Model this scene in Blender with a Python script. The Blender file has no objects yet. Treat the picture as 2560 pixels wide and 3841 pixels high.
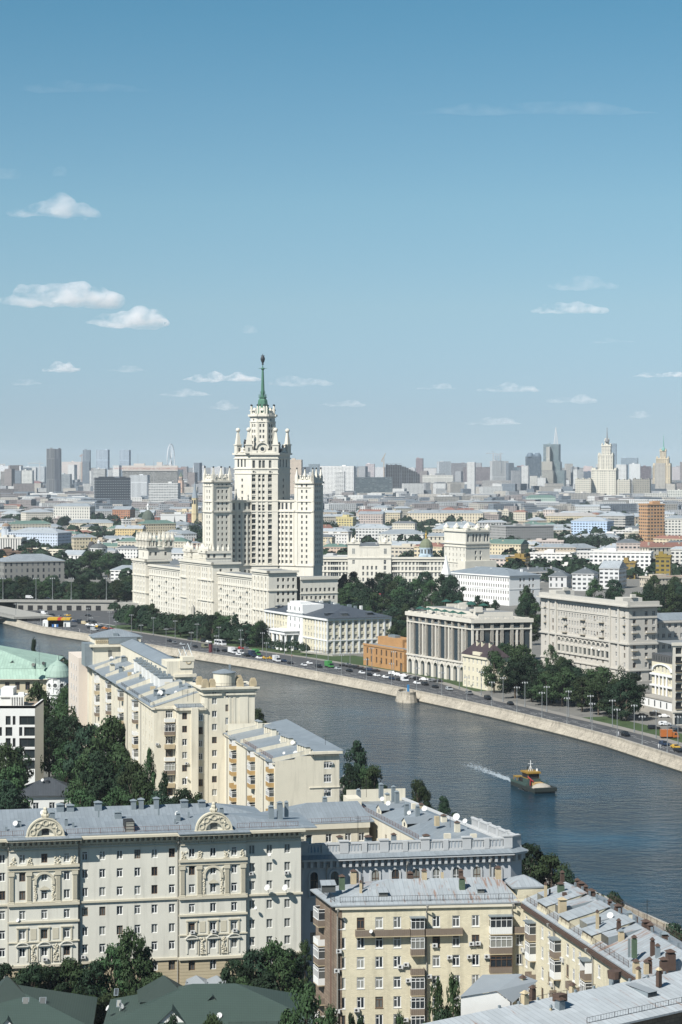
import bpy,math,random
from mathutils import Vector
R = math.radians
scene = bpy.context.scene
COL = scene.collection

# ------------------------------------------------------------------ camera, sky, sun, exposure
H,F,HOR = 100.0,8490.0,1745.0          # eye height (m), focal length and horizon row of a 2560 x 3841 frame
cam_d = bpy.data.cameras.new('camera'); cam = bpy.data.objects.new('camera',cam_d); COL.objects.link(cam)
cam.location = (0,0,H); cam.rotation_euler = (R(90),0,0)
cam_d.sensor_fit = 'VERTICAL'; cam_d.sensor_height = 36.0; cam_d.lens = 36.0 * F / 3841.0
cam_d.shift_y = (HOR - 1920.5) / 3841.0
cam_d.clip_start = 1.0; cam_d.clip_end = 200000.0
scene.camera = cam

SUN_AZ,SUN_EL = 219.0,46.0               # degrees clockwise from +Y (view direction), elevation
world = bpy.data.worlds.new('World'); scene.world = world; world.use_nodes = True
wn,wl = world.node_tree.nodes,world.node_tree.links
wn.clear()
sky = wn.new('ShaderNodeTexSky'); sky.sky_type = 'NISHITA'; sky.sun_disc = False
sky.sun_elevation = R(SUN_EL); sky.sun_rotation = R(SUN_AZ)
sky.altitude = 1500; sky.air_density = 1.0; sky.dust_density = 0.2; sky.ozone_density = 4.0
bg = wn.new('ShaderNodeBackground'); bg.inputs[1].default_value = 0.064
wo = wn.new('ShaderNodeOutputWorld')
# summer air: the clear Nishita sky is toned by height above the horizon (world direction)
wtc = wn.new('ShaderNodeTexCoord'); wsep = wn.new('ShaderNodeSeparateXYZ'); wl.new(wtc.outputs['Generated'],wsep.inputs[0])
wdv = wn.new('ShaderNodeMath'); wdv.operation = 'DIVIDE'; wdv.inputs[1].default_value = 0.25; wdv.use_clamp = True; wl.new(wsep.outputs[2],wdv.inputs[0])
wr = wn.new('ShaderNodeValToRGB'); wl.new(wdv.outputs[0],wr.inputs[0])
SKY_STOPS = [(0.0,(0.50,0.63,0.86)),(0.026,(.513,.641,.876)),(0.098,(.59,.674,.844)),(.279,(.805,.857,.840)),(.457,(.836,.965,.870)),(.633,(.73,.96,.870)),(.788,(.605,.943,.866)),(1.0,(.58,.92,.87))]
while len(wr.color_ramp.elements) < len(SKY_STOPS): wr.color_ramp.elements.new(0.5)
for el,(pp,cc) in zip(wr.color_ramp.elements,SKY_STOPS): el.position = pp
for el,(pp,cc) in zip(wr.color_ramp.elements,SKY_STOPS): el.color = (*cc,1)
wm = wn.new('ShaderNodeMix'); wm.data_type = 'RGBA'; wm.blend_type = 'MULTIPLY'; wm.inputs[0].default_value = 1.0
wl.new(sky.outputs[0],wm.inputs[6]); wl.new(wr.outputs[0],wm.inputs[7]); wl.new(wm.outputs[2],bg.inputs[0]); wl.new(bg.outputs[0],wo.inputs[0])

sun_d = bpy.data.lights.new('sun','SUN'); sun_d.energy = 5.0; sun_d.angle = R(0.53); sun_d.color = (1.0,0.975,0.925)
sun = bpy.data.objects.new('sun',sun_d); COL.objects.link(sun)
to_sun = Vector((math.sin(R(SUN_AZ)) * math.cos(R(SUN_EL)),math.cos(R(SUN_AZ)) * math.cos(R(SUN_EL)),math.sin(R(SUN_EL))))
sun.rotation_euler = to_sun.to_track_quat('Z','Y').to_euler()
sun.location = (0,0,400)

scene.view_settings.view_transform = 'Standard'; scene.view_settings.look = 'None'
scene.view_settings.exposure = 0.64; scene.view_settings.gamma = 1.0
scene.render.engine = 'CYCLES'
scene.cycles.max_bounces = 6; scene.cycles.diffuse_bounces = 2; scene.cycles.glossy_bounces = 2
scene.cycles.transmission_bounces = 2; scene.cycles.volume_bounces = 2; scene.cycles.transparent_max_bounces = 6
scene.cycles.use_denoising = True
# ------------------------------------------------------------------ materials
MATS = {}
ALB = 0.82                                                            # overall level of the base colours
def M(name,col=None,rough=0.8,var=0.12,scale=0.25,streak=0.0,metal=0.0,spec=0.3,objcol=False,
      win=None,brick=None,seam=0.0,rust=0.0,rnd=0.0,bump=0.0,tile=False,ashlar=None):
    """procedural material; win = (pitch_u, pitch_v, u0, u1, v0, v1) draws far-off windows from UV metres"""
    if name in MATS: return MATS[name]
    if col: col = tuple(c * ALB for c in col)
    m = bpy.data.materials.new(name); m.use_nodes = True
    nt = m.node_tree; N,L = nt.nodes,nt.links
    b = N['Principled BSDF']; b.inputs['Roughness'].default_value = rough; b.inputs['Metallic'].default_value = metal
    b.inputs['Specular IOR Level'].default_value = spec
    tc = N.new('ShaderNodeTexCoord')
    def math_(op,a,c=None,d=None):
        n = N.new('ShaderNodeMath'); n.operation = op
        for i,v in enumerate((a,c,d)):
            if v is None: continue
            if isinstance(v,(int,float)): n.inputs[i].default_value = v
            else: L.new(v,n.inputs[i])
        return n.outputs[0]
    def mix(fac,a,c,mode='MIX'):
        n = N.new('ShaderNodeMix'); n.data_type = 'RGBA'; n.blend_type = mode
        for i,v in ((0,fac),(6,a),(7,c)):
            if isinstance(v,(int,float)): n.inputs[i].default_value = v
            elif isinstance(v,tuple): n.inputs[i].default_value = (*v[:3],1)
            else: L.new(v,n.inputs[i])
        return n.outputs[2]
    def noise(sc,det=4,coords='Object',vec=None,rgh=0.6):
        n = N.new('ShaderNodeTexNoise'); n.inputs['Scale'].default_value = sc; n.inputs['Detail'].default_value = det
        n.inputs['Roughness'].default_value = rgh
        src = tc.outputs[coords]
        if vec:
            mp = N.new('ShaderNodeMapping'); mp.inputs['Scale'].default_value = vec; L.new(src,mp.inputs[0]); src = mp.outputs[0]
        L.new(src,n.inputs['Vector']); return n.outputs[0]
    if objcol:
        oi = N.new('ShaderNodeObjectInfo'); c = oi.outputs['Color']
    else:
        rgb = N.new('ShaderNodeRGB'); rgb.outputs[0].default_value = (*col,1); c = rgb.outputs[0]
    sepuv = None
    def uv():
        nonlocal sepuv
        if sepuv is None:
            sepuv = N.new('ShaderNodeSeparateXYZ'); L.new(tc.outputs['UV'],sepuv.inputs[0])
        return sepuv.outputs
    if var:
        f = noise(scale); f = math_('MULTIPLY_ADD',f,2 * var,1 - var)
        f2 = noise(scale * 9,3); f2 = math_('MULTIPLY_ADD',f2,var,1 - var * 0.5)
        f = math_('MULTIPLY',f,f2)
        if streak:
            s = noise(1.0,3,vec=(0.9,0.9,0.07)); s = math_('SUBTRACT',s,0.52); s = math_('MAXIMUM',s,0)
            s = math_('MULTIPLY_ADD',s,-streak * 4,1.0); f = math_('MULTIPLY',f,s)
        n = N.new('ShaderNodeVectorMath'); n.operation = 'SCALE'; L.new(c,n.inputs[0]); L.new(f,n.inputs[3]); c = n.outputs[0]
    if rnd:
        oi2 = N.new('ShaderNodeObjectInfo'); f = math_('MULTIPLY_ADD',oi2.outputs['Random'],2 * rnd,1 - rnd)
        n = N.new('ShaderNodeVectorMath'); n.operation = 'SCALE'; L.new(c,n.inputs[0]); L.new(f,n.inputs[3]); c = n.outputs[0]
    if brick:
        bt = N.new('ShaderNodeTexBrick'); bt.inputs['Scale'].default_value = 1.0
        bt.inputs['Brick Width'].default_value = brick[0]; bt.inputs['Row Height'].default_value = brick[1]
        bt.inputs['Mortar Size'].default_value = brick[2]; bt.inputs['Mortar Smooth'].default_value = 0.3
        bt.inputs['Color1'].default_value = (1,1,1,1); bt.inputs['Color2'].default_value = (*[brick[3]] * 3,1)
        bt.inputs['Mortar'].default_value = (*[brick[4]] * 3,1)
        L.new(tc.outputs['UV'],bt.inputs['Vector']); c = mix(1.0,c,bt.outputs['Color'],'MULTIPLY')
    if seam:
        f = math_('FRACT',math_('DIVIDE',uv()[0],seam)); f = math_('LESS_THAN',f,0.14)
        f = math_('MULTIPLY',f,0.28); c = mix(f,c,(0.10,0.11,0.12))
        cell = math_('FLOOR',math_('DIVIDE',uv()[0],seam)); cell2 = math_('FLOOR',math_('DIVIDE',uv()[1],2.3))
        wnz = N.new('ShaderNodeTexWhiteNoise'); wnz.noise_dimensions = '2D'
        cb = N.new('ShaderNodeCombineXYZ'); L.new(cell,cb.inputs[0]); L.new(cell2,cb.inputs[1]); L.new(cb.outputs[0],wnz.inputs['Vector'])
        f = math_('MULTIPLY_ADD',wnz.outputs[0],0.16,0.92)
        n = N.new('ShaderNodeVectorMath'); n.operation = 'SCALE'; L.new(c,n.inputs[0]); L.new(f,n.inputs[3]); c = n.outputs[0]
    if rust:
        s = noise(1.0,5,'UV',(1.6,0.22,1),0.7); s2 = noise(0.09,2)
        s = math_('ADD',s,math_('MULTIPLY',s2,0.5)); s = math_('SUBTRACT',s,1.02 - rust); s = math_('MULTIPLY',s,9.0)
        cl = N.new('ShaderNodeClamp'); L.new(s,cl.inputs[0]); f = math_('MULTIPLY',cl.outputs[0],0.75)
        c = mix(f,c,(0.20,0.10,0.055))
    if tile:
        f = math_('FRACT',math_('DIVIDE',uv()[1],0.42)); f = math_('LESS_THAN',f,0.22); f = math_('MULTIPLY',f,0.45)
        g = math_('FRACT',math_('DIVIDE',uv()[0],0.30)); g = math_('LESS_THAN',g,0.3); g = math_('MULTIPLY',g,0.25)
        c = mix(math_('MAXIMUM',f,g),c,(0.01,0.014,0.013))
    if ashlar:
        f = math_('FRACT',math_('DIVIDE',uv()[1],ashlar)); f = math_('LESS_THAN',f,0.13); f = math_('MULTIPLY',f,0.5)
        c = mix(f,c,(0.08,0.07,0.05))
    if win:
        pu,pv,u0,u1,v0,v1 = win
        fu = math_('FRACT',math_('DIVIDE',uv()[0],pu)); fv = math_('FRACT',math_('DIVIDE',uv()[1],pv))
        a = math_('MULTIPLY',math_('GREATER_THAN',fu,u0),math_('LESS_THAN',fu,u1))
        d = math_('MULTIPLY',math_('GREATER_THAN',fv,v0),math_('LESS_THAN',fv,v1))
        mk = math_('MULTIPLY',a,d)
        mk = math_('MULTIPLY',mk,math_('GREATER_THAN',uv()[1],0.0))
        cb = N.new('ShaderNodeCombineXYZ'); L.new(math_('FLOOR',math_('DIVIDE',uv()[0],pu)),cb.inputs[0]); L.new(math_('FLOOR',math_('DIVIDE',uv()[1],pv)),cb.inputs[1])
        wnz = N.new('ShaderNodeTexWhiteNoise'); wnz.noise_dimensions = '2D'; L.new(cb.outputs[0],wnz.inputs['Vector'])
        gl = mix(math_('POWER',wnz.outputs[0],3.0),(0.018,0.024,0.030),(0.16,0.17,0.17))
        c = mix(mk,c,gl)
        L.new(math_('MULTIPLY_ADD',mk,-(rough - 0.25),rough),b.inputs['Roughness'])
    L.new(c,b.inputs['Base Color'])
    if bump:
        bp = N.new('ShaderNodeBump'); bp.inputs['Strength'].default_value = 0.6; bp.inputs['Distance'].default_value = bump
        L.new(noise(3.0,5),bp.inputs['Height']); L.new(bp.outputs[0],b.inputs['Normal'])
    MATS[name] = m; return m

def glass_mat(name,base=(0.020,0.026,0.032),light=(0.27,0.27,0.24),pw=2.3):
    if name in MATS: return MATS[name]
    m = bpy.data.materials.new(name); m.use_nodes = True; N,L = m.node_tree.nodes,m.node_tree.links
    b = N['Principled BSDF']; b.inputs['Roughness'].default_value = 0.06; b.inputs['Specular IOR Level'].default_value = 0.5
    oi = N.new('ShaderNodeObjectInfo'); p = N.new('ShaderNodeMath'); p.operation = 'POWER'; p.inputs[1].default_value = pw
    L.new(oi.outputs['Random'],p.inputs[0])
    x = N.new('ShaderNodeMix'); x.data_type = 'RGBA'; x.inputs[6].default_value = (*base,1); x.inputs[7].default_value = (*light,1)
    L.new(p.outputs[0],x.inputs[0]); L.new(x.outputs[2],b.inputs['Base Color'])
    MATS[name] = m; return m

# ------------------------------------------------------------------ plan helpers (photo pixel of the 2560 x 3841 frame -> place on the ground)
def P(sx,sy,z):                   # the point at height z that shows at that pixel -> plan x, y
    Y = (H - z) * F / (sy - HOR); return ((sx - 1280.0) / F * Y,Y)
def X_at(sx,Y): return (sx - 1280.0) / F * Y
def Z_at(sy,Y): return H - (sy - HOR) * Y / F

class Fr:                           # a wall's frame: A -> B left to right seen from outside
    def __init__(s,A,B):
        s.A,s.B = A,B; dx,dy = B[0] - A[0],B[1] - A[1]; s.L = math.hypot(dx,dy)
        s.e = (dx / s.L,dy / s.L); s.n = (s.e[1],-s.e[0])
    def p(s,u,z,d=0.0):
        return (s.A[0] + s.e[0] * u + s.n[0] * d,s.A[1] + s.e[1] * u + s.n[1] * d,z)
    def q(s,u,d=0.0): return s.p(u,0,d)[:2]
    def s_(s,sx):                  # distance along the wall of a photo column
        k = (sx - 1280.0) / F; return (k * s.A[1] - s.A[0]) / (s.e[0] - k * s.e[1])
    def z_(s,sx,sy):              # height on the wall of a photo pixel
        u = s.s_(sx); return Z_at(sy,s.A[1] + s.e[1] * u)
    def rot(s): return math.atan2(s.e[1],s.e[0])

def off(A,ang,L):                 # step L metres from A along a plan angle (degrees, 0 = +x)
    return (A[0] + math.cos(R(ang)) * L,A[1] + math.sin(R(ang)) * L)
def to_col(A,ang,sx):             # walk from A along ang until the photo column sx
    k = (sx - 1280.0) / F; c,s = math.cos(R(ang)),math.sin(R(ang))
    L = (k * A[1] - A[0]) / (c - k * s); return off(A,ang,L)

# ------------------------------------------------------------------ mesh builder (world coordinates)
class MB:
    def __init__(s): s.v,s.f,s.m,s.u = [],[],[],[]
    def face(s,pts,mi=0,uv=None):
        i = len(s.v); s.v += [tuple(p) for p in pts]; s.f.append(tuple(range(i,i + len(pts)))); s.m.append(mi)
        s.u += list(uv) if uv else [(0.0,0.0)] * len(pts)
    def wallq(s,fr,u0,u1,z0,z1,d=0.0,mi=0):
        s.face([fr.p(u0,z0,d),fr.p(u1,z0,d),fr.p(u1,z1,d),fr.p(u0,z1,d)],mi,[(u0,z0),(u1,z0),(u1,z1),(u0,z1)])
    def fb(s,fr,u0,u1,z0,z1,d0,d1,mi=0):
        """box in a wall frame, from outward distance d0 to d1 (d1 = outer face)"""
        p = fr.p
        s.wallq(fr,u0,u1,z0,z1,d1,mi)
        s.face([p(u1,z0,d0),p(u0,z0,d0),p(u0,z1,d0),p(u1,z1,d0)],mi,[(u1,z0),(u0,z0),(u0,z1),(u1,z1)])
        s.face([p(u0,z0,d0),p(u0,z0,d1),p(u0,z1,d1),p(u0,z1,d0)],mi,[(d0,z0),(d1,z0),(d1,z1),(d0,z1)])
        s.face([p(u1,z0,d1),p(u1,z0,d0),p(u1,z1,d0),p(u1,z1,d1)],mi,[(d1,z0),(d0,z0),(d0,z1),(d1,z1)])
        s.face([p(u0,z1,d1),p(u1,z1,d1),p(u1,z1,d0),p(u0,z1,d0)],mi,[(u0,d1),(u1,d1),(u1,d0),(u0,d0)])
        s.face([p(u0,z0,d0),p(u1,z0,d0),p(u1,z0,d1),p(u0,z0,d1)],mi)
    def box(s,x0,y0,x1,y1,z0,z1,mi=0):
        s.fb(Fr((x0,y0),(x1,y0)),0,x1 - x0,z0,z1,-(y1 - y0),0,mi)
    def obox(s,c,ang,w,d,z0,z1,mi=0):
        ca,sa = math.cos(R(ang)),math.sin(R(ang))
        A = (c[0] - ca * w / 2 + sa * d / 2,c[1] - sa * w / 2 - ca * d / 2); B = (A[0] + ca * w,A[1] + sa * w)
        s.fb(Fr(A,B),0,w,z0,z1,-d,0,mi)
    def prism(s,poly,z0,z1,mi=0,top=None,poly2=None):
        """poly counter-clockwise; poly2 = other outline at z1 (same count)"""
        n = len(poly); q = poly2 or poly; u = 0.0
        for i in range(n):
            a,b = poly[i],poly[(i + 1) % n]; c,d = q[(i + 1) % n],q[i]
            l = math.hypot(b[0] - a[0],b[1] - a[1])
            s.face([(a[0],a[1],z0),(b[0],b[1],z0),(c[0],c[1],z1),(d[0],d[1],z1)],mi,[(u,z0),(u + l,z0),(u + l,z1),(u,z1)]); u += l
        s.face([(p[0],p[1],z1) for p in q],mi if top is None else top,[(p[0],p[1]) for p in q])
        s.face([(p[0],p[1],z0) for p in reversed(poly)],mi)
    def ring(s,c,r,n=12,ph=0.0):
        return [(c[0] + r * math.cos(ph + 2 * math.pi * i / n),c[1] + r * math.sin(ph + 2 * math.pi * i / n)) for i in range(n)]
    def cyl(s,c,r0,r1,z0,z1,n=12,mi=0,ph=0.0):
        s.prism(s.ring(c,r0,n,ph),z0,z1,mi,poly2=s.ring(c,max(r1,1e-3),n,ph))
    def lathe(s,c,prof,n=12,mi=0,ph=0.0):
        """prof = [(r, z), ...] from the bottom up"""
        for (r0,z0),(r1,z1) in zip(prof,prof[1:]):
            a,b = s.ring(c,max(r0,1e-3),n,ph),s.ring(c,max(r1,1e-3),n,ph)
            for i in range(n):
                j = (i + 1) % n
                s.face([(*a[i],z0),(*a[j],z0),(*b[j],z1),(*b[i],z1)],mi)
        s.face([(*p,prof[-1][1]) for p in s.ring(c,max(prof[-1][0],1e-3),n,ph)],mi)
    def ball(s,c,r,n=8,mi=0,sq=1.0):
        k = 6; s.lathe(c[:2],[(r * math.sin(math.pi * i / k),c[2] - r * sq * math.cos(math.pi * i / k)) for i in range(k + 1)],n,mi)
    def tube(s,a,b,r,n=5,mi=0,r2=None):
        a,b = Vector(a),Vector(b); d = (b - a).normalized()
        x = d.cross(Vector((0,0,1))) if abs(d.z) < 0.95 else d.cross(Vector((1,0,0))); x.normalize(); y = d.cross(x); r2 = r if r2 is None else r2
        A = [a + (x * math.cos(2 * math.pi * i / n) + y * math.sin(2 * math.pi * i / n)) * r for i in range(n)]
        B = [b + (x * math.cos(2 * math.pi * i / n) + y * math.sin(2 * math.pi * i / n)) * r2 for i in range(n)]
        for i in range(n): s.face([A[i],B[i],B[(i + 1) % n],A[(i + 1) % n]],mi)
        s.face(A,mi); s.face(list(reversed(B)),mi)
    def wall(s,fr,z0,z1,wins=(),depth=0.22,mi=0,reveal=None,d=0.0):
        """a wall with real window openings; wins = [(u_centre, z_bottom, w, h)]"""
        if not wins: s.wallq(fr,0,fr.L,z0,z1,d,mi); return
        us = sorted({0.0,fr.L,*[round(w[0] - w[2] / 2,3) for w in wins],*[round(w[0] + w[2] / 2,3) for w in wins]})
        zs = sorted({z0,z1,*[round(w[1],3) for w in wins],*[round(w[1] + w[3],3) for w in wins]})
        us = [u for u in us if -1e-6 <= u <= fr.L + 1e-6]; zs = [z for z in zs if z0 - 1e-6 <= z <= z1 + 1e-6]
        for i in range(len(us) - 1):
            uc = (us[i] + us[i + 1]) / 2; run = None
            colw = [w for w in wins if abs(uc - w[0]) < w[2] / 2]
            for j in range(len(zs) - 1):
                zc = (zs[j] + zs[j + 1]) / 2
                hole = any(w[1] < zc < w[1] + w[3] for w in colw)
                if hole:
                    if run is not None: s.wallq(fr,us[i],us[i + 1],run,zs[j],d,mi); run = None
                elif run is None: run = zs[j]
            if run is not None: s.wallq(fr,us[i],us[i + 1],run,zs[-1],d,mi)
        rm = mi if reveal is None else reveal; p = fr.p; k = d - depth
        for u,zb,w,h in wins:
            a,b,c,t = u - w / 2,u + w / 2,zb,zb + h
            s.face([p(a,c,d),p(a,c,k),p(a,t,k),p(a,t,d)],rm); s.face([p(b,c,k),p(b,c,d),p(b,t,d),p(b,t,k)],rm)
            s.face([p(a,t,d),p(a,t,k),p(b,t,k),p(b,t,d)],rm); s.face([p(a,c,k),p(a,c,d),p(b,c,d),p(b,c,k)],rm)
    def hip(s,q,z,rise,over=0.6,inset=0.5,mi=0,thick=0.25,inset2=None):
        """low hipped roof on a quad (front-left, front-right, back-right, back-left); inset = hip length / half depth"""
        cx = sum(p[0] for p in q) / 4; cy = sum(p[1] for p in q) / 4
        e = []
        for p in q:
            dx,dy = p[0] - cx,p[1] - cy; l = math.hypot(dx,dy); k = 1 + over * 1.35 / l; e.append((cx + dx * k,cy + dy * k))
        mid = lambda a,b: ((a[0] + b[0]) / 2,(a[1] + b[1]) / 2)
        l,r = mid(e[0],e[3]),mid(e[1],e[2]); dl = math.hypot(e[3][0] - e[0][0],e[3][1] - e[0][1]) / 2; ll = math.hypot(r[0] - l[0],r[1] - l[1])
        i2 = inset if inset2 is None else inset2
        k1,k2 = min(0.48,dl * 2 * inset / ll),min(0.48,dl * 2 * i2 / ll)
        a = (l[0] + (r[0] - l[0]) * k1,l[1] + (r[1] - l[1]) * k1); b = (r[0] + (l[0] - r[0]) * k2,r[1] + (l[1] - r[1]) * k2)
        zt = z + thick; v3 = lambda p,zz: (p[0],p[1],zz)
        def f(pts):
            o = Vector(pts[0]); x = (Vector(pts[1]) - o).normalized(); n = x.cross(Vector(pts[-1]) - o).normalized(); y = n.cross(x)
            s.face(pts,mi,[((Vector(p) - o).dot(x),(Vector(p) - o).dot(y)) for p in pts])
        A,B = v3(a,zt + rise),v3(b,zt + rise); E = [v3(p,zt) for p in e]
        f([E[0],E[1],B,A]); f([E[2],E[3],A,B]); f([E[1],E[2],B]); f([E[3],E[0],A])
        for i in range(4):
            c,d = e[i],e[(i + 1) % 4]; s.face([v3(c,z),v3(d,z),v3(d,zt),v3(c,zt)],mi)
        s.face([v3(p,z) for p in reversed(e)],mi)
        return A,B
    def build(s,name,mats,parent=None,smooth=False,col=None,base=None):
        me = bpy.data.meshes.new(name)
        pp = parent
        while pp is not None and '_o' not in pp: pp = pp.parent
        ox,oy,oz = base if base else (pp['_o'] if pp is not None else (0,0,0))
        me.from_pydata([(a - ox,b - oy,c - oz) for a,b,c in s.v],[],s.f)
        mats = mats if isinstance(mats,(list,tuple)) else [mats]
        for m in mats: me.materials.append(m)
        if len(mats) > 1: me.polygons.foreach_set('material_index',s.m)
        ul = me.uv_layers.new(name='UVMap'); ul.data.foreach_set('uv',[c for uv in s.u for c in uv])
        if smooth: me.shade_smooth()
        me.update()
        return link(name,me,parent,col)

def link(name,data,parent=None,col=None,loc=None):
    o = bpy.data.objects.new(name,data); COL.objects.link(o)
    if parent is not None: o.parent = parent
    if col: o.color = (*[c * ALB for c in col],1)
    if loc: o.location = loc
    return o
def tag(o,label=None,cat=None,group=None,kind=None):
    if label: o['label'] = label
    if cat: o['category'] = cat
    if group: o['group'] = group
    if kind: o['kind'] = kind
    return o
def thing(name,label,cat,at=(0,0),group=None,z=0.0):
    o = bpy.data.objects.new(name,None); COL.objects.link(o); o.empty_display_size = 1.0
    o.location = (at[0],at[1],z); o['_o'] = (at[0],at[1],z)
    return tag(o,label,cat,group)
def copy_tree(o,parent=None):
    c = o.copy(); COL.objects.link(c); c.parent = parent
    for ch in o.children: copy_tree(ch,c)
    return c

# ------------------------------------------------------------------ windows as parts
WM = {}
def window_mesh(w,h,style,fm,gm,sill=True):
    key = (round(w,2),round(h,2),style,fm.name,gm.name)
    if key in WM: return WM[key]
    fr = Fr((-w / 2,0),(w / 2,0)); t = 0.125 if w > 0.7 else 0.09
    a = MB(); 
    a.fb(fr,0,t,0,h,-.10,-.02); a.fb(fr,w - t,w,0,h,-.10,-.02); a.fb(fr,t,w - t,h - t,h,-.10,-.02); a.fb(fr,t,w - t,0,t,-.10,-.02)
    if style == 'two':
        a.fb(fr,w * .46,w * .46 + t,t,h - t,-.10,-.03); a.fb(fr,t,w * .46,h * .66,h * .66 + t * .8,-.10,-.03)
    elif style == 'tee':
        a.fb(fr,w * .5 - t / 2,w * .5 + t / 2,t,h * .70,-.10,-.03); a.fb(fr,t,w - t,h * .70,h * .70 + t * .8,-.10,-.03)
    elif style == 'three':
        for k in (.33,.67): a.fb(fr,w * k - t / 2,w * k + t / 2,t,h - t,-.10,-.03)
        a.fb(fr,t,w - t,h * .62,h * .62 + t,-.10,-.03)
    elif style == 'one': a.fb(fr,w * .5 - t / 2,w * .5 + t / 2,t,h - t,-.10,-.03)
    if sill: a.fb(fr,-.06,w + .06,-.10,-.005,-.2,.12)
    g = MB(); g.face([fr.p(t * .5,t * .5,-.07),fr.p(w - t * .5,t * .5,-.07),fr.p(w - t * .5,h - t * .5,-.07),fr.p(t * .5,h - t * .5,-.07)])
    def mesh(mb,nm,mats):
        me = bpy.data.meshes.new(nm); me.from_pydata(mb.v,[],mb.f)
        for m in mats: me.materials.append(m)
        me.polygons.foreach_set('material_index',mb.m); me.update(); return me
    both = MB(); both.v = a.v + g.v; both.f = a.f + [tuple(i + len(a.v) for i in f) for f in g.f]; both.m = [0] * len(a.f) + [1] * len(g.f)
    WM[key] = (mesh(a,'window',[fm]),mesh(g,'pane',[gm]),mesh(both,'window',[fm,gm]))
    return WM[key]

class Wins:
    """collects one building's windows; the 100 that show largest become parts, the rest one part"""
    def __init__(s,root,fm,gm,split=False,sill=True,fm2=None):
        s.root,s.fm,s.gm,s.split,s.l,s.sill,s.fm2 = root,fm,gm,split,[],sill,fm2
    def add(s,fr,wins,depth=0.22,style='two',d=0.0):
        for w in wins: s.l.append((fr,w,depth,style,d))
    def done(s,limit=100,rng=None):
        rng = rng or random.Random(7)
        def key(t):
            x,y,z = t[0].p(t[1][0],t[1][1]); v = -(t[0].n[0] * x + t[0].n[1] * y); return -(t[1][2] * t[1][3]) * max(v,0) / (x * x + y * y) ** 1.5
        s.l.sort(key=key); ox,oy,oz = s.root['_o']; rest = MB()
        for k,(fr,(u,zb,w,h),depth,style,d) in enumerate(s.l):
            st = style if isinstance(style,str) else rng.choice(style)
            if k < limit:
                fm = s.fm2 if (s.fm2 and rng.random() < .14) else s.fm
                me = window_mesh(w,h,st,fm,s.gm,s.sill); p = fr.p(u,zb,d - depth + .10)
                o = link('window',me[0] if s.split else me[2],s.root,loc=(p[0] - ox,p[1] - oy,p[2] - oz)); o.rotation_euler.z = fr.rot()
                if s.split: link('pane',me[1],o)
            else:
                t = .09; k0 = d - depth
                rest.wallq(fr,u - w / 2 + t,u + w / 2 - t,zb + t,zb + h - t,k0 + .03,1)
                rest.fb(fr,u - w / 2,u - w / 2 + t,zb,zb + h,k0,k0 + .08); rest.fb(fr,u + w / 2 - t,u + w / 2,zb,zb + h,k0,k0 + .08)
                rest.fb(fr,u - t / 2,u + t / 2,zb,zb + h,k0,k0 + .08); rest.fb(fr,u - w / 2 + t,u + w / 2 - t,zb,zb + t,k0,k0 + .08)
        if rest.f: tag(rest.build('window',[s.fm,s.gm],s.root),kind='stuff')

def grid(u0,u1,n,zs,w,h):
    return [(u0 + (u1 - u0) * (i + .5) / n,z,w,h) for z in zs for i in range(n)]
def cols(us,zs,w,h): return [(u,z,w,h) for z in zs for u in us]
# ------------------------------------------------------------------ the setting: water, ground, embankments, roads
WZ = -3.3
bank_px = [(2560,2846),(2418,2798),(2301,2757),(2127,2714),(2015,2691),(1903,2660),(1760,2630),(1557,2588),(1477,2571),(1302,2539),
           (1100,2500),(900,2466),(797,2452),(626,2429),(448,2396),(365,2381),(212,2361)]
bank = [P(a,b,1.1) for a,b in bank_px]
bank = [off(bank[0],-72,420),off(bank[0],-72,60)] + bank + [(-184,1392),(-197,1420),(-207,1446),(-216,1475),(-232,1500)]
def smooth(pl,k=2):
    for _ in range(k):
        pl = [pl[0]] + [((a[0] + 2 * b[0] + c[0]) / 4,(a[1] + 2 * b[1] + c[1]) / 4) for a,b,c in zip(pl,pl[1:],pl[2:])] + [pl[-1]]
    return pl
bank = smooth(bank,1)
def normals(pl):
    out = []
    for i in range(len(pl)):
        a,b = pl[max(i - 1,0)],pl[min(i + 1,len(pl) - 1)]; dx,dy = b[0] - a[0],b[1] - a[1]; l = math.hypot(dx,dy); out.append((dy / l,-dx / l))
    return out                      # to the right of travel = away from the river for the far bank
bn = normals(bank)
def offset(pl,nn,d): return [(p[0] + n[0] * (d if not isinstance(d,list) else d[i]),p[1] + n[1] * (d if not isinstance(d,list) else d[i])) for i,(p,n) in enumerate(zip(pl,nn))]

# water
mw = bpy.data.materials.new('river_water'); mw.use_nodes = True; N,L = mw.node_tree.nodes,mw.node_tree.links
b = N['Principled BSDF']; b.inputs['Base Color'].default_value = (0.005,0.021,0.034,1); b.inputs['Roughness'].default_value = 0.10; b.inputs['IOR'].default_value = 1.33; b.inputs['Specular IOR Level'].default_value = 0.25
tc = N.new('ShaderNodeTexCoord'); mp = N.new('ShaderNodeMapping'); mp.inputs['Rotation'].default_value = (0,0,R(-15)); mp.inputs['Scale'].default_value = (0.34,0.55,1); L.new(tc.outputs['Object'],mp.inputs[0])
n1 = N.new('ShaderNodeTexNoise'); n1.inputs['Scale'].default_value = 0.55; n1.inputs['Detail'].default_value = 5; n1.inputs['Roughness'].default_value = 0.62; L.new(mp.outputs[0],n1.inputs['Vector'])
n2 = N.new('ShaderNodeTexNoise'); n2.inputs['Scale'].default_value = 0.035; n2.inputs['Detail'].default_value = 4; L.new(mp.outputs[0],n2.inputs['Vector'])
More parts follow.
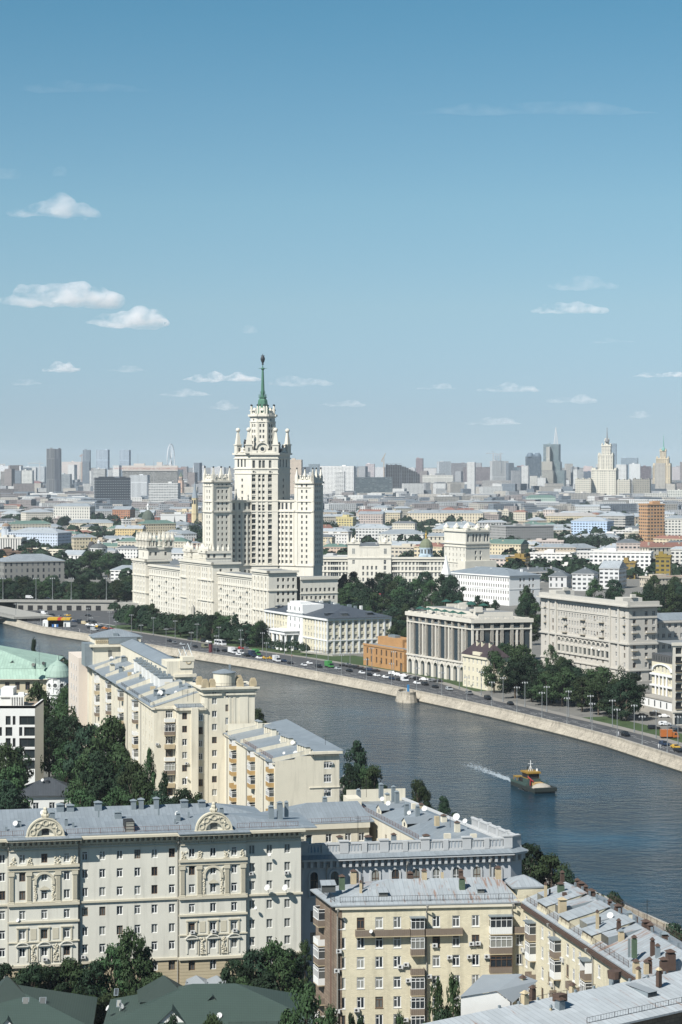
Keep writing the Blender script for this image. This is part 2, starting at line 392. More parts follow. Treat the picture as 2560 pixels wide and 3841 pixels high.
ml = N.new('ShaderNodeMath'); ml.operation = 'MULTIPLY_ADD'; ml.inputs[1].default_value = 2.4; ml.inputs[2].default_value = -0.55; ml.use_clamp = True; L.new(n2.outputs[0],ml.inputs[0])
bp = N.new('ShaderNodeBump'); bp.inputs['Distance'].default_value = 1.0; L.new(ml.outputs[0],bp.inputs['Strength']); L.new(n1.outputs[0],bp.inputs['Height']); L.new(bp.outputs[0],b.inputs['Normal'])
w = MB(); w.face([(-4000,-400,WZ),(1500,-400,WZ),(1500,3000,WZ),(-4000,3000,WZ)])
tag(w.build('river_water',mw),kind='structure')

# ground: one sheet each side of the river
m_ground = M('city_ground',(0.17,0.165,0.15),0.95,0.35,0.02)
m_asph = M('asphalt',(0.075,0.077,0.080),0.9,0.22,0.06)
m_pave = M('pavement',(0.25,0.235,0.21),0.9,0.15,0.15)
m_mark = M('road_paint',(0.62,0.62,0.60),0.8,0.2,0.8)
m_grass = M('grass',(0.045,0.075,0.025),0.95,0.4,0.12)
m_granite = M('granite',(0.43,0.385,0.31),0.85,0.34,0.12,streak=0.6,brick=(2.4,0.75,0.03,0.82,0.55))
m_granite_top = M('granite_top',(0.36,0.34,0.30),0.85,0.2,0.3)
g = MB(); g.face([(p[0],p[1],0) for p in bank] + [(-900,1620,0),(-60000,3000,0),(-60000,90000,0),(60000,90000,0),(60000,-1200,0)])
tag(g.build('ground',m_ground),kind='structure')
near = offset(bank,bn,-127.0); near = [near[i] for i in range(len(near) - 5)] + [(-330,1330),(-900,1480)]
near = smooth(near,2); nn = normals(near)
g = MB(); g.face([(p[0],p[1],0) for p in reversed(near)] + [(near[0][0],-1200,0),(-60000,-1200,0),(-60000,1300,0)])
tag(g.build('ground',M('yard_ground',(0.13,0.13,0.115),0.95,0.35,0.05)),kind='structure')

def strip(name,pl,n_,d0,d1,z,mat,i0=0,i1=None,kind='structure'):
    a,c = offset(pl,n_,d0),offset(pl,n_,d1); mb = MB(); u = 0
    i1 = len(pl) - 1 if i1 is None else i1
    for i in range(i0,i1):
        l = math.hypot(pl[i + 1][0] - pl[i][0],pl[i + 1][1] - pl[i][1])
        mb.face([(*c[i],z),(*c[i + 1],z),(*a[i + 1],z),(*a[i],z)],0,[(u,5),(u + l,5),(u + l,0),(u,0)]); u += l
    o = mb.build(name,mat); return tag(o,kind=kind) if kind else o
def wall_strip(name,pl,n_,prof,mats,mi,label=None):
    """prof = [(outward offset, z), ...] across the wall"""
    mb = MB(); u = 0
    lines = [offset(pl,n_,d) for d,z in prof]
    for i in range(len(pl) - 1):
        l = math.hypot(pl[i + 1][0] - pl[i][0],pl[i + 1][1] - pl[i][1]); v = 0
        for k in range(len(prof) - 1):
            dv = math.hypot(prof[k + 1][0] - prof[k][0],prof[k + 1][1] - prof[k][1])
            a,c = lines[k],lines[k + 1]
            mb.face([(*a[i],prof[k][1]),(*a[i + 1],prof[k][1]),(*c[i + 1],prof[k + 1][1]),(*c[i],prof[k + 1][1])],mi[k],[(u,v),(u + l,v),(u + l,v + dv),(u,v + dv)]); v += dv
        u += l
    o = mb.build(name,mats)
    return tag(o,label,'embankment wall') if label else o
m_slime = M('wet_stone',(0.045,0.042,0.030),0.5,0.3,0.4)
wall_strip('embankment_wall',bank,bn,[(0.6,0.0),(0.6,1.1),(0.0,1.1),(-0.1,0.15),(-2.1,WZ + 0.45),(-2.4,WZ - 0.6)],[m_granite,m_granite_top,m_slime],[0,1,0,0,2],
           'long pale granite embankment wall with a parapet along the far bank of the river')
wall_strip('embankment_wall',near,nn,[(-0.6,0.0),(-0.6,1.1),(0.0,1.1),(0.1,0.15),(2.1,WZ + 0.45),(2.4,WZ - 0.6)],[m_granite,m_granite_top,m_slime],[0,1,0,0,2],
           'granite embankment wall on the near bank, mostly hidden behind the trees')

# embankment road on the far bank: promenade, road, pavement
nb = len(bank)
def wid(p):                         # how far the road reaches from the parapet
    t = min(1,max(0,(p[1] - 960) / 90)); return 15 + 19 * t
W2 = [wid(p) for p in bank]
strip('pavement',bank,bn,0.6,4.0,0.13,m_pave)
strip('road',bank,bn,4.0,W2,0.008,m_asph)
strip('pavement',bank,bn,W2,[x + 4.5 for x in W2],0.13,m_pave,0,nb - 2)
mb = MB()                            # lane lines
def dashes(d,i0,i1,dash=6.0,gap=9.0,wd=0.09):
    ln = offset(bank,bn,d)
    for i in range(i0,i1):
        fr = Fr(ln[i],ln[i + 1]); u = 0.5
        while u + dash < fr.L:
            mb.face([fr.p(u,.014,-wd),fr.p(u + dash,.014,-wd),fr.p(u + dash,.014,wd),fr.p(u,.014,wd)]); u += dash + gap
for d in (7.4,11.2): dashes(d,0,nb - 3)
dashes(9.3,0,nb - 3,8,0.5,.07); dashes(14.6,8,nb - 3); dashes(18.2,8,nb - 4)
tag(mb.build('road_markings',m_mark),kind='structure')
# green strip and lawns behind the far pavement
strip('lawn',bank,bn,[x + 4.5 for x in W2],[x + 30 for x in W2],0.06,m_grass,9,nb - 5)
strip('lawn',bank,bn,[x + 4.5 for x in W2],[x + 16 for x in W2],0.06,m_grass,1,6)
# junction apron by the bridge
mb = MB(); mb.face([(-190,1418,.012),(-130,1400,.012),(-95,1440,.012),(-120,1560,.012),(-330,1566,.012),(-330,1500,.012),(-206,1468,.012)])
tag(mb.build('road',m_asph),kind='structure')
mb = MB()
for k in range(9):
    c = off((-172,1440),100,0); a = (-150 + k * 2.2,1425 - k * 3.5); fr = Fr(a,off(a,118,22)); mb.face([fr.p(0,.018,-.25),fr.p(fr.L,.018,-.25),fr.p(fr.L,.018,.25),fr.p(0,.018,.25)]) if k % 2 == 0 else None
for k in range(7):
    a = (-186 + k * 9,1490 + k * 1.5); fr = Fr(a,off(a,172,4)); mb.face([fr.p(0,.018,-.2),fr.p(fr.L,.018,-.2),fr.p(fr.L,.018,.2),fr.p(0,.018,.2)])
tag(mb.build('road_markings',m_mark),kind='structure')
# promenade road on the near bank
strip('road',near,nn,-13.0,-5.0,0.008,m_asph); strip('pavement',near,nn,-5.0,-0.6,0.13,m_pave)

# wharf bulge in the far wall
wh = P(1517,2592,1.1); t = MB()
c0 = (wh[0] + 1.5,wh[1] + 1.0)
def half(r,k): return [(c0[0] + r * math.cos(R(a)),c0[1] + k * r * math.sin(R(a))) for a in range(100,321,20)]
t.prism(half(5.6,2.0),WZ - .5,0.2,0,top=1,poly2=half(4.6,2.0)); ot,it = half(4.6,2.0),half(4.1,2.0)
for i in range(len(ot) - 1):
    fr = Fr(ot[i],ot[i + 1]); t.fb(fr,0,fr.L,.2,1.25,-.5,0,0)
tag(t.build('river_landing',[m_granite,m_granite_top]),'rounded granite landing stage bulging out of the far embankment wall','landing')
k = thing('advertising_column','bright blue advertising pillar on the rounded granite landing','advertising pillar',off(c0,80,2.0))
t = MB(); t.obox(off(c0,80,2.0),20,0.9,0.4,.2,3.6); t.build('panel',M('sign_blue',(0.05,0.24,0.50),.5,0),k)
t = MB(); t.obox(off(c0,80,2.0),20,1.5,0.8,.1,.6); t.build('base',m_granite_top,k)
# ------------------------------------------------------------------ the white tower with the green spire
m_stone = M('pale_stone',(0.71,0.675,0.585),0.85,0.13,0.05,streak=0.22)
m_stone2 = M('pale_stone_trim',(0.70,0.66,0.565),0.85,0.14,0.2)
m_wframe = M('window_frame_white',(0.78,0.78,0.76),0.6,0)
m_dframe = M('window_frame_brown',(0.13,0.08,0.05),0.6,0)
m_glass = glass_mat('window_glass')
m_green = M('copper_green',(0.075,0.185,0.125),0.6,0.18,0.3)
m_bronze = M('dark_bronze',(0.03,0.035,0.04),0.5,0.1)
m_roofg = M('roof_metal_grey',(0.27,0.30,0.32),0.55,0.16,0.12,seam=0.9)
m_flat = M('flat_roof',(0.22,0.23,0.23),0.9,0.2,0.1)
m_greenroof = M('green_roof_edge',(0.06,0.14,0.09),0.7,0.2,0.3)

TY = 1488.0
def TX(sx,Y=TY): return X_at(sx,Y)
T = thing('tower_building','soaring white stone tower with stepped wings, corner turrets and a green spire','skyscraper',(TX(990),TY + 12))
m_hframe = M('window_frame_grey',(.16,.16,.155),.6,0); Tw = Wins(T,m_hframe,m_glass,sill=False)
body = MB(); trim = MB()
def tz(sy): return Z_at(sy,TY)
def band(frs,z,h=1.0,d=0.7):
    for fr in frs: trim.fb(fr,-d,fr.L + d,z,z + h,-.3,d)
def col_windows(fr,us,z0,z1,w=1.5,h=2.1,st='one',pitch=3.75,depth=.5):
    n = int((z1 - z0) / pitch); zs = [z0 + .8 + i * (z1 - z0 - .6) / n for i in range(n)]
    return cols(us,zs,w,h)
zb1,zb2,zc,zt = tz(2122),tz(1920),tz(1876),tz(1706)        # lower string, upper string, wing parapet, shaft cornice
# central bay: x from photo columns 944 to 1043, facing the camera
cA,cB = (TX(944),TY),(TX(1043),TY + .6)
fc = Fr(cA,cB)
# flanks of the shaft above the wings
fl = Fr((TX(881,TY + 11),TY + 11),(cA[0],cA[1] + .8)); frt = Fr((cB[0],cB[1] + .8),(TX(1089,TY + 14),TY + 14))
zs_all = [zb1 - 11 + i * 3.98 for i in range(2)]
def shaft(fr,wins,z0,z1,depth=.5,d=0.0):
    body.wall(fr,z0,z1,wins,depth,0,d=d); Tw.add(fr,wins,depth,'one',d)
rows_hi = [tz(1881) + 1.0 + i * 4.03 for i in range(4)] + [tz(1792)]
lo_rows = [tz(2111) - .2 + i * 3.72 for i in range(9)]
u = fc.s_
wl_c = [u(952),u(1013)]; wn_c = [u(975),u(990)]
wl_c = [(u(945.5) + u(959)) / 2,(u(1007) + u(1020)) / 2]; wn_c = [u(974.5),u(989.5)]
cw = []
for z in lo_rows: cw += [(x,z,2.5,2.5) for x in wl_c] + [(x,z + .3,1.35,1.9) for x in wn_c]
for z in (tz(1917),tz(1908) + .6): cw += [(x,z + .2,1.35,1.7) for x in wn_c]
cw += [(x,tz(1918),2.4,4.6) for x in wl_c]
for z in rows_hi[:4] + [tz(1792)]: cw += [(x,z,2.4,2.3) for x in wl_c] + [(x,z + .2,1.35,1.9) for x in wn_c]
cw += [(x,tz(1755),1.7,5.0) for x in [u(952.5),u(976),u(989.5),u(1014)]]
for z in (2,6,10.5,15,20): cw += [(x,z,2.2,2.3) for x in wl_c]
shaft(fc,cw,0,zt + 1.5,.9)
for zz in [z for z in lo_rows] + rows_hi[:4]:
    for x in wl_c: trim.fb(fc,x - 1.5,x + 1.5,zz - .75,zz - .15,-.3,.35)
# piers of the central bay
for a,b_ in ((944,945.2),(960.5,969),(981,984),(996,1006),(1021,1043)):
    trim.fb(fc,u(a),u(b_),zb1,tz(1782),0,.35)
fw = [(fl.L * k,tz(1752),1.5,5.0) for k in (.22,.42,.62)] + [(fl.L * .45,z,1.4,1.9) for z in rows_hi[:4]]
shaft(fl,fw,zc - 4,zt + 1.5); fw2 = [(frt.L * k,tz(1752),1.5,5.0) for k in (.2,.45,.7)] + [(frt.L * .45,z,1.4,1.9) for z in rows_hi[:4]]
shaft(frt,fw2,zc - 4,zt + 1.5)
bkl,bkr = (fl.A[0] + 6,fl.A[1] + 17),(frt.B[0] - 4,frt.B[1] + 15)
for a,b_ in (((bkl),fl.A),(frt.B,bkr),(bkr,bkl)): body.wallq(Fr(a,b_),0,Fr(a,b_).L,0,zt + 1.5)
body.wallq(Fr(fl.B,fc.A),0,Fr(fl.B,fc.A).L,0,zt + 1.5); body.wallq(Fr(fc.B,frt.A),0,Fr(fc.B,frt.A).L,0,zt + 1.5)
octo = [fl.A,fl.B,fc.A,fc.B,frt.A,frt.B,bkr,bkl]
body.face([(p[0],p[1],zt + 1.5) for p in octo],0)
sh = [fl,fc,frt]
band(sh,zt,1.2,1.1); band(sh,tz(1721),.6,.5); band(sh,tz(1760),.7,.5); band(sh,tz(1778),.6,.4); band([fc],tz(1881),.7,.6)
for sx in (952.5,1014):                                           # round windows
    c = fc.p(u(sx),tz(1769),.2)
    trim.tube(fc.p(u(sx),tz(1769),0),fc.p(u(sx),tz(1769),.45),1.25,10,0); trim.tube(fc.p(u(sx),tz(1769),.3),fc.p(u(sx),tz(1769),.5),.75,10,1)
# wings: concave, coming towards the camera on either side
Lw = Fr(off(cA,210,0),off(cA,210,1)); la = to_col(cA,211,826)
lw = Fr(la,(cA[0],cA[1] + .9)); ra = to_col((cB[0],cB[1] + .9),-25,1152); rw = Fr((cB[0],cB[1] + .9),ra)
def wingwall(fr,us,top,arch_us):
    ws = cols(us,[z for z in lo_rows if z + 2.2 < zb2],1.55,2.0)
    ws += [(x,zb2 + 1.6,1.5,4.3) for x in arch_us] + cols(us,[3,7.2,11.4,15.6,20,24.5,29.2][4:],1.5,2.0)
    body.wall(fr,0,top,ws,.55); Tw.add(fr,ws,.55,'one')
    for i in range(len(us) - 1):
        x = (us[i] + us[i + 1]) / 2; trim.fb(fr,x - .45,x + .45,zb1 + .6,zb2,0,.3)
wingwall(lw,[lw.L * k for k in (.10,.27,.44,.62,.80,.93)],zc,[lw.L * k for k in (.1,.27,.44,.62,.8,.93)])
wingwall(rw,[rw.s_(s) for s in (1043 + 6,1060.5,1075.5,1092.5,1110,1128)],zc,[rw.s_(s) for s in (1043 + 6,1060.5,1075.5,1092.5,1110,1128)])
# wing backs
lb = off(la,121,17); rb = off(ra,65,17)
body.wallq(Fr(lb,la),0,Fr(lb,la).L,0,zc); body.wallq(Fr(ra,rb),0,Fr(ra,rb).L,0,zc)
body.face([(*la,zc),(*lw.B,zc),(*bkl,zc),(*lb,zc)],2); body.face([(*rw.A,zc),(*ra,zc),(*rb,zc),(*bkr,zc)],2)
body.wallq(Fr(bkl,lb),0,Fr(bkl,lb).L,0,zc); body.wallq(Fr(rb,bkr),0,Fr(rb,bkr).L,0,zc)
band([lw,rw],zb2,1.0,.8); band([lw,rw],zc - 1,1.1,.6); band([lw,rw,fc],zb1,.8,.6); band([fc],zb2,.9,.5); band([lw,rw,fc],16,.8,.6)
# corner turrets
def turret(front,deg,w,ztop):
    """square turret; front = its front-most corner, deg = direction of the right-hand face"""
    A = off(front,deg + 90,w); B = front; C = off(front,deg,w); D = off(A,deg,w)
    f1,f2 = Fr(A,B),Fr(B,C); zp = tz(1906) - 4
    for fr,us in ((f1,(.36,.62)),(f2,(.30,.52,.76))):
        ws = cols([fr.L * k for k in us],[z for z in lo_rows if z + 2.2 < zb2] + [zb2 + 1.2,zb2 + 4.8] + [zc + 1 + i * 3.9 for i in range(3)],1.2,1.9)
        ws = [x for x in ws if x[1] + x[3] < ztop - 1.2]
        body.wall(fr,0,ztop,ws,.45); Tw.add(fr,ws,.45,'one')
        for k in (.03,.97): trim.fb(fr,fr.L * k - 1.1,fr.L * k + 1.1,zb1,ztop - 2,0,.35)
    f3,f4 = Fr(C,D),Fr(D,A)
    for fr in (f3,f4): body.wallq(fr,0,fr.L,0,ztop)
    body.face([(*B,ztop),(*C,ztop),(*D,ztop),(*A,ztop)],2)
    fs = [f1,f2,f3,f4]; band(fs,ztop - .9,1.2,1.1); band(fs,ztop - 3.6,.5,.5); band(fs,zb2,1.0,.8); band(fs,zc - 1,.7,.5); band(fs,zb1,.8,.6); band(fs,16,.8,.6)
    # crown: parapet with finials
    for fr in fs:
        trim.fb(fr,.4,fr.L - .4,ztop + .2,ztop + 2.0,-1.0,-.3)
        for k in (.26,.5,.74):
            c = fr.q(fr.L * k,-.6); trim.obox(c,deg,.9,.9,ztop + 2,ztop + 3.4); trim.ball((c[0],c[1],ztop + 3.9),.55,6)
        for k in (.38,.62):
            c = fr.q(fr.L * k,-.6); trim.cyl(c,1.0,.4,ztop + 2,ztop + 3.3,6)
    for c in (A,B,C,D,f1.q(f1.L * .99),f2.q(f2.L * .5,-.4)):
        m_ = ((A[0] + C[0]) / 2,(A[1] + C[1]) / 2); c = (c[0] + (m_[0] - c[0]) * .1,c[1] + (m_[1] - c[1]) * .1)
        fin = MB(); fin.obox(c,deg,2.0,2.0,ztop + .3,ztop + 4.0); fin.lathe(c,[(1.2,ztop + 4.0),(.25,ztop + 8.4)],4,0,R(deg + 45)); fin.ball((c[0],c[1],ztop + 9.0),.6,6,1)
        fin.build('finial',[m_stone2,m_bronze],T)
    return fs
lf = off(la,301,3.5); lturret_front = to_col(lf,211,800)
turret(lturret_front,31,13.2,tz(1803))
rf = off(ra,245,2.5); rf = to_col(rf,-25,1176)
turret((rf[0],rf[1]),64,13.0,tz(1808))
rf2 = Fr(off(rf,154,13.0),rf)                                   # front face of the right turret
for k in (.38,.58,.78):
    ws = cols([rf2.L * k],[z for z in lo_rows if z + 2.2 < zb2],1.3,2.0)
# pedestals with obelisks on the shaft
def obelisk(sx,Y,w,zbase,zped,ztip,zball,deg):
    c = (X_at(sx,Y),Y); o = MB()
    o.obox(c,deg,w,w,zbase,zped); o.obox(c,deg,w + .8,w + .8,zped - .7,zped)
    o.lathe(c,[(w * .60,zped),(w * .27,ztip)],4,0,R(deg + 45)); o.cyl(c,w * .16,w * .16,ztip,zball - 2.6,6); o.ball((c[0],c[1],zball - 1.5),1.5,8)
    ob = o.build('obelisk',m_stone2,T); n_ = MB(); fr = Fr(off(off(c,deg + 180,w / 2),deg - 90,w / 2),off(off(c,deg,w / 2),deg - 90,w / 2))
    n_.fb(fr,fr.L * .35,fr.L * .65,zbase + 1.2,zped - 2.2,-.1,.03); n_.build('niche',m_glass,ob)
obelisk(893.5,TY + 10,3.6,zt + 1,tz(1666),tz(1623),tz(1604),30); obelisk(933.5,TY + 1.5,4.2,zt + 1,tz(1666),tz(1623),tz(1603),8)
obelisk(1035,TY + 1.5,3.9,zt + 1,tz(1666),tz(1623),tz(1604),-2); obelisk(1079,TY + 12,3.4,zt + 1,tz(1666),tz(1623),tz(1606),-40)
# gable with the round emblem on the central bay
g = MB(); uu = u(985); hw = 5.2
g.fb(fc,uu - 8,uu - 3.7,zt + 1.2,tz(1689),-2.0,.3); g.fb(fc,uu + 3.7,uu + 8,zt + 1.2,tz(1689),-2.0,.3); g.fb(fc,uu - 3.7,uu + 3.7,zt + 1.2,tz(1674),-1.8,-.5)
for i in range(12):
    a0,a1 = math.pi * i / 12,math.pi * (i + 1) / 12; zc_ = tz(1682)
    p = lambda a,r,d: fc.p(uu + math.cos(a) * r,zc_ + math.sin(a) * r,d)
    g.face([p(a0,3.6,.4),p(a0,4.6,.4),p(a1,4.6,.4),p(a1,3.6,.4)]); g.face([p(a0,4.6,.4),p(a0,4.6,-2),p(a1,4.6,-2),p(a1,4.6,.4)]); g.face([p(a0,3.6,-.8),p(a0,3.6,.4),p(a1,3.6,.4),p(a1,3.6,-.8)])
    g.face([p(a0,0,-.6),p(a0,3.6,-.6),p(a1,3.6,-.6)])
g.tube(fc.p(uu,tz(1684),-.6),fc.p(uu,tz(1684),-.2),2.2,12); g.tube(fc.p(uu,tz(1684),-.25),fc.p(uu,tz(1684),-.1),1.3,12,1)
c = fc.q(uu,-.8); g.lathe(c,[(1.6,tz(1657)),(1.7,tz(1654)),(.9,tz(1650)),(.2,tz(1647))],8)
for i in (-1,1): g.lathe(fc.q(uu + i * 6.9,-.8),[(.5,tz(1689)),(.35,tz(1675)),(.6,tz(1672)),(.1,tz(1668))],6)
g.build('gable',[m_stone2,m_glass],T)
for k,(fr,kk) in enumerate(((fl,.46),(frt,.55))):              # side gables and dark statue groups
    g = MB(); 
    g.fb(fr,fr.L * kk - 2.6,fr.L * kk + 2.6,zt + 1.2,tz(1697),-1.5,0); g.lathe(fr.q(fr.L * kk,-.8),[(2.2,tz(1697)),(1.5,tz(1690)),(1.6,tz(1683)),(.4,tz(1678))],8)
    g.build('gable',m_stone2,T)
    s = MB(); c = fr.q(fr.L * (kk + (.12 if k == 0 else -.05)),-2.6)
    s.obox(c,20,3.0,2.2,zt + 1.4,tz(1682)); rr = random.Random(3 + k)
    for i in range(5):
        q = (c[0] + rr.uniform(-1.6,1.6),c[1] + rr.uniform(-.8,.8)); h0 = tz(1682); h1 = tz(rr.uniform(1646,1656)) if k == 0 else tz(rr.uniform(1654,1672))
        s.lathe(q,[(.9,h0),(.75,h0 + (h1 - h0) * .5),(.85,h0 + (h1 - h0) * .75),(.3,h1 - .7)],6); s.ball((q[0],q[1],h1 - .3),.5,6)
    s.build('statue_group',m_bronze,T)
# drum
dc = (TX(986.5,TY + 13),TY + 13); dr = 8.55
def ocv(r,ph=22.5): return [(dc[0] + r * math.cos(R(ph + 45 * i - 2)),dc[1] + r * math.sin(R(ph + 45 * i - 2))) for i in range(8)]
o8 = ocv(dr); zd0,zd1,zd2 = zt + 1.5,tz(1583),tz(1556)
for i in range(8):
    A,B = o8[i],o8[(i + 1) % 8]; fr = Fr(A,B); vis = fr.n[1] < .35
    ws = cols([fr.L * .34,fr.L * .66],[tz(1600) - .2 - k * 3.72 for k in range(7)],1.15,2.0) if vis else []
    ws = [x for x in ws if x[1] > zd0]
    body.wall(fr,zd0,zd2,ws,.45); Tw.add(fr,ws,.45,'one')
    for k in (.06,.94): trim.fb(fr,fr.L * k - .7,fr.L * k + .7,zd0,zd1,0,.3)
    band([fr],zd1,.6,.5); band([fr],tz(1565),.6,.5); band([fr],zd2 - .9,1.3,1.2)
    if vis: c = fr.p(fr.L / 2,tz(1573),0); trim.tube(c,fr.p(fr.L / 2,tz(1573),.2),.6,8,1)
    fin = MB()
    for k in (0.02,.98) if i % 2 == 0 else (0.3,.7):
        c = fr.q(fr.L * k,-.5); fin.obox(c,0,1.15,1.15,zd2,zd2 + 5.2); fin.cyl(c,.6,.3,zd2 + 5.2,zd2 + 6,6); fin.ball((c[0],c[1],zd2 + 6.6),.62,6,1)
    c = fr.q(fr.L / 2,-.5); fin.fb(fr,fr.L / 2 - 1.3,fr.L / 2 + 1.3,zd2,zd2 + 1.4,-.9,-.1); fin.obox(fr.q(fr.L / 2 - 1.0,-.5),0,.6,.6,zd2 + 1.4,zd2 + 3); fin.obox(fr.q(fr.L / 2 + 1.0,-.5),0,.6,.6,zd2 + 1.4,zd2 + 3)
    fin.lathe(c,[(1.5,zd2 + 3),(.7,zd2 + 4.2),(.15,zd2 + 5)],6)
    fin.fb(fr,0,fr.L,zd2,zd2 + 1.0,-.7,-.3); fin.build('finial',[m_stone2,m_bronze],T)
body.face([(*p,zd2) for p in o8],2)
dm = MB(); dm.lathe(dc,[(4.9,tz(1552)),(4.4,tz(1536)),(3.7,tz(1522)),(3.45,tz(1510)),(3.2,tz(1500)),(2.6,tz(1494)),(1.9,tz(1490)),(1.8,tz(1487))],8,0,R(22)); dm.build('dome',m_green,T)
sp = MB(); sp.lathe(dc,[(2.9,tz(1490)),(2.9,tz(1487)),(1.35,tz(1486)),(1.3,tz(1472)),(.72,tz(1385)),(1.4,tz(1380)),(1.3,tz(1377)),(.4,tz(1376)),(.3,tz(1366))],8,0,R(22))
for k in range(8):
    c = (dc[0] + 2.6 * math.cos(R(45 * k)),dc[1] + 2.6 * math.sin(R(45 * k))); sp.obox(c,45 * k,.22,.5,tz(1488),tz(1477))
    c2 = (dc[0] + 1.7 * math.cos(R(45 * k)),dc[1] + 1.7 * math.sin(R(45 * k))); sp.obox(c2,45 * k,.15,.2,tz(1476),tz(1465))
sp.tube((dc[0] - 2.8,dc[1],tz(1378.5)),(dc[0] + 2.8,dc[1],tz(1378.5)),.14,5)
spire = sp.build('spire',m_green,T)
em = MB(); em.ball((dc[0],dc[1],tz(1362)),.7,8); em.lathe(dc,[(.35,tz(1359)),(1.0,tz(1354)),(1.5,tz(1344)),(1.35,tz(1338)),(.7,tz(1332))],8)
for i in range(5):                                                  # star over the wreath
    a = math.pi / 2 + i * 2 * math.pi / 5; zz = tz(1333)
    p = lambda r,an,y=0: (dc[0] + r * math.cos(an),dc[1] + y,zz + r * math.sin(an) * 1.25)
    for y in (-.35,.35):
        t3 = [p(1.5,a),p(.6,a + .63),p(0,0,y),p(.6,a - .63)]; em.face(t3 if y < 0 else t3[::-1])
em.build('spire_emblem',m_bronze,spire)

# --- low wings along the embankment, same building: photo columns 509 to 1130
w0 = (-142.6,1570.0); wd = -65.8                                   # direction of the long front
def wp(sx): return to_col(w0,wd,sx)
def into(p,d): return off(p,wd + 90,d)
base_rows = lambda n,z0,z1: [z0 + i * (z1 - z0) / n + .8 for i in range(n)]
def blockw(A,B,D,top,us,n,w=1.5,h=2.3,arches=False,proud=0.0,left=True,right_us=None,zb=0.0,cw_=1.1,right_n=None,st='one',depth=.6):
    if proud: A,B = into(A,-proud),into(B,-proud)
    f = Fr(A,B); a2,b2 = into(A,D),into(B,D); fr_,flt,fbk = Fr(B,b2),Fr(a2,A),Fr(b2,a2)
    ws = cols([f.L * k for k in us],base_rows(n,zb + 1.5,top - 3.0),w,h); body.wall(f,zb,top,ws,depth); Tw.add(f,ws,depth,st)
    if right_us:
        w2 = cols([fr_.L * k for k in right_us],base_rows(right_n or n,zb + 1.5,top - 3),1.5,2.1); body.wall(fr_,zb,top,w2,depth); Tw.add(fr_,w2,depth,st)
    else: body.wallq(fr_,0,fr_.L,zb,top)
    body.wallq(flt,0,flt.L,zb,top); body.wallq(fbk,0,fbk.L,zb,top); body.face([(*A,top),(*B,top),(*b2,top),(*a2,top)],2)
    for q in (f,fr_,flt): trim.fb(q,-cw_,q.L + cw_,top - 1.0,top + .3,-.4,cw_); trim.fb(q,-.4,q.L + .4,top - 2.3,top - 1.8,-.2,.45)
    return f,fr_,flt
fA,fA2,_ = blockw(wp(509),wp(559),17,35.2,(.18,.40,.62,.84),8,1.5,2.6,proud=2.0,right_us=(.4,.75))
for z in (12.5,24.2): trim.fb(fA,-.5,fA.L + .5,z,z + .7,-.2,.6); trim.fb(fA2,0,fA2.L,z,z + .7,-.2,.6)
fB,_,_ = blockw(wp(559.5),wp(694),14,32.2,[(.5 + i) / 15 for i in range(15)],8)
fC,fC2,_ = blockw(wp(694.5),wp(818),18,38.5,(.07,.13,.19,.30,.38,.46,.54,.60,.70,.76,.82,.93),9,1.3,2.4,proud=3.5,right_us=(.3,.7))
for z in (14.0,27.0):
    for a,b_ in ((0,.25),(.57,1.0)): trim.fb(fC,fC.L * a - .4,fC.L * b_ + .4,z,z + .8,-.2,.7)
fD,_,_ = blockw(wp(818.5),wp(958),14,32.7,[(.5 + i) / 17 for i in range(17)],8)
eC = wp(1020)
fE,fE2,_ = blockw(wp(957),eC,18.2,37.0,(.17,.38,.60,.82),8,1.5,2.6,proud=2.0,right_us=(.34,.52,.70,.88))
for z in (13.0,25.2): trim.fb(fE,-.5,fE.L + .5,z,z + .7,-.2,.6); trim.fb(fE2,0,fE2.L + .4,z,z + .7,-.2,.6)
for fr,us in ((fA,(.06,.29,.51,.73,.95)),(fE,(.06,.275,.49,.71,.95))):
    for x in us: trim.fb(fr,fr.L * x - .55,fr.L * x + .55,1,33,0,.45)
for x in (.04,.22,.26,.34,.42,.50,.57,.64,.87,.97): trim.fb(fC,fC.L * x - .5,fC.L * x + .5,1,35.5,0,.5)
for fr in (fB,fD):
    n = 15 if fr is fB else 17
    for i in range(n):
        if i % 3 == 1:                                              # balconies in every third column
            for j in range(2,7):
                if (i + j) % 2: bb = MB(); x = fr.L * (.5 + i) / n; z = base_rows(8,1.5,fr is fB and 29.2 or 29.7)[j] - .3; bb.fb(fr,x - 1.5,x + 1.5,z,z + 1.05,0,1.1); bb.build('balcony',m_stone2,T)
    trim.fb(fr,0,fr.L,25.2,25.6,0,.3)
# gate arch in the middle block
ga = MB(); x = fC.L * .44
for i in range(8):
    a0,a1 = math.pi * i / 8,math.pi * (i + 1) / 8; p = lambda a,r,d: fC.p(x + math.cos(a) * r,6.5 + math.sin(a) * r,d)
    ga.face([p(a0,0,.06),p(a0,3.6,.06),p(a1,3.6,.06)],1); ga.face([p(a0,3.6,.5),p(a0,4.6,.5),p(a1,4.6,.5),p(a1,3.6,.5)]); ga.face([p(a0,3.6,0),p(a0,3.6,.5),p(a1,3.6,.5),p(a1,3.6,0)])
ga.wallq(fC,x - 3.6,x + 3.6,0,6.5,.06,1); ga.fb(fC,x - 4.6,x - 3.6,0,6.5,0,.5); ga.fb(fC,x + 3.6,x + 4.6,0,6.5,0,.5)
ga.build('gateway',[m_stone2,m_glass],T)
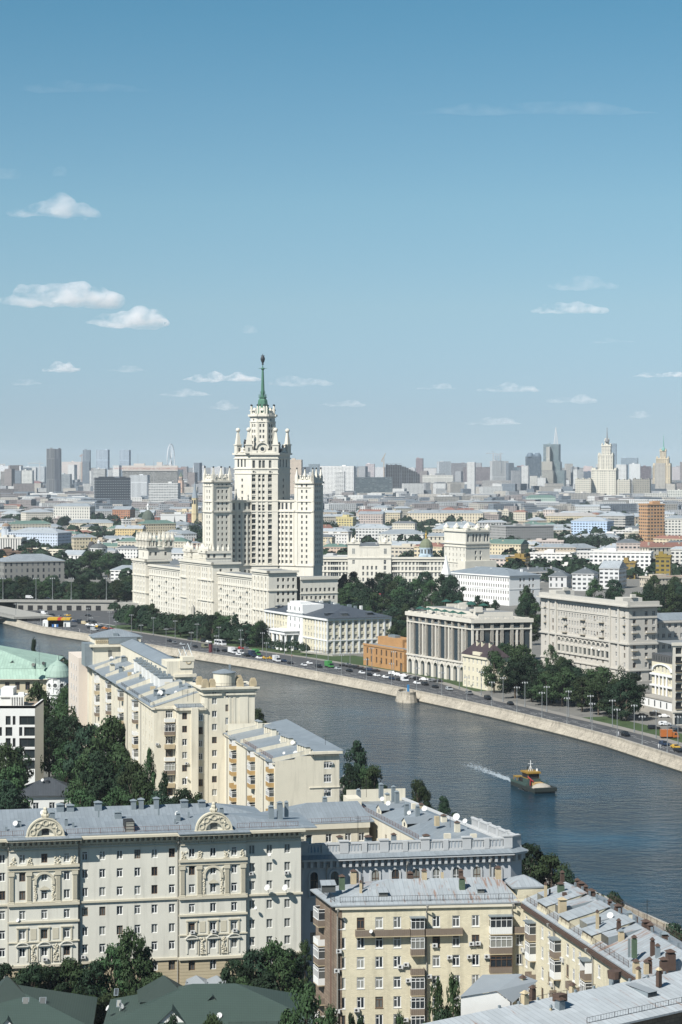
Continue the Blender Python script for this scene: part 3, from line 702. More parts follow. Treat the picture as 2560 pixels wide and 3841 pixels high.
# right-hand end: lower wing receding
e0 = into(eC,18.4); e0b = to_col(e0,wd + 90,1267); fF = Fr(into(eC,18.4),e0b)
ws = cols([fF.L * k for k in (.06,.18,.30,.42,.54,.66,.78,.90)],[3.2,7.2,11.2,15.4,19.6,24.4],1.45,2.1)
body.wall(fF,0,33,ws,.4); Tw.add(fF,ws,.4,'one')
bk = off(e0b,wd + 180,13); bk0 = off(e0,wd + 180,13); body.wallq(Fr(e0b,bk),0,13,0,33); body.wallq(Fr(bk,bk0),0,Fr(bk,bk0).L,0,33)
body.face([(*e0,33),(*e0b,33),(*bk,33),(*bk0,33)],2); trim.fb(fF,0,fF.L + .8,31.6,33.3,-.3,.9); trim.fb(fF,0,fF.L + .4,23,23.5,-.2,.4)
for k in (.24,.66): bb = MB(); bb.fb(fF,fF.L * k - 2.6,fF.L * k + 2.6,18.8,19.9,0,1.2); bb.build('balcony',m_stone2,T)
# attic over the far left block, with four turret posts and spikes
def attic(A,B,D,z0,z1,inset=1.0):
    A,B = into(A,inset),into(B,inset); f = Fr(A,B); b2,a2 = into(B,D),into(A,D); fr_ = Fr(B,b2)
    ws = cols([f.L * .5],[z0 + 1.5],1.6,3) ; body.wall(f,z0,z1,ws,.4); Tw.add(f,ws,.4,'one')
    w2 = cols([fr_.L * k for k in (.10,.33,.75)],[z0 + 2.6],1.7,2.4); body.wall(fr_,z0,z1,w2,.4); Tw.add(fr_,w2,.4,'one')
    body.wallq(Fr(b2,a2),0,f.L,z0,z1); body.wallq(Fr(a2,A),0,fr_.L,z0,z1); body.face([(*A,z1),(*B,z1),(*b2,z1),(*a2,z1)],3)
    for q in (f,fr_): trim.fb(q,-.6,q.L + .6,z1 - 1.2,z1 + .5,-.4,.6)
    return f,fr_,A,B,b2,a2
f_,fr2,A,B,b2,a2 = attic(wp(515),wp(551),17,35.5,43.4)
for c in (A,B,b2,a2,f_.q(f_.L * .33),f_.q(f_.L * .67),fr2.q(fr2.L * .18),fr2.q(fr2.L * .78)):
    m_ = ((A[0] + b2[0]) / 2,(A[1] + b2[1]) / 2); c = (c[0] + (m_[0] - c[0]) * .06,c[1] + (m_[1] - c[1]) * .06)
    t = MB()
    for du,dv in ((-1.4,-1.4),(1.4,-1.4),(1.4,1.4),(-1.4,1.4)):
        q = off(off(c,wd,du),wd + 90,dv); t.obox(q,wd,.8,.8,43.9,48.4); t.lathe(q,[(.62,49.8),(.72,50.8),(.28,53.2),(.08,54.6)],6)
    t.obox(c,wd,4.4,4.4,48.4,49.8); t.obox(c,wd,4.2,4.2,43.6,44.6); t.build('turret',m_stone2,T)
# attic over the gate block
for a_,b_ in ((700,728),(757,785)):
    f_,fr2,A,B,b2,a2 = attic(wp(a_),wp(b_),15 if a_ == 700 else 17,38.5,45.0,-2.0)
    t = MB()
    for q in (f_,fr2):
        for k in (.08,.3,.5,.7,.92): c = q.q(q.L * k,-.6); t.lathe(c,[(.9,45.3),(.95,46.8),(.5,48),(.15,49.8)],6)
        trim.fb(q,-.3,q.L + .3,40.6,41.1,-.2,.3)
    c = f_.q(f_.L * .5,-.5); t.lathe(c,[(2.0,45.4),(1.6,48),(.2,50.6)],6); t.build('crown',m_stone2,T)
    for k in (.12,.28,.44,.60,.76,.92): trim.fb(f_,f_.L * k - .3,f_.L * k + .3,39,44,0,.35)
f_ = Fr(wp(728),wp(757)); body.fb(f_,0,f_.L,38.5,43.2,-10,1.0)
for k in range(6): trim.fb(f_,f_.L * (k + .5) / 6 - .3,f_.L * (k + .5) / 6 + .3,39.3,42.6,1.0,1.4)
# podium between the wings and the tower foot
body.fb(Fr(into(wp(560),14),into(wp(1010),14)),0,190,0,22,-30,0,2)
body.build('wall',[m_stone,m_glass,m_flat,m_greenroof],T); trim.build('cornice',[m_stone2,m_glass],T)
Tw.done(100)
# ------------------------------------------------------------------ near-bank buildings
m_beige = M('beige_plaster',(0.67,0.65,0.565),0.9,0.10,0.08,streak=0.22)
m_beige2 = M('beige_trim',(0.56,0.515,0.40),0.9,0.12,0.3)
m_rust = M('rusticated_stone',(0.47,0.40,0.27),0.9,0.14,0.3,ashlar=0.62)
m_cream = M('cream_plaster',(0.71,0.655,0.525),0.9,0.12,0.06,streak=0.28)
m_creamlt = M('cream_wall_pale',(0.66,0.61,0.49),0.9,0.10,0.08,streak=0.14)
m_greyblue = M('greyblue_plaster',(0.46,0.48,0.50),0.9,0.10,0.1,streak=0.15)
m_gbtrim = M('greyblue_trim',(0.48,0.49,0.49),0.9,0.14,0.3)
m_yellow = M('yellow_brick',(0.70,0.635,0.465),0.9,0.16,0.14,streak=0.25,brick=(0.52,0.17,0.02,0.88,0.80))
m_brown = M('worn_brown_brick',(0.25,0.19,0.14),0.95,0.35,0.35,brick=(0.9,0.45,0.04,0.75,0.6))
m_zinc = M('zinc_roof',(0.25,0.285,0.31),0.5,0.15,0.10,seam=0.75,metal=0.15)
m_zincr = M('zinc_roof_rusty',(0.34,0.37,0.385),0.55,0.14,0.10,seam=0.75,rust=0.22,metal=0.1)
m_zincp = M('painted_roof',(0.40,0.43,0.445),0.6,0.16,0.12,seam=0.9,rust=0.17)
m_slat = M('brown_slats',(0.20,0.16,0.125),0.85,0.2,0.4)
m_ochre = M('ochre_panel',(0.42,0.28,0.12),0.8,0.2,0.4)
m_white = M('white_paint',(0.72,0.72,0.69),0.7,0.08,0.5)
m_chim = M('chimney_plaster',(0.46,0.38,0.25),0.95,0.3,0.8)
m_sheet = M('sheet_metal',(0.25,0.29,0.31),0.5,0.2,0.8,metal=0.3)
m_rusty = M('rusty_iron',(0.085,0.055,0.042),0.85,0.35,1.2)
m_greenp = M('green_paint_worn',(0.08,0.12,0.075),0.85,0.35,1.0)
m_iron = M('black_iron',(0.03,0.03,0.03),0.7,0)
m_pipe = M('downpipe',(0.30,0.29,0.26),0.6,0.1)
m_dish = M('dish_white',(0.58,0.58,0.56),0.6,0.05)
m_rail = M('rail_red',(0.16,0.085,0.065),0.8,0.2)
rnd = random.Random(5)

def roof_box(root,name,c,z,w,d,h,mat,cap=None,deg=14):
    b = MB(); b.obox(c,deg,w,d,z - .6,z + h)
    if cap:
        b.obox(c,deg,w * .8,d * .8,z + h,z + h + .25); q = b.ring(c,max(w,d) * .85,4,R(deg + 45)); b.prism(q,z + h + .25,z + h + .6,1,poly2=b.ring(c,.12,4,R(deg + 45)))
    return b.build(name,[mat,cap or mat],root)
def dish(root,p,r,deg=200):
    b = MB(); c = Vector(p); f = Vector((math.cos(R(deg)),math.sin(R(deg)),.55)).normalized(); x = f.cross(Vector((0,0,1))).normalized(); y = f.cross(x); n = 12
    rim = [c + (x * math.cos(2 * math.pi * i / n) + y * math.sin(2 * math.pi * i / n)) * r + f * r * .28 for i in range(n)]
    for i in range(n): b.face([c,rim[i],rim[(i + 1) % n]]); b.face([c - f * .05,rim[(i + 1) % n],rim[i]])
    b.tube(c - f * .05,c - f * .25 - Vector((0,0,r * 1.3)),.05,5); b.tube(c,c + f * r * .9,.025,4)
    return b.build('satellite_dish',m_dish,root)
def ac(root,fr,u,z,d=0):
    b = MB(); b.fb(fr,u - .42,u + .42,z,z + .58,d + .12,d + .45); n = 10
    c = fr.p(u - .08,z + .29,d + .455); b.tube(fr.p(u - .08,z + .29,d + .44),c,.21,8,1); b.fb(fr,u - .4,u - .34,z - .12,z,d,d + .42); b.fb(fr,u + .34,u + .4,z - .12,z,d,d + .42)
    return b.build('air_conditioner',[m_dish,m_iron],root)
def balcony(root,fr,u,w,z,d=1.0,par=None,glazed=False,roof=None,h=1.0,gh=1.75,d0=0.0,frame=None):
    """z = floor of the balcony; glazed ones carry framed glass up to the next floor"""
    b = MB(); par = par or m_slat; fm = frame or m_wframe
    b.fb(fr,u - w / 2,u + w / 2,z - .16,z,d0,d0 + d,3)
    b.fb(fr,u - w / 2,u + w / 2,z,z + h,d0 + d - .07,d0 + d,0)
    b.fb(fr,u - w / 2,u - w / 2 + .07,z,z + h,d0,d0 + d - .07,0); b.fb(fr,u + w / 2 - .07,u + w / 2,z,z + h,d0,d0 + d - .07,0)
    n = max(4,int(w / .28))
    for i in range(n): x = u - w / 2 + w * (i + .5) / n; b.fb(fr,x - .05,x + .05,z + .04,z + h - .04,d0 + d,d0 + d + .025,0)
    if glazed:
        zt = z + h + gh; n = max(2,round(w / .8)); t = .07
        b.wallq(fr,u - w / 2 + .05,u + w / 2 - .05,z + h,zt,d0 + d - .08,2)
        f1 = Fr(fr.q(u - w / 2,d0),fr.q(u - w / 2,d0 + d)); b.wallq(f1,0,d - .05,z + h,zt,-.04,2); f2 = Fr(fr.q(u + w / 2,d0 + d),fr.q(u + w / 2,d0)); b.wallq(f2,.05,d,z + h,zt,-.04,2)
        for i in range(n + 1):
            x = u - w / 2 + t / 2 + (w - t) * i / n; b.fb(fr,x - t / 2,x + t / 2,z + h,zt,d0 + d - .09,d0 + d,1)
        for zz in (z + h,z + h + gh * .68,zt - t): b.fb(fr,u - w / 2,u + w / 2,zz,zz + t,d0 + d - .09,d0 + d + .01,1); b.fb(f1,0,d,zz,zz + t,-.09,0.0,1); b.fb(f2,0,d,zz,zz + t,-.09,0.0,1)
    if roof and not glazed: b.fb(fr,u - w / 2,u - w / 2 + .07,z + h,z + h + gh,d0,d0 + d,1); b.fb(fr,u + w / 2 - .07,u + w / 2,z + h,z + h + gh,d0,d0 + d,1)
    if roof: b.fb(fr,u - w / 2 - .15,u + w / 2 + .15,z + h + gh,z + h + gh + .12,d0,d0 + d + .3,4)
    return b.build('balcony',[par,fm,m_glass,m_chim,m_sheet],root)
def railing(root,pts,h=.9,mat=None,step=2.0):
    b = MB(); mat = mat or m_iron
    for a,c in zip(pts,pts[1:]):
        fr = Fr(a[:2],c[:2]); n = max(1,int(fr.L / step)); f = lambda t,hh: (a[0] + (c[0] - a[0]) * t,a[1] + (c[1] - a[1]) * t,a[2] + (c[2] - a[2]) * t + hh)
        for hh in (h,h * .15): b.tube(f(0,hh),f(1,hh),.025,4)
        for i in range(n + 1): b.tube(f(i / n,0),f(i / n,h),.04,4)
        for i in range(n * 5): b.tube(f(i / n / 5,h * .15),f(i / n / 5,h),.016,3)
    return b.build('railing',mat,root)
def downpipe(root,fr,u,z0,z1,d=.15):
    b = MB(); b.tube(fr.p(u,z0,d),fr.p(u,z1,d),.11,6); b.tube(fr.p(u,z1,d),fr.p(u,z1 + .9,d + 1.0),.11,6); b.cyl(fr.q(u,d + 1.0),.12,.24,z1 + .8,z1 + 1.3,8); b.build('downpipe',m_pipe,root)
def antenna(root,p,h):
    b = MB(); b.tube(p,(p[0],p[1],p[2] + h),.045,4)
    for k in (.78,.9): b.tube((p[0] - .6,p[1],p[2] + h * k),(p[0] + .6,p[1] + .3,p[2] + h * k),.025,4)
    b.build('antenna',m_iron,root)
def arc_band(b,fr,u,z,r0,r1,d0,d1,a0=0,a1=180,n=12,mi=0,squash=1.0):
    for i in range(n):
        x,y = R(a0 + (a1 - a0) * i / n),R(a0 + (a1 - a0) * (i + 1) / n); p = lambda a,r,d: fr.p(u + math.cos(a) * r,z + math.sin(a) * r * squash,d)
        b.face([p(x,r0,d1),p(x,r1,d1),p(y,r1,d1),p(y,r0,d1)],mi); b.face([p(x,r1,d1),p(x,r1,d0),p(y,r1,d0),p(y,r1,d1)],mi); b.face([p(y,r0,d1),p(y,r0,d0),p(x,r0,d0),p(x,r0,d1)],mi)
def disc(b,fr,u,z,r,d,mi=0,n=12,a0=0,a1=360,squash=1.0):
    p = [fr.p(u + math.cos(R(a0 + (a1 - a0) * i / n)) * r,z + math.sin(R(a0 + (a1 - a0) * i / n)) * r * squash,d) for i in range(n + (a1 - a0 < 360))]; b.face(p,mi)
def relief(root,fr,u,z,w,h,d0,seed):
    b = MB(); rr = random.Random(seed); b.fb(fr,u - w / 2,u + w / 2,z,z + .12,d0,d0 + .2)
    for i in range(int(10 * h)):
        t = (i + .5) / int(10 * h); ww = w * .42 * (.35 + .65 * abs(math.sin(t * 5.1))); x = u + rr.uniform(-ww,ww); b.ball(fr.p(x,z + .15 + t * (h - .3),d0 + .05),rr.uniform(.12,.2),6)
    return b.build('relief',m_beige2,root)

# ---------- A: the long ornamented beige house at the lower left
fA = Fr((-75.9,409.0),(-7.5,424.0))
A = thing('apartment_house','long beige ornamented apartment house with two half-round roof gables, lower left','apartment house',fA.q(35))
Aw = Wins(A,m_wframe,m_glass,split=True,fm2=m_dframe); b = MB(); t = MB(); rows = [27.45,24.15,20.8,17.2,13.6,10.4]; ATOP = 32.0
s = fA.s_; plain = [s(x) for x in (319.2,384.8,450,516.5,580.4,645.5,946,1011.6,1078.6)] + [s(9),s(-60)]
ws = cols(plain,rows,1.12,1.66) + cols(plain,[6.6],1.2,1.8)
b.wall(fA,8.6,ATOP,[w for w in ws if w[1] > 8.6],.26); Aw.add(fA,[w for w in ws if w[1] > 8.6],.26,('two','two','tee','one'))
b.wall(fA,0,8.6,[w for w in ws if w[1] < 8.6],.35,1); Aw.add(fA,[w for w in ws if w[1] < 8.6],.35,'two')
bA = off(fA.B,102.4,17); aA = off(fA.A,102.4,17); b.wallq(Fr(fA.B,bA),0,17,0,ATOP); b.wallq(Fr(bA,aA),0,fA.L,0,ATOP)
for x0,x1 in ((0,s(33)),(s(292),s(674)),(s(921),fA.L)): t.fb(fA,x0,x1 + (.3 if x1 == fA.L else 0),8.5,8.95,-.1,.25); t.fb(fA,x0,x1 + (.3 if x1 == fA.L else 0),19.7,20.05,-.1,.3)
bays = [(33,292,(83.5,166,250)),(674,921,(718.3,797.8,876.8))]
PR = 0.75
for bi,(x0,x1,cs) in enumerate(bays):
    u0,u1 = s(x0),s(x1); fb_ = Fr(fA.q(u0,PR),fA.q(u1,PR)); cu = [s(c) - u0 for c in cs]; c = cu[1]
    w2 = cols(cu,rows,1.12,1.66); w3 = cols(cu,[6.5],1.2,1.8)
    b.wall(fb_,8.6,ATOP,w2,.26); Aw.add(fb_,w2,.26,('two','tee','one')); b.wall(fb_,0,8.6,w3,.35,1); Aw.add(fb_,w3,.35,'two')
    for fr in (Fr(fA.q(u0),fb_.A),Fr(fb_.B,fA.q(u1))): b.wallq(fr,0,fr.L,8.6,ATOP); b.wallq(fr,0,fr.L,0,8.6,0,1)
    for z,h,d in ((8.5,.45,.35),(14.95 - 2.0,.22,.2),(16.55,.35,.28),(19.7,.45,.4),(20.2,.2,.25),(26.6,.45,.45),(25.95,.2,.2)): t.fb(fb_,-.25,fb_.L + .25,z,z + h,-.05,d)
    for uu in (.035,.29,.71,.955):                                # fluted pilasters
        p = MB(); x = fb_.L * uu; p.fb(fb_,x - .42,x + .42,20.4,25.2,0,.18)
        for k in range(4): p.fb(fb_,x - .36 + k * .2,x - .24 + k * .2,20.7,25.0,.18,.26)
        p.fb(fb_,x - .55,x + .55,25.2,25.85,0,.36); p.fb(fb_,x - .5,x + .5,20.15,20.5,0,.3); p.build('pilaster',m_beige2,A)
    p = MB(); arc_band(p,fb_,c,24.0,1.45,1.85,0,.3,0,180,14); p.fb(fb_,c - 1.9,c - 1.4,23.5,24.0,0,.32); p.fb(fb_,c + 1.4,c + 1.9,23.5,24.0,0,.32)
    arc_band(p,fb_,c - 2.15,25.0,.38,.55,0,.15,0,360,12); arc_band(p,fb_,c + 2.15,25.0,.38,.55,0,.15,0,360,12)
    p.fb(fb_,c - .85,c + .85,22.55,22.7,0,.3); 
    p.face([fb_.p(c - 1.0,22.7,.25),fb_.p(c + 1.0,22.7,.25),fb_.p(c,23.3,.25)]); p.build('arch_moulding',m_beige2,A)
    for i,x in enumerate((c - 1.65,c + 1.65)): relief(A,fb_,x,20.4,.6,3.0,0,bi * 9 + i)
    for i,x in enumerate((.06,.30,.70,.94)): relief(A,fb_,fb_.L * x,27.1,1.15,1.6,0,bi * 9 + i + 3)
    for i,x in enumerate(cu):                                       # window surrounds and segmental pediments
        p = MB(); p.fb(fb_,x - 1.0,x - .72,13.3,15.6,0,.14); p.fb(fb_,x + .72,x + 1.0,13.3,15.6,0,.14); p.fb(fb_,x - 1.1,x + 1.1,15.6,15.85,0,.24); p.build('window_surround',m_beige2,A)
        p = MB(); arc_band(p,fb_,x,12.35,1.0,1.22,0,.45,8,172,10,squash=.62); p.fb(fb_,x - 1.25,x + 1.25,12.3,12.48,0,.4); p.fb(fb_,x - 1.0,x - .74,9.6,12.3,0,.12); p.fb(fb_,x + .74,x + 1.0,9.6,12.3,0,.12); p.build('pediment',m_beige,A)
    for i,x in enumerate(((cu[0] + cu[1]) / 2,(cu[1] + cu[2]) / 2)):
        relief(A,fb_,x,9.5,.9,3.2,.02,bi * 9 + i + 20); p = MB(); p.fb(fb_,x - .85,x - .65,9.4,12.2,0,.16); p.fb(fb_,x + .65,x + .85,9.4,12.2,0,.16); p.fb(fb_,x - .55,x + .55,13.5,15.5,0,.07); p.build('panel',m_beige2,A)
    for x in (cu if bi else cu[1:]): ac(A,fb_,x + .1,rows[5 if bi == 0 else 4] - (.75 if bi == 0 else .2),.1)
    # half-round gable on the eaves
    lu = s(170 if bi == 0 else 801); g = MB(); zb = ATOP + .25
    arc_band(g,fA,lu,zb,1.75,3.2,.15,.95,0,180,22); arc_band(g,fA,lu,zb,3.2,3.45,.0,1.1,0,180,22); arc_band(g,fA,lu,zb,1.55,1.78,.4,1.05,0,180,16)
    disc(g,fA,lu,zb,1.8,.5,1,16,0,180); g.fb(fA,lu - .65,lu + .65,zb + .25,zb + 1.35,.4,.55,2)
    g.fb(fA,lu - 3.6,lu + 3.6,zb - .1,zb + .12,.2,1.2); disc(g,fA,lu,zb,3.4,.1,3,20,0,180)
    for k in range(5): a = R(20 + 35 * k); arc_band(g,fA,lu + math.cos(a) * 2.5,zb + math.sin(a) * 2.5,.38,.56,.9,1.1,0,360,12); 
    for k in range(4): a = R(37 + 35 * k); g.ball(fA.p(lu + math.cos(a) * 2.5,zb + math.sin(a) * 2.5,.98),.27,6)
    for dx,dz,r in ((0,.3,.55),(0,.95,.5),(0,1.5,.38),(-.4,.4,.4),(.4,.4,.4)): g.ball(fA.p(lu + dx,zb + 3.45 + dz,.5),r,6)
    for k in range(5): g.fb(fA,lu - 3.2 + k * .0,lu - 3.1,zb,zb + .1,-3,0,3)
    go = g.build('roof_gable',[m_beige2,m_beige,m_glass,m_zinc],A)
    # zinc saddle behind the gable
    sd = MB(); p0 = fA.p(lu,zb + 3.3,.2); p3 = fA.p(lu,ATOP + 2.3,-9)
    for i in range(10):
        a0,a1 = R(180 * i / 10),R(180 * (i + 1) / 10); q = lambda a: fA.p(lu + math.cos(a) * 3.3,zb + math.sin(a) * 3.3,.2); r_ = lambda a: fA.p(lu + math.cos(a) * 3.0,ATOP + 1.2 + math.sin(a) * 1.2,-7.5)
        sd.face([q(a0),q(a1),r_(a1),r_(a0)])
    sd.build('roof_saddle',m_zinc,A)
# cornice with brackets, following the bays
edge = [(0,s(33),0),(s(33),s(292),PR),(s(292),s(674),0),(s(674),s(921),PR),(s(921),fA.L,0)]
for u0,u1,d in edge:
    e_ = .5 if u1 == fA.L else 0
    t.fb(fA,u0 - (.5 if d else 0),u1 + (.5 if d else e_),ATOP - .35,ATOP + .05,-.2,d + 2.0); t.fb(fA,u0,u1 + e_,ATOP - 1.55,ATOP - 1.2,-.1,d + .45); t.fb(fA,u0,u1 + e_,ATOP - 2.3,ATOP - 2.1,-.1,d + .25)
    n = int((u1 - u0) / .95)
    for i in range(n): x = u0 + (i + .5) * (u1 - u0) / n; t.fb(fA,x - .2,x + .2,ATOP - 1.15,ATOP - .37,d,d + 1.15)
    n = int((u1 - u0) / .4)
    for i in range(n): x = u0 + (i + .5) * (u1 - u0) / n; t.fb(fA,x - .1,x + .1,ATOP - 1.85,ATOP - 1.6,d,d + .3)
b.build('wall',[m_beige,m_rust],A); t.build('cornice',m_beige2,A)
r = MB(); r.hip([fA.q(0),fA.B,bA,aA],ATOP + .06,1.75,2.25,.9,0,.2)
for u0,u1,d in edge:
    if d: r.face([fA.p(u0 - .5,ATOP + .27,1.2),fA.p(u0 - .5,ATOP + .12,2.95),fA.p(u1 + .5,ATOP + .12,2.95),fA.p(u1 + .5,ATOP + .27,1.2)][::-1],0,[(0,0),(0,1.3),(9,1.3),(9,0)]); r.fb(fA,u0 - .5,u1 + .5,ATOP + .04,ATOP + .11,1.2,2.95)
r.build('roof',m_zinc,A)
railing(A,[fA.p(0,ATOP + .45,.2),fA.p(s(90),ATOP + .45,.2)],mat=m_rail); railing(A,[fA.p(s(250),ATOP + .45,.2),fA.p(s(715),ATOP + .45,.2)],mat=m_rail); railing(A,[fA.p(s(890),ATOP + .45,.2),fA.p(fA.L - .6,ATOP + .45,.2)],mat=m_rail)
for sx,dd,w,h in ((80,5,.8,1.0),(28,3,.4,.9),(258,4.5,.6,1.2),(283,3.6,.4,1.1),(462,7.8,1.3,1.0),(668,3.6,.35,1.1),(684,5.2,.8,1.3),(728,6.5,.35,1.3),(855,7.2,.8,1.4),(1040,6,1.0,1.7),(1075,6.5,1.0,2.2),(1104,7.5,.7,1.9),(212,8.3,1.0,1.2),(390,8.5,.3,1.6),(620,8.6,.3,1.3)):
    roof_box(A,'vent',fA.q(s(sx),-dd),ATOP + .2 + 1.75 * min(dd,8.5) / 9,w,w,h,m_sheet,m_sheet if w > .5 else None,12)
g = MB(); x = s(489); g.fb(fA,x - .85,x + .85,ATOP + .2,ATOP + 2.3,-4,-.2); g.wallq(fA,x - .7,x + .7,ATOP + .4,ATOP + 2.15,-.17,1); 
for z in (.9,1.4,1.9): g.fb(fA,x - .7,x + .7,ATOP + z,ATOP + z + .06,-.18,-.12)
g.build('dormer',[m_iron,m_glass],A)
for sx in (292,674): downpipe(A,fA,s(sx) + (.35 if sx == 292 else -.35),3,ATOP - 2.6)
downpipe(A,fA,s(31),3,ATOP - 2.6)
for sx,sy in ((1000,3325),(1067,3325)): dish(A,fA.p(s(sx),fA.z_(sx,sy),1.3),.62,230)
for sx,sy,r_ in ((1009,3203,.32),(67,3448,.36),(957,3402,.3)): dish(A,fA.p(s(sx),fA.z_(sx,sy),.9),r_,240)
for sx,sy in ((942,3275),(1075,3272)): ac(A,fA,s(sx),fA.z_(sx,sy) - .3)
for sx,sy in ((313,3588),): ac(A,fA,s(sx),fA.z_(sx,sy) - .3)
dish(A,fA.p(s(66),ATOP + 2.0,-4.5),.5,250); dish(A,fA.p(s(172),ATOP + 3.6,-6),.5,250); dish(A,fA.p(s(683),ATOP + 2.6,-6),.45,240)
Aw.done(100)

# ---------- roof structures standing behind the ridge of A (courtyard wing)
cw0 = off(fA.q(10),102.4,19); cw = thing('courtyard_wing','low grey-roofed courtyard wing just behind the long beige house','building',cw0)
q = [off(fA.q(6),102.4,18.5),off(fA.q(66),102.4,18.5),off(fA.q(66),102.4,30),off(fA.q(6),102.4,30)]
b = MB(); b.prism(q,0,31.5); b.build('wall',m_beige,cw); b = MB(); b.hip(q,31.5,1.9,.4,.8); b.build('roof',m_zinc,cw)
for sx,h in ((270,1.2),(310,1.0),(420,1.4),(560,1.5),(590,1.7),(650,1.8),(760,1.2),(830,1.0)): roof_box(cw,'vent',off(fA.q(fA.s_(sx)),102.4,23),33.0,1.4 if h < 1.5 else .9,1.2,h,m_sheet,m_sheet,12)

# ---------- B: grey-blue house with the balustrade
fB = Fr((-7.6,434.5),(33.2,442.5)); BT = 24.3
B = thing('apartment_house','grey-blue apartment house with a stone roof balustrade and arched top windows','apartment house',fB.q(20))
Bw = Wins(B,m_dframe,m_glass,split=True,fm2=m_wframe); b = MB(); t = MB(); s = fB.s_
acs = [1100 + x / 1.742 for x in (137,272,405,537,668,803,935,1067,1200,1332)]
ws = cols([s(x) for x in acs],[12.2,8.0],1.4,2.2); b.wall(fB,0,BT,ws,.3); Bw.add(fB,ws,.3,'two')
chm = fB.q(fB.L); br = off(chm,44,3.2); ww = off(br,108,68); wl = off(ww,190,13.5); bl0 = off(off(chm,108,14.5),190,13)
ch = Fr(chm,br); b.wallq(ch,0,ch.L,0,BT); rv = Fr(br,ww); b.wallq(rv,0,rv.L,0,BT)
bk = off(fB.A,100.8,13); b.wallq(Fr(bk,fB.A),0,13,0,BT)
ly = Fr(wl,bl0); ws = cols([ly.L * k for k in (.08,.2,.32,.44,.56,.68,.8)],[20.3,16.5],1.2,1.8); b.wall(ly,0,BT,ws,.25,2); Bw.add(ly,ws,.25,'two'); b.wallq(Fr(ww,wl),0,13.5,0,BT + 3,0,2)
b.wallq(Fr(bl0,bk),0,Fr(bl0,bk).L,0,BT,0,2)
b.build('wall',[m_greyblue,m_gbtrim,m_creamlt],B)
for x in acs:                                                       # arched windows
    g = MB(); u = s(x); zc_ = 21.1; g.wallq(fB,u - .72,u + .72,17.3,zc_,.04,1); disc(g,fB,u,zc_,.72,.04,1,10,0,180)
    arc_band(g,fB,u,zc_,.74,1.1,0,.22,0,180,12); g.fb(fB,u - 1.1,u - .74,17.2,zc_,0,.22); g.fb(fB,u + .74,u + 1.1,17.2,zc_,0,.22)
    fm = 2 if rnd.random() < .6 else 3; g.fb(fB,u - .05,u + .05,17.3,zc_ + .7,.04,.1,fm); g.fb(fB,u - .72,u + .72,20.2,20.3,.04,.1,fm); g.fb(fB,u - .72,u - .62,17.3,zc_,.04,.1,fm); g.fb(fB,u + .62,u + .72,17.3,zc_,.04,.1,fm); g.fb(fB,u - 1.1,u + 1.1,16.9,17.2,0,.4)
    g.build('arched_window',[m_gbtrim,m_glass,m_wframe,m_dframe],B)
for fr,e0,e1 in ((fB,0,0.4),(ch,-.2,.2),(rv,0,0)):
    t.fb(fr,e0,fr.L + e1,BT - .3,BT + .1,-.2,1.35); t.fb(fr,0,fr.L,BT - 1.75,BT - 1.6,-.1,.2)
    n = max(1,int(fr.L / 1.25))
    for i in range(n): x = (i + .5) * fr.L / n; t.fb(fr,x - .27,x + .27,BT - 1.6,BT - .32,0,.9)
    t.fb(fr,-.1,fr.L + .1,BT + .5,BT + .95,-.9,-.1)
t.build('cornice',m_gbtrim,B)
t = MB()                                                             # sloped metal apron
for fr in (fB,ch): t.face([fr.p(-.5,BT + .14,1.5),fr.p(fr.L + .5,BT + .14,1.5),fr.p(fr.L,BT + .75,-.1),fr.p(0,BT + .75,-.1)],0,[(0,0),(fr.L,0),(fr.L,2),(0,2)])
t.build('eaves',m_zinc,B)
t = MB()
def balus(fr,u0,u1,z):
    t.fb(fr,u0,u1,z + 1.6,z + 1.95,-.75,-.2); t.fb(fr,u0,u1,z,z + .25,-.75,-.2); n = max(2,int((u1 - u0) / .62))
    for i in range(n):
        x = u0 + (i + .5) * (u1 - u0) / n; t.fb(fr,x - .17,x + .17,z + .25,z + 1.25,-.62,-.32); t.fb(fr,x - .26,x + .26,z + 1.25,z + 1.55,-.62,-.32)
prs = [0.5] + [s(1100 + x / 1.742) for x in (205,335,468,597,735,865,1000,1137,1268)] + [fB.L - .5]
for i,x in enumerate(prs):
    big = i % 2 == 0; h = 2.35 if big else 2.0; w_ = .85 if big else .5; t.fb(fB,x - w_,x + w_,BT + .9,BT + .9 + h,-1.0,-.05)
    if big: t.fb(fB,x - w_ - .15,x + w_ + .15,BT + 3.1,BT + 3.35,-1.1,.08)
    if i < len(prs) - 1: balus(fB,x + w_,prs[i + 1] - (.5 if big else .85),BT + .95)
t.fb(ch,0,ch.L,BT + .9,BT + 2.9,-.7,-.1); t.fb(ch,.2,ch.L - .2,BT + 2.9,BT + 3.2,-.8,0)
k = 0.6
while k < 21: 
    t.fb(rv,k,k + .8,BT + .9,BT + 2.85,-.8,-.2); t.fb(rv,k - .1,k + .9,BT + 2.85,BT + 3.1,-.9,-.1); balus(rv,k + .8,k + 5.0,BT + .95); k += 5.0
t.build('balustrade',m_gbtrim,B)
for x in (s(1225),s(1525),s(1838)): downpipe(B,fB,x,3,BT - 2.2,.2)
r = MB(); r.hip([fB.q(.6,-1.2),fB.q(fB.L - .6,-1.2),off(fB.q(fB.L - .6),100.8,13),off(fB.q(.6),100.8,13)],BT + .3,1.5,.1,.3,0,.1); r.build('roof',m_zinc,B)
r = MB(); r.hip([off(bl0,0,.2),br,ww,wl],BT + .05,2.6,.7,.4,0,.15,.2); rw_ = r.build('roof',m_zinc,B)
ridge_b = lambda t_,o_: (bl0[0] + (wl[0] - bl0[0]) * t_ + o_ * .985,bl0[1] + (wl[1] - bl0[1]) * t_ + o_ * .17)
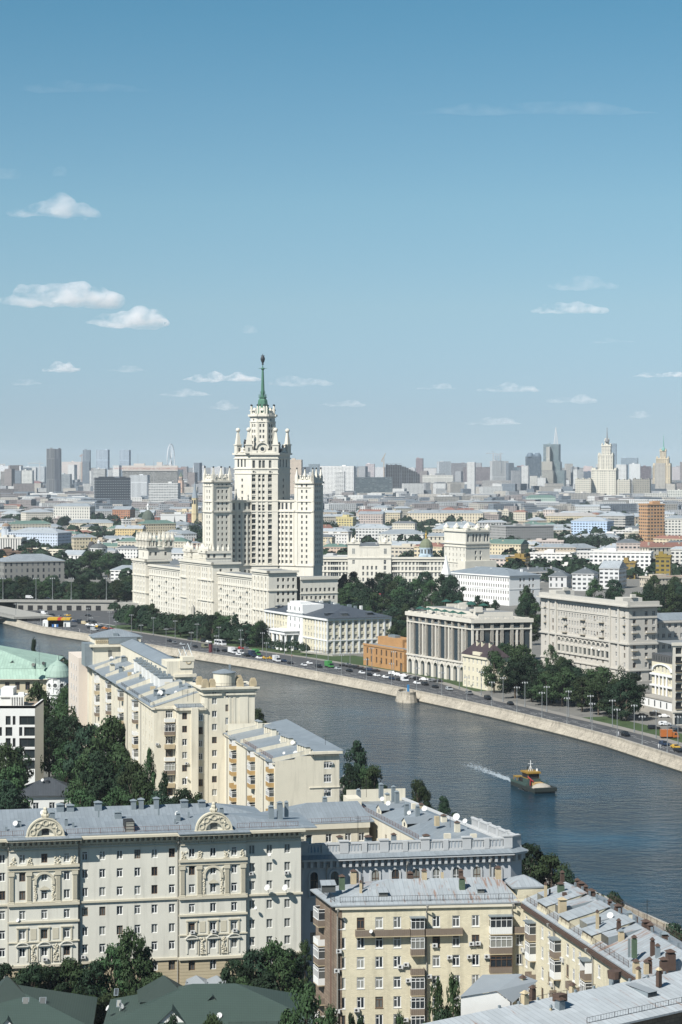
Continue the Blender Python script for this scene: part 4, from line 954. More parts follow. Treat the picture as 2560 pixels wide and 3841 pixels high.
for t_ in (.28,.62):                                                # gabled dormers on the courtyard slope
    p = ridge_b(t_,1.4); g = MB(); fr = Fr(off(p,108,1.6),off(p,288,1.6)); pk = 2.6
    for d_ in (0,): g.face([fr.p(0,BT + .3,0),fr.p(fr.L,BT + .3,0),fr.p(fr.L,BT + 1.6,0),fr.p(fr.L / 2,BT + pk,0),fr.p(0,BT + 1.6,0)])
    disc(g,fr,fr.L / 2,BT + 1.3,.45,.04,2,8); g.face([fr.p(-.2,BT + 1.6,.2),fr.p(fr.L / 2,BT + pk + .1,.2),fr.p(fr.L / 2,BT + pk + .1,-6),fr.p(-.2,BT + 1.6,-4)][::-1],1); g.face([fr.p(fr.L / 2,BT + pk + .1,.2),fr.p(fr.L + .2,BT + 1.6,.2),fr.p(fr.L + .2,BT + 1.6,-4),fr.p(fr.L / 2,BT + pk + .1,-6)][::-1],1)
    g.build('dormer',[m_creamlt,m_zinc,m_glass],B)
for t_,o_,w,h,m1,m2 in ((.15,6,.9,1.4,m_chim,None),(.24,9,1.1,1.2,m_creamlt,m_rusty),(.36,5.5,.8,1.7,m_sheet,m_sheet),(.44,4.5,.9,1.9,m_sheet,m_sheet),(.5,7,.9,1.2,m_creamlt,None),(.66,6,.9,2.2,m_sheet,m_sheet),(.73,5,1.0,1.6,m_creamlt,m_sheet),(.8,7.5,.8,2.4,m_sheet,m_sheet),(.88,6,.9,2.2,m_sheet,m_sheet),(.95,2,.9,2.0,m_sheet,m_sheet),(.08,9,1.0,1.1,m_creamlt,m_rusty),(.55,9.5,.9,1.2,m_chim,m_rusty)):
    roof_box(B,'chimney',ridge_b(t_,o_),BT + .3 + 2.4 * min(o_,13 - o_) / 6.5,w,w * .9,h,m1,m2,18)
for t_,o_,r_ in ((.20,11,.75),(.42,8,.6),(.58,2.8,.55),(.33,3.2,.45),(.7,3.4,.5),(.1,11,.5)): dish(B,(*ridge_b(t_,o_),BT + 3.2),r_,250)
for x in (3,9,14.5,20,26,31,36): roof_box(B,'chimney',fB.q(x,-6 - rnd.random() * 3),BT + 1.6,.9 + rnd.random() * .5,.8,1.0,m_creamlt if rnd.random() < .6 else m_sheet,m_rusty if rnd.random() < .5 else None,11)
antenna(B,fB.p(12.5,BT + 1.5,-7),5.5); antenna(B,(*ridge_b(.9,3),BT + 2),4); antenna(B,(*ridge_b(.05,7),BT + 2.4),3)
railing(B,[(*ridge_b(.04,.3),BT + .3),(*ridge_b(.95,.3),BT + .3)],mat=m_rail)
b = MB(); a_ = off(wl,286,12); fr = Fr(off(a_,190,3.0),a_); b.fb(fr,0,3.0,10,27.0,-6,0); b.build('stair_bay',m_creamlt,B)
for z in (19.5,22.6): balcony(B,ly,4,3.0,z,1.2,m_slat,True)
Bw.done(100)
# link building behind B and A
lq = [(-14.5,477),(6.0,482.5),(2.5,497),(-18,492)]; LB = thing('link_building','cream link building with a plain zinc roof behind the stone balustrade','building',lq[0])
b = MB(); f1 = Fr(lq[0],lq[1]); w1 = cols([f1.L * k for k in (.38,.58,.78,.92)],[20.0,16.4],1.3,1.8); b.wall(f1,0,24,w1,.25); LW = Wins(LB,m_wframe,m_glass); LW.add(f1,w1,.25)
for i in (1,2,3): b.wallq(Fr(lq[i],lq[(i + 1) % 4]),0,Fr(lq[i],lq[(i + 1) % 4]).L,0,24)
b.fb(f1,0,f1.L,22.9,24,0,.7); b.build('wall',m_creamlt,LB); b = MB(); b.hip(lq,24,3.2,.9,.6,0,.2,.1); b.build('roof',m_zinc,LB); LW.done(50)
roof_box(LB,'chimney',(-3.5,490),26.4,.9,.9,1.4,m_sheet,m_sheet); railing(LB,[f1.p(0,24.3,.5),f1.p(f1.L,24.3,.5)],mat=m_rail)

# ---------- C: yellow brick house
C_ = [(-0.6,355.0),(27.4,358.0),(24.6,371.5),(-4.1,368.0)]; fC = Fr(C_[0],C_[1]); CT = 30.8
C = thing('apartment_house','yellow brick apartment house with brown balconies and a rust-streaked zinc roof','apartment house',fC.q(14))
Cw = Wins(C,m_wframe,m_glass,split=True,fm2=m_dframe); b = MB(); s = fC.s_; S5 = lambda x: s(1100 + x / 1.742)
crow = [27.2,24.1,21.0,17.8,14.7,11.9,8.8,5.7,2.6]; cc = [S5(x) for x in (317,442,563,681,936,1065,1193)]
ws = cols(cc,crow,1.22,1.78); b.wall(fC,0,CT,ws,.16); Cw.add(fC,ws,.16,('two','two','tee'))
fL = Fr(C_[3],C_[0]); b.wallq(fL,0,fL.L,0,CT,0,1); b.fb(fC,-.02,.75,0,CT - .4,-.05,.03,1)
fR_ = Fr(C_[1],C_[2]); b.wallq(fR_,0,fR_.L,0,CT); b.wallq(Fr(C_[2],C_[3]),0,28,0,CT); b.fb(fC,-.3,fC.L,CT - .5,CT,-.1,.35,2)
for u in (S5(810),S5(1352)):                                        # balcony stacks
    w_ = 2.15 if u < 15 else 3.5
    for i,z in enumerate(crow[:8]):
        gl = not (i == 2 and w_ < 3); balcony(C,fC,u,w_,z - 1.05,1.05 if w_ < 3 else 1.3,m_white if (w_ > 3 and i == 0) else m_slat,gl,m_sheet if i == 0 else None,1.0,1.75,0,m_wframe if not (w_ > 3 and i in (2,)) else m_dframe)
for a,c_ in ((405,762),(862,1104)): balcony(C,fC,(S5(a) + S5(c_)) / 2,S5(c_) - S5(a),26.15,.95,m_slat)
for x,y in ((298,1160),(285,1288),(288,1553),(415,1548),(700,1272),(738,1258),(925,1137),(1022,1217),(1152,1217),(1165,1132),(1207,1130),(1265,1217),(888,1340),(752,1362),(735,1620)): ac(C,fC,S5(x),Z_at(2900 + y / 1.742,355) - .3)
dish(C,fC.p(S5(505),27.0,1.2),.3,240)
downpipe(C,fC,S5(872),3,CT - 1.2,.15); downpipe(C,fC,-.0,3,CT - 1.4,.35); downpipe(C,fC,S5(1430),3,CT - 1.2,.15)
for i,z in enumerate(crow[:7]): balcony(C,fL,4.2,3.2,z - 1.05,1.1,m_slat if i % 2 == 0 else m_white,i in (0,2,3),None)
ld = MB()
for o_ in (0,.5): ld.tube(fL.p(11.2 + o_,10,.5),fL.p(11.2 + o_,31.5,.5),.04,4)
for i in range(60): ld.tube(fL.p(11.2,10 + i * .35,.5),fL.p(11.7,10 + i * .35,.5),.025,3)
ld.build('ladder',m_rail,C)
# attic corner between C and the river wing
fK = Fr((27.4,358.0),(29.0,358.1)); ws = cols([fK.L * .5],crow[1:8],1.1,1.7); b.wall(fK,0,CT + .6,ws,.16); Cw.add(fK,ws,.16); balcony(C,fK,.8,1.7,26.15,.9,m_slat)
b.obox((29.6,363.0),12,4.6,7,CT - 1,CT + 2.0); b.build('wall',[m_yellow,m_brown,m_creamlt],C)
r = MB(); r.hip(C_,CT,2.7,.75,.75,0,.2,.1); r.hip([(27.4,359.2),(32.2,360.2),(31,366.6),(26.4,366)],CT + 2.0,1.3,.3,.5); r.build('roof',m_zincr,C)
fk2 = Fr((27.35,359.6),(31.9,360.6)); g = MB(); g.fb(fk2,1.2,2.4,CT + .7,CT + 1.35,-.05,.04); g.build('window',m_glass,C)
rz = lambda d: CT + .2 + 2.7 * max(0,d) / 6.6
for x,d_,w in ((600,1.8,1.4),(1243,2.2,1.1),(250,4.0,2.2)):
    u = S5(x); g = MB(); z = rz(d_); g.face([fC.p(u - w / 2,z - .4,-d_),fC.p(u + w / 2,z - .4,-d_),fC.p(u + w / 2,z + .75,-d_),fC.p(u - w / 2,z + .75,-d_)],1)
    g.face([fC.p(u - w / 2 - .15,z + .78,-d_ + .25),fC.p(u + w / 2 + .15,z + .78,-d_ + .25),fC.p(u + w / 2 + .1,z + 1.15,-d_ - 2.6),fC.p(u - w / 2 - .1,z + 1.15,-d_ - 2.6)],0,[(0,0),(w,0),(w,2.8),(0,2.8)]); g.face([fC.p(u + w / 2,z - .4,-d_),fC.p(u + w / 2,z + .9,-d_ - 2.4),fC.p(u + w / 2,z + .78,-d_)],2); g.face([fC.p(u - w / 2,z - .4,-d_),fC.p(u - w / 2,z + .78,-d_),fC.p(u - w / 2,z + .9,-d_ - 2.4)],2)
    g.build('dormer',[m_zincr,m_glass,m_sheet],C)
for x,d_,w,h,m1,m2 in ((342,5,.9,1.3,m_greenp,m_rusty),(457,3.0,.4,1.5,m_chim,m_rusty),(478,4.5,.2,1.7,m_iron,None),(425,6.5,.9,1.2,m_chim,m_rusty),(1128,3.6,.9,1.5,m_greenp,m_rusty),(897,6.6,.8,1.0,m_chim,m_rusty),(805,7,.9,.6,m_rusty,m_rusty),(1143,7,.7,.8,m_rusty,m_rusty),(1018,6.8,.4,.9,m_chim,None),(1388,6.5,.9,1.3,m_chim,m_rusty)): roof_box(C,'chimney',fC.q(S5(x),-d_),rz(min(d_,6.6)),w,w * .8,h,m1,m2,6)
railing(C,[fC.p(.5,CT + .5,-.3),fC.p(S5(900),CT + .5,-.3)]); railing(C,[fC.p(S5(890),CT + .5,-.3),fC.p(fC.L - .2,CT + .5,-.3)])
railing(C,[(-4.0,367.5,CT + .5),(-1.0,356,CT + .5)]); antenna(C,fC.p(S5(480),33,-5),4)
Cw.done(100)

# ---------- D: the river wing of the yellow house, and E: its nearest wing
dA,dB = (28.9,357.6),(40.4,303.8); fD = Fr(dA,dB); dR = off(dA,12,13.5); dE = off(dB,12,13.5)
D = thing('apartment_house','pale yellow apartment house along the river trees, its grey roof crowded with chimneys','apartment house',dA)
Dw = Wins(D,m_wframe,m_glass,split=True,fm2=m_dframe); b = MB(); s = fD.s_; S6 = lambda x: s(1860 + x / 2.24)
ws = cols([S6(x) for x in (258,392,450,603,655,707,868)],crow,1.2,1.85); b.wall(fD,0,CT,ws,.16); Dw.add(fD,ws,.16,('two','tee'))
b.wallq(Fr(dR,dA),0,13.5,0,CT); b.wallq(Fr(dE,dR),0,fD.L,0,CT); b.wallq(Fr(dB,dE),0,13.5,0,CT); b.fb(fD,0,fD.L,CT - .7,CT - .1,0,.55,1); b.build('wall',[m_yellow,m_rusty],D)
for x in (320,530,790):
    for i,z in enumerate(crow[:6]):
        st = (x + i * 7) % 3; balcony(D,fD,S6(x),2.3,z - 1.05,1.1,m_slat if st else m_white,st != 1,m_sheet if i == 0 else None)
balcony(D,fD,S6(680),4.6,crow[1] - 1.05,1.0,m_slat)
for x,y in ((487,1235),(570,1250),(235,1225),(240,1405),(478,1520)): ac(D,fD,S6(x),Z_at(3000 + y / 2.24,345) - .3)
for x in (228,500,822): downpipe(D,fD,S6(x),3,CT - 1.2)
r = MB(); r.hip([dA,dB,dE,dR],CT,3.0,.9,.1,0,.2,.1); r.build('roof',m_zincr,D)
dz = lambda d: CT + .2 + 3.0 * max(0,1 - abs(d - 6.75) / 7.6)
for u,w_ in ((6.0,3.4),(15.5,3.6),(27.5,3.6),(37.0,3.2)):    # wedge dormers: a grey face towards the camera
    g = MB(); d0,d1 = 1.4,6.4; z = dz(d0)
    P0,P1,P2 = fD.p(u,dz(d0) + 1.0,-d0),fD.p(u,dz(d1) + .05,-d1),fD.p(u,dz(d0) - .2,-d0); Q0,Q1,Q2 = fD.p(u - w_,dz(d0) + 1.0,-d0),fD.p(u - w_,dz(d1) + .05,-d1),fD.p(u - w_,dz(d0) - .2,-d0)
    g.face([Q0,P0,P1,Q1],0,[(0,0),(w_,0),(w_,5),(0,5)]); g.face([P2,P1,P0],1); g.face([Q2,Q0,Q1],1); g.face([Q2,P2,P0,Q0],2); g.build('dormer',[m_zincr,m_sheet,m_glass],D)
for u in (11.5,22.5,33.5):                                         # cross walls of cream brick with zinc tops
    g = MB(); g.face([fD.p(u,CT - .4,.1),fD.p(u,dz(6.5) + .35,-6.5),fD.p(u,dz(.5) + .9,-.4)],0); g.face([fD.p(u,CT - .4,.1),fD.p(u,dz(.5) + .9,-.4),fD.p(u - 5,dz(.5) + .9,-.4),fD.p(u - 5,CT - .4,.1)],0)
    g.face([fD.p(u + .1,dz(.5) + .95,.0),fD.p(u + .1,dz(6.5) + .42,-6.7),fD.p(u - 5,dz(6.5) + .42,-6.7),fD.p(u - 5,dz(.5) + .95,.0)],1,[(0,0),(6,0),(6,5),(0,5)]); g.build('cross_gable',[m_yellow,m_zincr],D)
railing(D,[fD.p(1,CT + .5,-.2),fD.p(fD.L - 6,CT + .5,-.2)],mat=m_rusty); railing(D,[(*off(fD.q(2),12,13.6),CT + .4),(*off(fD.q(fD.L - 2),12,13.6),CT + .4)],mat=m_rusty,step=2.6)
for x,y,w,h,m1,m2 in ((420,810,.4,2.0,m_chim,m_rusty),(455,800,.25,1.2,m_iron,None),(548,800,.95,1.9,m_greenp,m_rusty),(578,832,.6,1.3,m_rusty,None),(628,825,.7,.7,m_chim,m_sheet),(560,915,1.1,1.5,m_chim,m_chim),(855,1080,.42,2.6,m_chim,m_rusty),(876,1060,.25,1.7,m_iron,None),(1035,1120,.55,1.9,m_rusty,m_rusty),(1055,1150,.75,.8,m_chim,m_sheet),(1122,1280,.3,2.3,m_sheet,None),(1165,1285,.65,2.3,m_greenp,m_rusty),(1318,1290,.55,2.0,m_rusty,m_rusty),(1362,1310,.6,1.4,m_sheet,m_rusty),(1470,1385,1.15,1.9,m_rusty,m_rusty),(1412,1430,.95,1.5,m_rusty,m_rusty),(1293,1415,.6,1.2,m_rusty,m_rusty),(1265,1420,.6,.9,m_chim,m_rusty),(1180,1415,.8,.9,m_chim,m_rusty),(560,680,.6,1.4,m_rusty,m_rusty),
                            (686,760,.7,1.7,m_rusty,m_rusty),(720,785,1.0,1.7,m_rusty,m_rusty),(758,805,.6,1.5,m_rusty,m_rusty),(805,840,1.1,1.5,m_rusty,m_rusty),(828,880,.8,.8,m_chim,m_sheet),(960,930,.6,1.5,m_rusty,m_rusty),(995,940,.5,1.6,m_sheet,None),(1030,975,1.0,1.6,m_rusty,m_rusty),(1125,1020,.7,1.3,m_creamlt,m_sheet),(1265,1120,1.1,1.8,m_rusty,m_rusty),(1302,1140,.8,1.6,m_rusty,m_rusty),(1420,1200,1.0,1.3,m_rusty,m_sheet),(1185,1060,.3,1.7,m_rusty,None)):
    p = P(1860 + x / 2.24,3000 + y / 2.24,33.0); roof_box(D,'chimney',p,32.9,w,w * .85,h * .85,m1,m2,12)
p = P(1860 + 963 / 2.24,3000 + 1030 / 2.24,33.0); dish(D,(p[0],p[1],34.0),.5,250); antenna(D,(p[0] + 5,p[1] - 3,33),4)
for i in range(14): roof_box(D,'vent',fD.q(4 + i * 3.5,-7.2),dz(6.75),.3,.3,.5,m_sheet)
Dw.done(100)
ee = 39.0; eR = (32.0,289.6); eN = off(eR,ee,34); eS = off(eR,ee,-30)
Eq = [off(eS,ee - 90,8),off(eN,ee - 90,8),off(eN,ee + 90,5.6),off(eS,ee + 90,5.6)]; fE = Fr(Eq[0],Eq[1])
E = thing('apartment_house','nearest pale grey metal roof at the lower right corner, with rusty chimneys','apartment house',eR)
b = MB(); ws = cols([fE.L * k / 20 for k in range(1,20)],crow[:3],1.2,1.7); b.wall(fE,0,CT,ws,.2); EW = Wins(E,m_dframe,m_glass); EW.add(fE,ws,.2)
for i in (1,2,3): b.wallq(Fr(Eq[i],Eq[(i + 1) % 4]),0,Fr(Eq[i],Eq[(i + 1) % 4]).L,0,CT)
b.build('wall',m_brown,E); EW.done(60)
r = MB(); oz = 33.0; a_,c_ = eS,eN; v = lambda p,z: (p[0],p[1],z); of,ob = .8,.5; F0,F1 = off(Eq[0],ee - 90,of),off(Eq[1],ee - 90,of); B1,B0 = off(Eq[2],ee + 90,ob),off(Eq[3],ee + 90,ob); Lr = 64
r.face([v(F0,CT),v(F1,CT),v(c_,oz),v(a_,oz)],0,[(0,0),(Lr,0),(Lr,9),(0,9)]); r.face([v(B1,CT),v(B0,CT),v(a_,oz),v(c_,oz)],0,[(Lr,0),(0,0),(0,6),(Lr,6)]); r.fb(Fr(F0,F1),0,Lr,CT - .25,CT - .01,-.4,0); r.build('roof',m_zincp,E)
for x,y,w,h,m1,m2,z in ((245,1735,.8,1.4,m_chim,m_chim,32.6),(540,1760,1.0,1.0,m_sheet,m_rusty,32.2),(465,1815,.3,.8,m_chim,m_sheet,31.6),(645,1625,.7,.8,m_chim,m_rusty,32),(998,1535,1.1,1.1,m_sheet,None,32),(1200,1495,.55,.9,m_chim,m_rusty,32.8),(310,1640,.7,.7,m_rusty,m_rusty,31.5),(228,1600,.7,1.4,m_chim,m_rusty,31.3),(160,1570,.6,.9,m_chim,m_rusty,31.3),(1372,1530,.6,1.3,m_rusty,m_chim,33)):
    p = P(1860 + x / 2.24,3000 + y / 2.24,z); roof_box(E,'chimney',p,z,w,w * .85,h,m1,m2,ee)
p = P(1860 + 540 / 2.24,3000 + 1690 / 2.24,33.1); b = MB(); b.obox(p,ee,1.45,1.2,33.1,34.0); b.build('chimney_hood',m_rusty,E)
p = P(1860 + 998 / 2.24,3000 + 1500 / 2.24,33.0); b = MB(); b.cyl(p,.85,.95,33.0,34.0,12); b.build('chimney_hood',m_rusty,E)
for i in range(10): roof_box(E,'vent',off(eR,ee,-16 + i * 3.3),oz - .05,.28,.28,.35,m_sheet,None,ee)
railing(E,[v(off(off(eR,ee,-8),ee - 90,7.2),CT + .3),v(off(off(eR,ee,14),ee - 90,7.2),CT + .3)],.8,m_iron,2.2); railing(E,[v(off(off(eR,ee,-7),ee + 90,5.2),CT + .2),v(off(off(eR,ee,6),ee + 90,5.2),CT + .2)],.8,m_iron,2.2)
g = MB(); p = off(off(eR,ee,6.5),ee - 90,4.6); fr = Fr(off(p,ee + 180,.8),off(p,ee,.8)); z0 = 31.4
g.fb(fr,0,1.6,z0,z0 + 1.1,-.1,0,1); g.face([fr.p(-.1,z0 + 1.12,.15),fr.p(1.7,z0 + 1.12,.15),fr.p(1.7,32.9,-4),fr.p(-.1,32.9,-4)],0); g.face([fr.p(0,z0,0),fr.p(0,z0 + 1.1,0),fr.p(0,32.7,-3.9)],2); g.face([fr.p(1.6,z0 + 1.1,0),fr.p(1.6,z0,0),fr.p(1.6,32.7,-3.9)],2); g.build('dormer',[m_zincr,m_glass,m_sheet],E)
g = MB(); p = P(1822,3790,30.0); fr = Fr(off(p,186,3.2),off(p,6,3.2)); g.face([fr.p(0,27,0),fr.p(6.4,27,0),fr.p(6.4,31.0,0),fr.p(4.6,32.4,0),fr.p(0,31.8,0)]); g.face([fr.p(-.2,31.85,.2),fr.p(4.6,32.5,.2),fr.p(9,33.0,-7),fr.p(4,33,-7)],1); g.face([fr.p(4.6,32.5,.2),fr.p(6.7,30.9,.2),fr.p(11,32.5,-5),fr.p(9,33.0,-7)],1); g.face([fr.p(0,27,0),fr.p(0,31.8,0),fr.p(4,33,-7),fr.p(4,27,-7)],0); g.build('stair_gable',[m_white,m_zincr],E); dish(E,fr.p(3.6,29.4,.9),.42,250)
# ------------------------------------------------------------------ the cream apartment group in the middle distance
KD = 104.0                                                           # its long axis in plan (degrees)
# K3: right-hand block with the blank end wall
k3 = [(-15.6,536.0),(-0.4,540.0),off((-0.4,540.0),KD,60),off((-15.6,536.0),KD,62)]
K3 = thing('apartment_house','cream apartment block with a blank end wall, ochre balconies and stepped grey roof','apartment house',k3[0])
KW = Wins(K3,m_wframe,m_glass,split=True,fm2=m_dframe); b = MB(); t = MB(); f = Fr(k3[0],k3[1]); l3 = Fr(k3[3],k3[0]); rr3 = Fr(k3[1],k3[2])
kr = [28.0,24.65,21.3,18.0,14.7,11.4,8.1,4.8]
ws = cols([f.s_(600 + 1235 / 1.96)],[z - .2 for z in kr],1.85,1.9); b.wall(f,0,29.4,ws,.2); KW.add(f,ws,.2,'three')
b.face([f.p(0,29.4),f.p(f.L,29.4),f.p(f.L,31.9),f.p(9.6,31.9),f.p(9.6,30.9),f.p(5.2,30.9),f.p(4.6,30.2),f.p(0,29.9)])
s3 = lambda zx: l3.s_(600 + zx / 1.96)
ws = cols([s3(x) for x in (478,515,615,650,745,785,805)],kr,1.05,1.75); b.wall(l3,0,29.4,ws,.3); KW.add(l3,ws,.3,'two')
b.wallq(rr3,0,rr3.L,0,31.9); b.wallq(Fr(k3[2],k3[3]),0,15,0,31.9)
for x0,x1,d in ((470,525,.35),(600,655,.3),(745,800,.35)): a,c = s3(x0),s3(x1); b.fb(l3,a,c,0,29.3,-.1,-.02)
b.build('wall',m_cream,K3)
t.fb(f,f.s_(600 + 1100 / 1.96),f.L + .6,31.3,31.9,-.1,.9); t.fb(rr3,-.4,rr3.L,31.5,31.9,0,.9); n = 12
for i in range(n): x = f.s_(1165) + (i + .5) * (f.L - f.s_(1165)) / n; t.fb(f,x - .12,x + .12,30.9,31.3,0,.7)
t.fb(f,f.s_(1161),f.L + .15,23.2,23.4,0,.2); t.fb(l3,0,l3.L,29.1,29.5,-.1,.5); t.build('cornice',m_cream,K3)
for x,w in ((555,3.4),(690,3.8),(828,3.6)):
    for i,z in enumerate(kr[:7]):
        gl = (i + x) % 3 != 0; balcony(K3,l3,s3(x),w,z - 1.0,1.25,m_ochre,gl,m_sheet if i == 0 else None,1.0,1.6)
for x in (498,640,765): downpipe(K3,l3,s3(x),1,28.5)
for x,y in ((1258,808),(1222,1012)): ac(K3,f,f.s_(600 + x / 1.96),f.z_(600 + x / 1.96,2450 + y / 1.96) - .3)
pr = lambda u,d: (k3[0][0] + math.cos(R(KD)) * u + math.cos(R(14.7)) * d,k3[0][1] + math.sin(R(KD)) * u + math.sin(R(14.7)) * d)
rz3 = lambda d: 29.6 + d * .19
r = MB(); v3 = lambda u,d,z: (*pr(u,d),z)
r.face([v3(.2,-.6,29.5),v3(.2,9.6,rz3(9.6)),v3(62,9.6,rz3(9.6)),v3(62,-.6,29.5)][::-1],0,[(0,0),(0,11),(62,11),(62,0)][::-1]); r.face([v3(-.2,9.6,rz3(9.6)),v3(-.9,16.7,32.05),v3(62,16.7,32.7),v3(62,9.6,rz3(9.6))][::-1],0,[(0,11),(0,18),(62,18),(62,11)][::-1])
r.build('roof',m_zinc,K3)
for u0 in (1.0,19.5,39,56):                                        # cross parapets with chimney rows
    g = MB(); fr = Fr(pr(u0,-.4),pr(u0,9.4)); g.face([fr.p(0,29.2),fr.p(fr.L,31.0),fr.p(fr.L,32.3),fr.p(0,30.5)],0); g.face([fr.p(0,30.5,-.5),fr.p(fr.L,32.3,-.5),fr.p(fr.L,31.0,-.5),fr.p(0,29.2,-.5)],0); g.face([fr.p(0,30.5),fr.p(fr.L,32.3),fr.p(fr.L,32.3,-.5),fr.p(0,30.5,-.5)],1)
    g.build('cross_parapet',[m_cream,m_zinc],K3)
    for k in range(4 if u0 < 50 else 2): roof_box(K3,'chimney',pr(u0 + .3 + k * 1.8,8.2 - k * .2),rz3(8.2),1.3,1.1,1.5,m_cream,m_zinc,14)
for u,d,r_ in ((2.5,5.5,.8),(18,8.4,.8),(26,7.2,.6),(6,3.5,.5)): dish(K3,v3(u,d,rz3(d) + .7),r_ * .7,250)
railing(K3,[v3(3,.1,29.8),v3(18,.1,29.8)],mat=m_rail); railing(K3,[v3(21,.1,29.8),v3(38,.1,29.8)],mat=m_rail); antenna(K3,v3(3,13,33),2.5)
KW.done(100)

# K2: the square stair tower with the round lantern drum
k2a,k2b = (-35.9,595.2),(-22.8,598.6); f = Fr(k2a,k2b); k2c,k2d = off(k2b,KD + 1,13.5),off(k2a,KD + 1,13.5)
K2 = thing('apartment_tower','tall square cream apartment tower with a cylindrical drum and pots on its flat roof','apartment house',k2a)
KW = Wins(K2,m_wframe,m_glass,split=True,fm2=m_dframe); b = MB(); t = MB(); zs = [37.0 - i * 3.44 for i in range(11)]; Z2 = 41.4
ws = cols([f.s_(600 + 402 / 1.96)],[z + .1 for z in zs] + [39.6],1.3,1.7); ws = [w if w[1] < 39 else (w[0],39.7,1.3,.9) for w in ws]; ws += cols([f.s_(600 + 494 / 1.96)],[z - 1.9 for z in zs] + [38.6],.8,1.8)
b.wall(f,0,Z2,ws,.25); KW.add(f,ws,.25,'one'); lf = Fr(k2d,k2a); w2 = cols([5,9.5],zs,1.2,1.7); b.wall(lf,0,Z2,w2,.25); KW.add(lf,w2,.25,'one')
b.wallq(Fr(k2b,k2c),0,13.5,0,Z2); b.wallq(Fr(k2c,k2d),0,Fr(k2c,k2d).L,0,Z2)
for u0,u1 in ((0,.9),(f.L - 4.2,f.L - 1.8),(f.L - 5.9,f.L - 5.2),(6.5,7.0)): b.fb(f,u0,u1,0,39.6,-.1,.12)
b.face([(*p,Z2) for p in (k2a,k2b,k2c,k2d)],1); b.build('wall',[m_cream,m_flat],K2)
for fr in (f,lf,Fr(k2b,k2c)):
    t.fb(fr,-1.1,fr.L + 1.1,Z2 - .4,Z2 + .15,-.3,1.1); t.fb(fr,-.6,fr.L + .6,Z2 - 1.1,Z2 - .4,-.1,.5); t.fb(fr,-.3,fr.L * .34,39.4,39.9,-.1,.45); t.fb(fr,fr.L * .42,fr.L + .3,39.4,39.9,-.1,.45)
t.build('cornice',m_cream,K2); railing(K2,[f.p(0,Z2 + .2,-.2),f.p(f.L,Z2 + .2,-.2)],.9,m_iron,1.5)
for q in (f.q(.2,-.2),f.q(f.L * .42 * .0 + .9 * 2 + .3,-.4),f.q(f.L - 3.9,-.5),f.q(f.L - .4,-.4),f.q(f.L - 2.4,-9),f.q(.2,-8)):
    g = MB(); g.obox(q,15,1.7,1.5,Z2,Z2 + 1.6); g.obox(q,15,1.4,1.2,Z2 + 1.6,Z2 + 2.1); g.obox(q,15,1.0,.9,Z2 + 2.1,Z2 + 2.35); g.build('roof_post',m_chim,K2)
g = MB(); c = f.q(6.6,-6.5); g.cyl(c,2.9,2.9,Z2,Z2 + 3.3,24); g.cyl(c,3.15,3.15,Z2 + 3.3,Z2 + 3.5,24,1); g.cyl(c,3.15,.4,Z2 + 3.5,Z2 + 4.3,24,1); g.obox(off(c,40,1.9),14,.5,.5,Z2 + 3.6,Z2 + 5.4,2); g.build('drum',[m_cream,m_zinc,m_sheet],K2)
for x in (8.8,): dish(K2,f.p(x,17,.7),.4,240)
KW.done(100)

# K1: the long block on the left of the group
k1a,k1b = (-88.5,760.0),(-49.3,597.0); l1 = Fr(k1a,k1b); Z1 = 36.0
K1 = thing('apartment_house','long cream apartment block running away behind the big trees, white balconies and stepped zinc roof','apartment house',k1b)
KW = Wins(K1,m_wframe,m_glass,split=True,fm2=m_dframe); b = MB(); t = MB(); zs = [33.2 - i * 3.42 for i in range(10)]; s1 = lambda zx: l1.s_(zx / 1.96)
ucol = [s1(x) for x in (665,690,760,780,845,870,955,975,1055,1075,1100,1118)]
ws = cols(ucol,zs,1.15,1.8); b.wall(l1,0,Z1,ws,.35); KW.add(l1,ws,.35,'two')
st = Fr(k1b,off(k1b,14,5.6)); ws = cols([st.L * .72],zs,1.9,2.0); b.wall(st,0,Z1,ws,.3); KW.add(st,ws,.3,'three')      # set-back face beside the front block
fb0 = off(k1b,14,5.6); fA0 = off(fb0,KD + 180,5.2); fA1 = to_col(fA0,14,768); ff = Fr(fA0,fA1); sl = Fr(fb0,fA0)
ws = cols([2.4],zs,.9,1.7); b.wall(sl,0,Z1,ws,.3); KW.add(sl,ws,.3,'one')
ws = cols([ff.s_(600 + 183 / 1.96)],[z + .1 for z in zs],1.3,1.75); b.wall(ff,0,Z1 + .2,ws,.25); KW.add(ff,ws,.25,'two')
b.fb(ff,ff.s_(600 + 228 / 1.96),ff.s_(600 + 278 / 1.96),0,Z1 + .4,-.1,1.3); ws = cols([ff.s_(600 + 300 / 1.96)],[z - .3 for z in zs],1.1,1.7); KW.add(ff,ws,-.1,'two')
b.wallq(Fr(fA1,off(fA1,KD,9)),0,9,0,Z1 + .2)
far = off(k1a,14,15); b.wallq(Fr(off(k1b,14,15),far),0,l1.L,0,Z1); b.wallq(Fr(far,k1a),0,15,0,Z1)
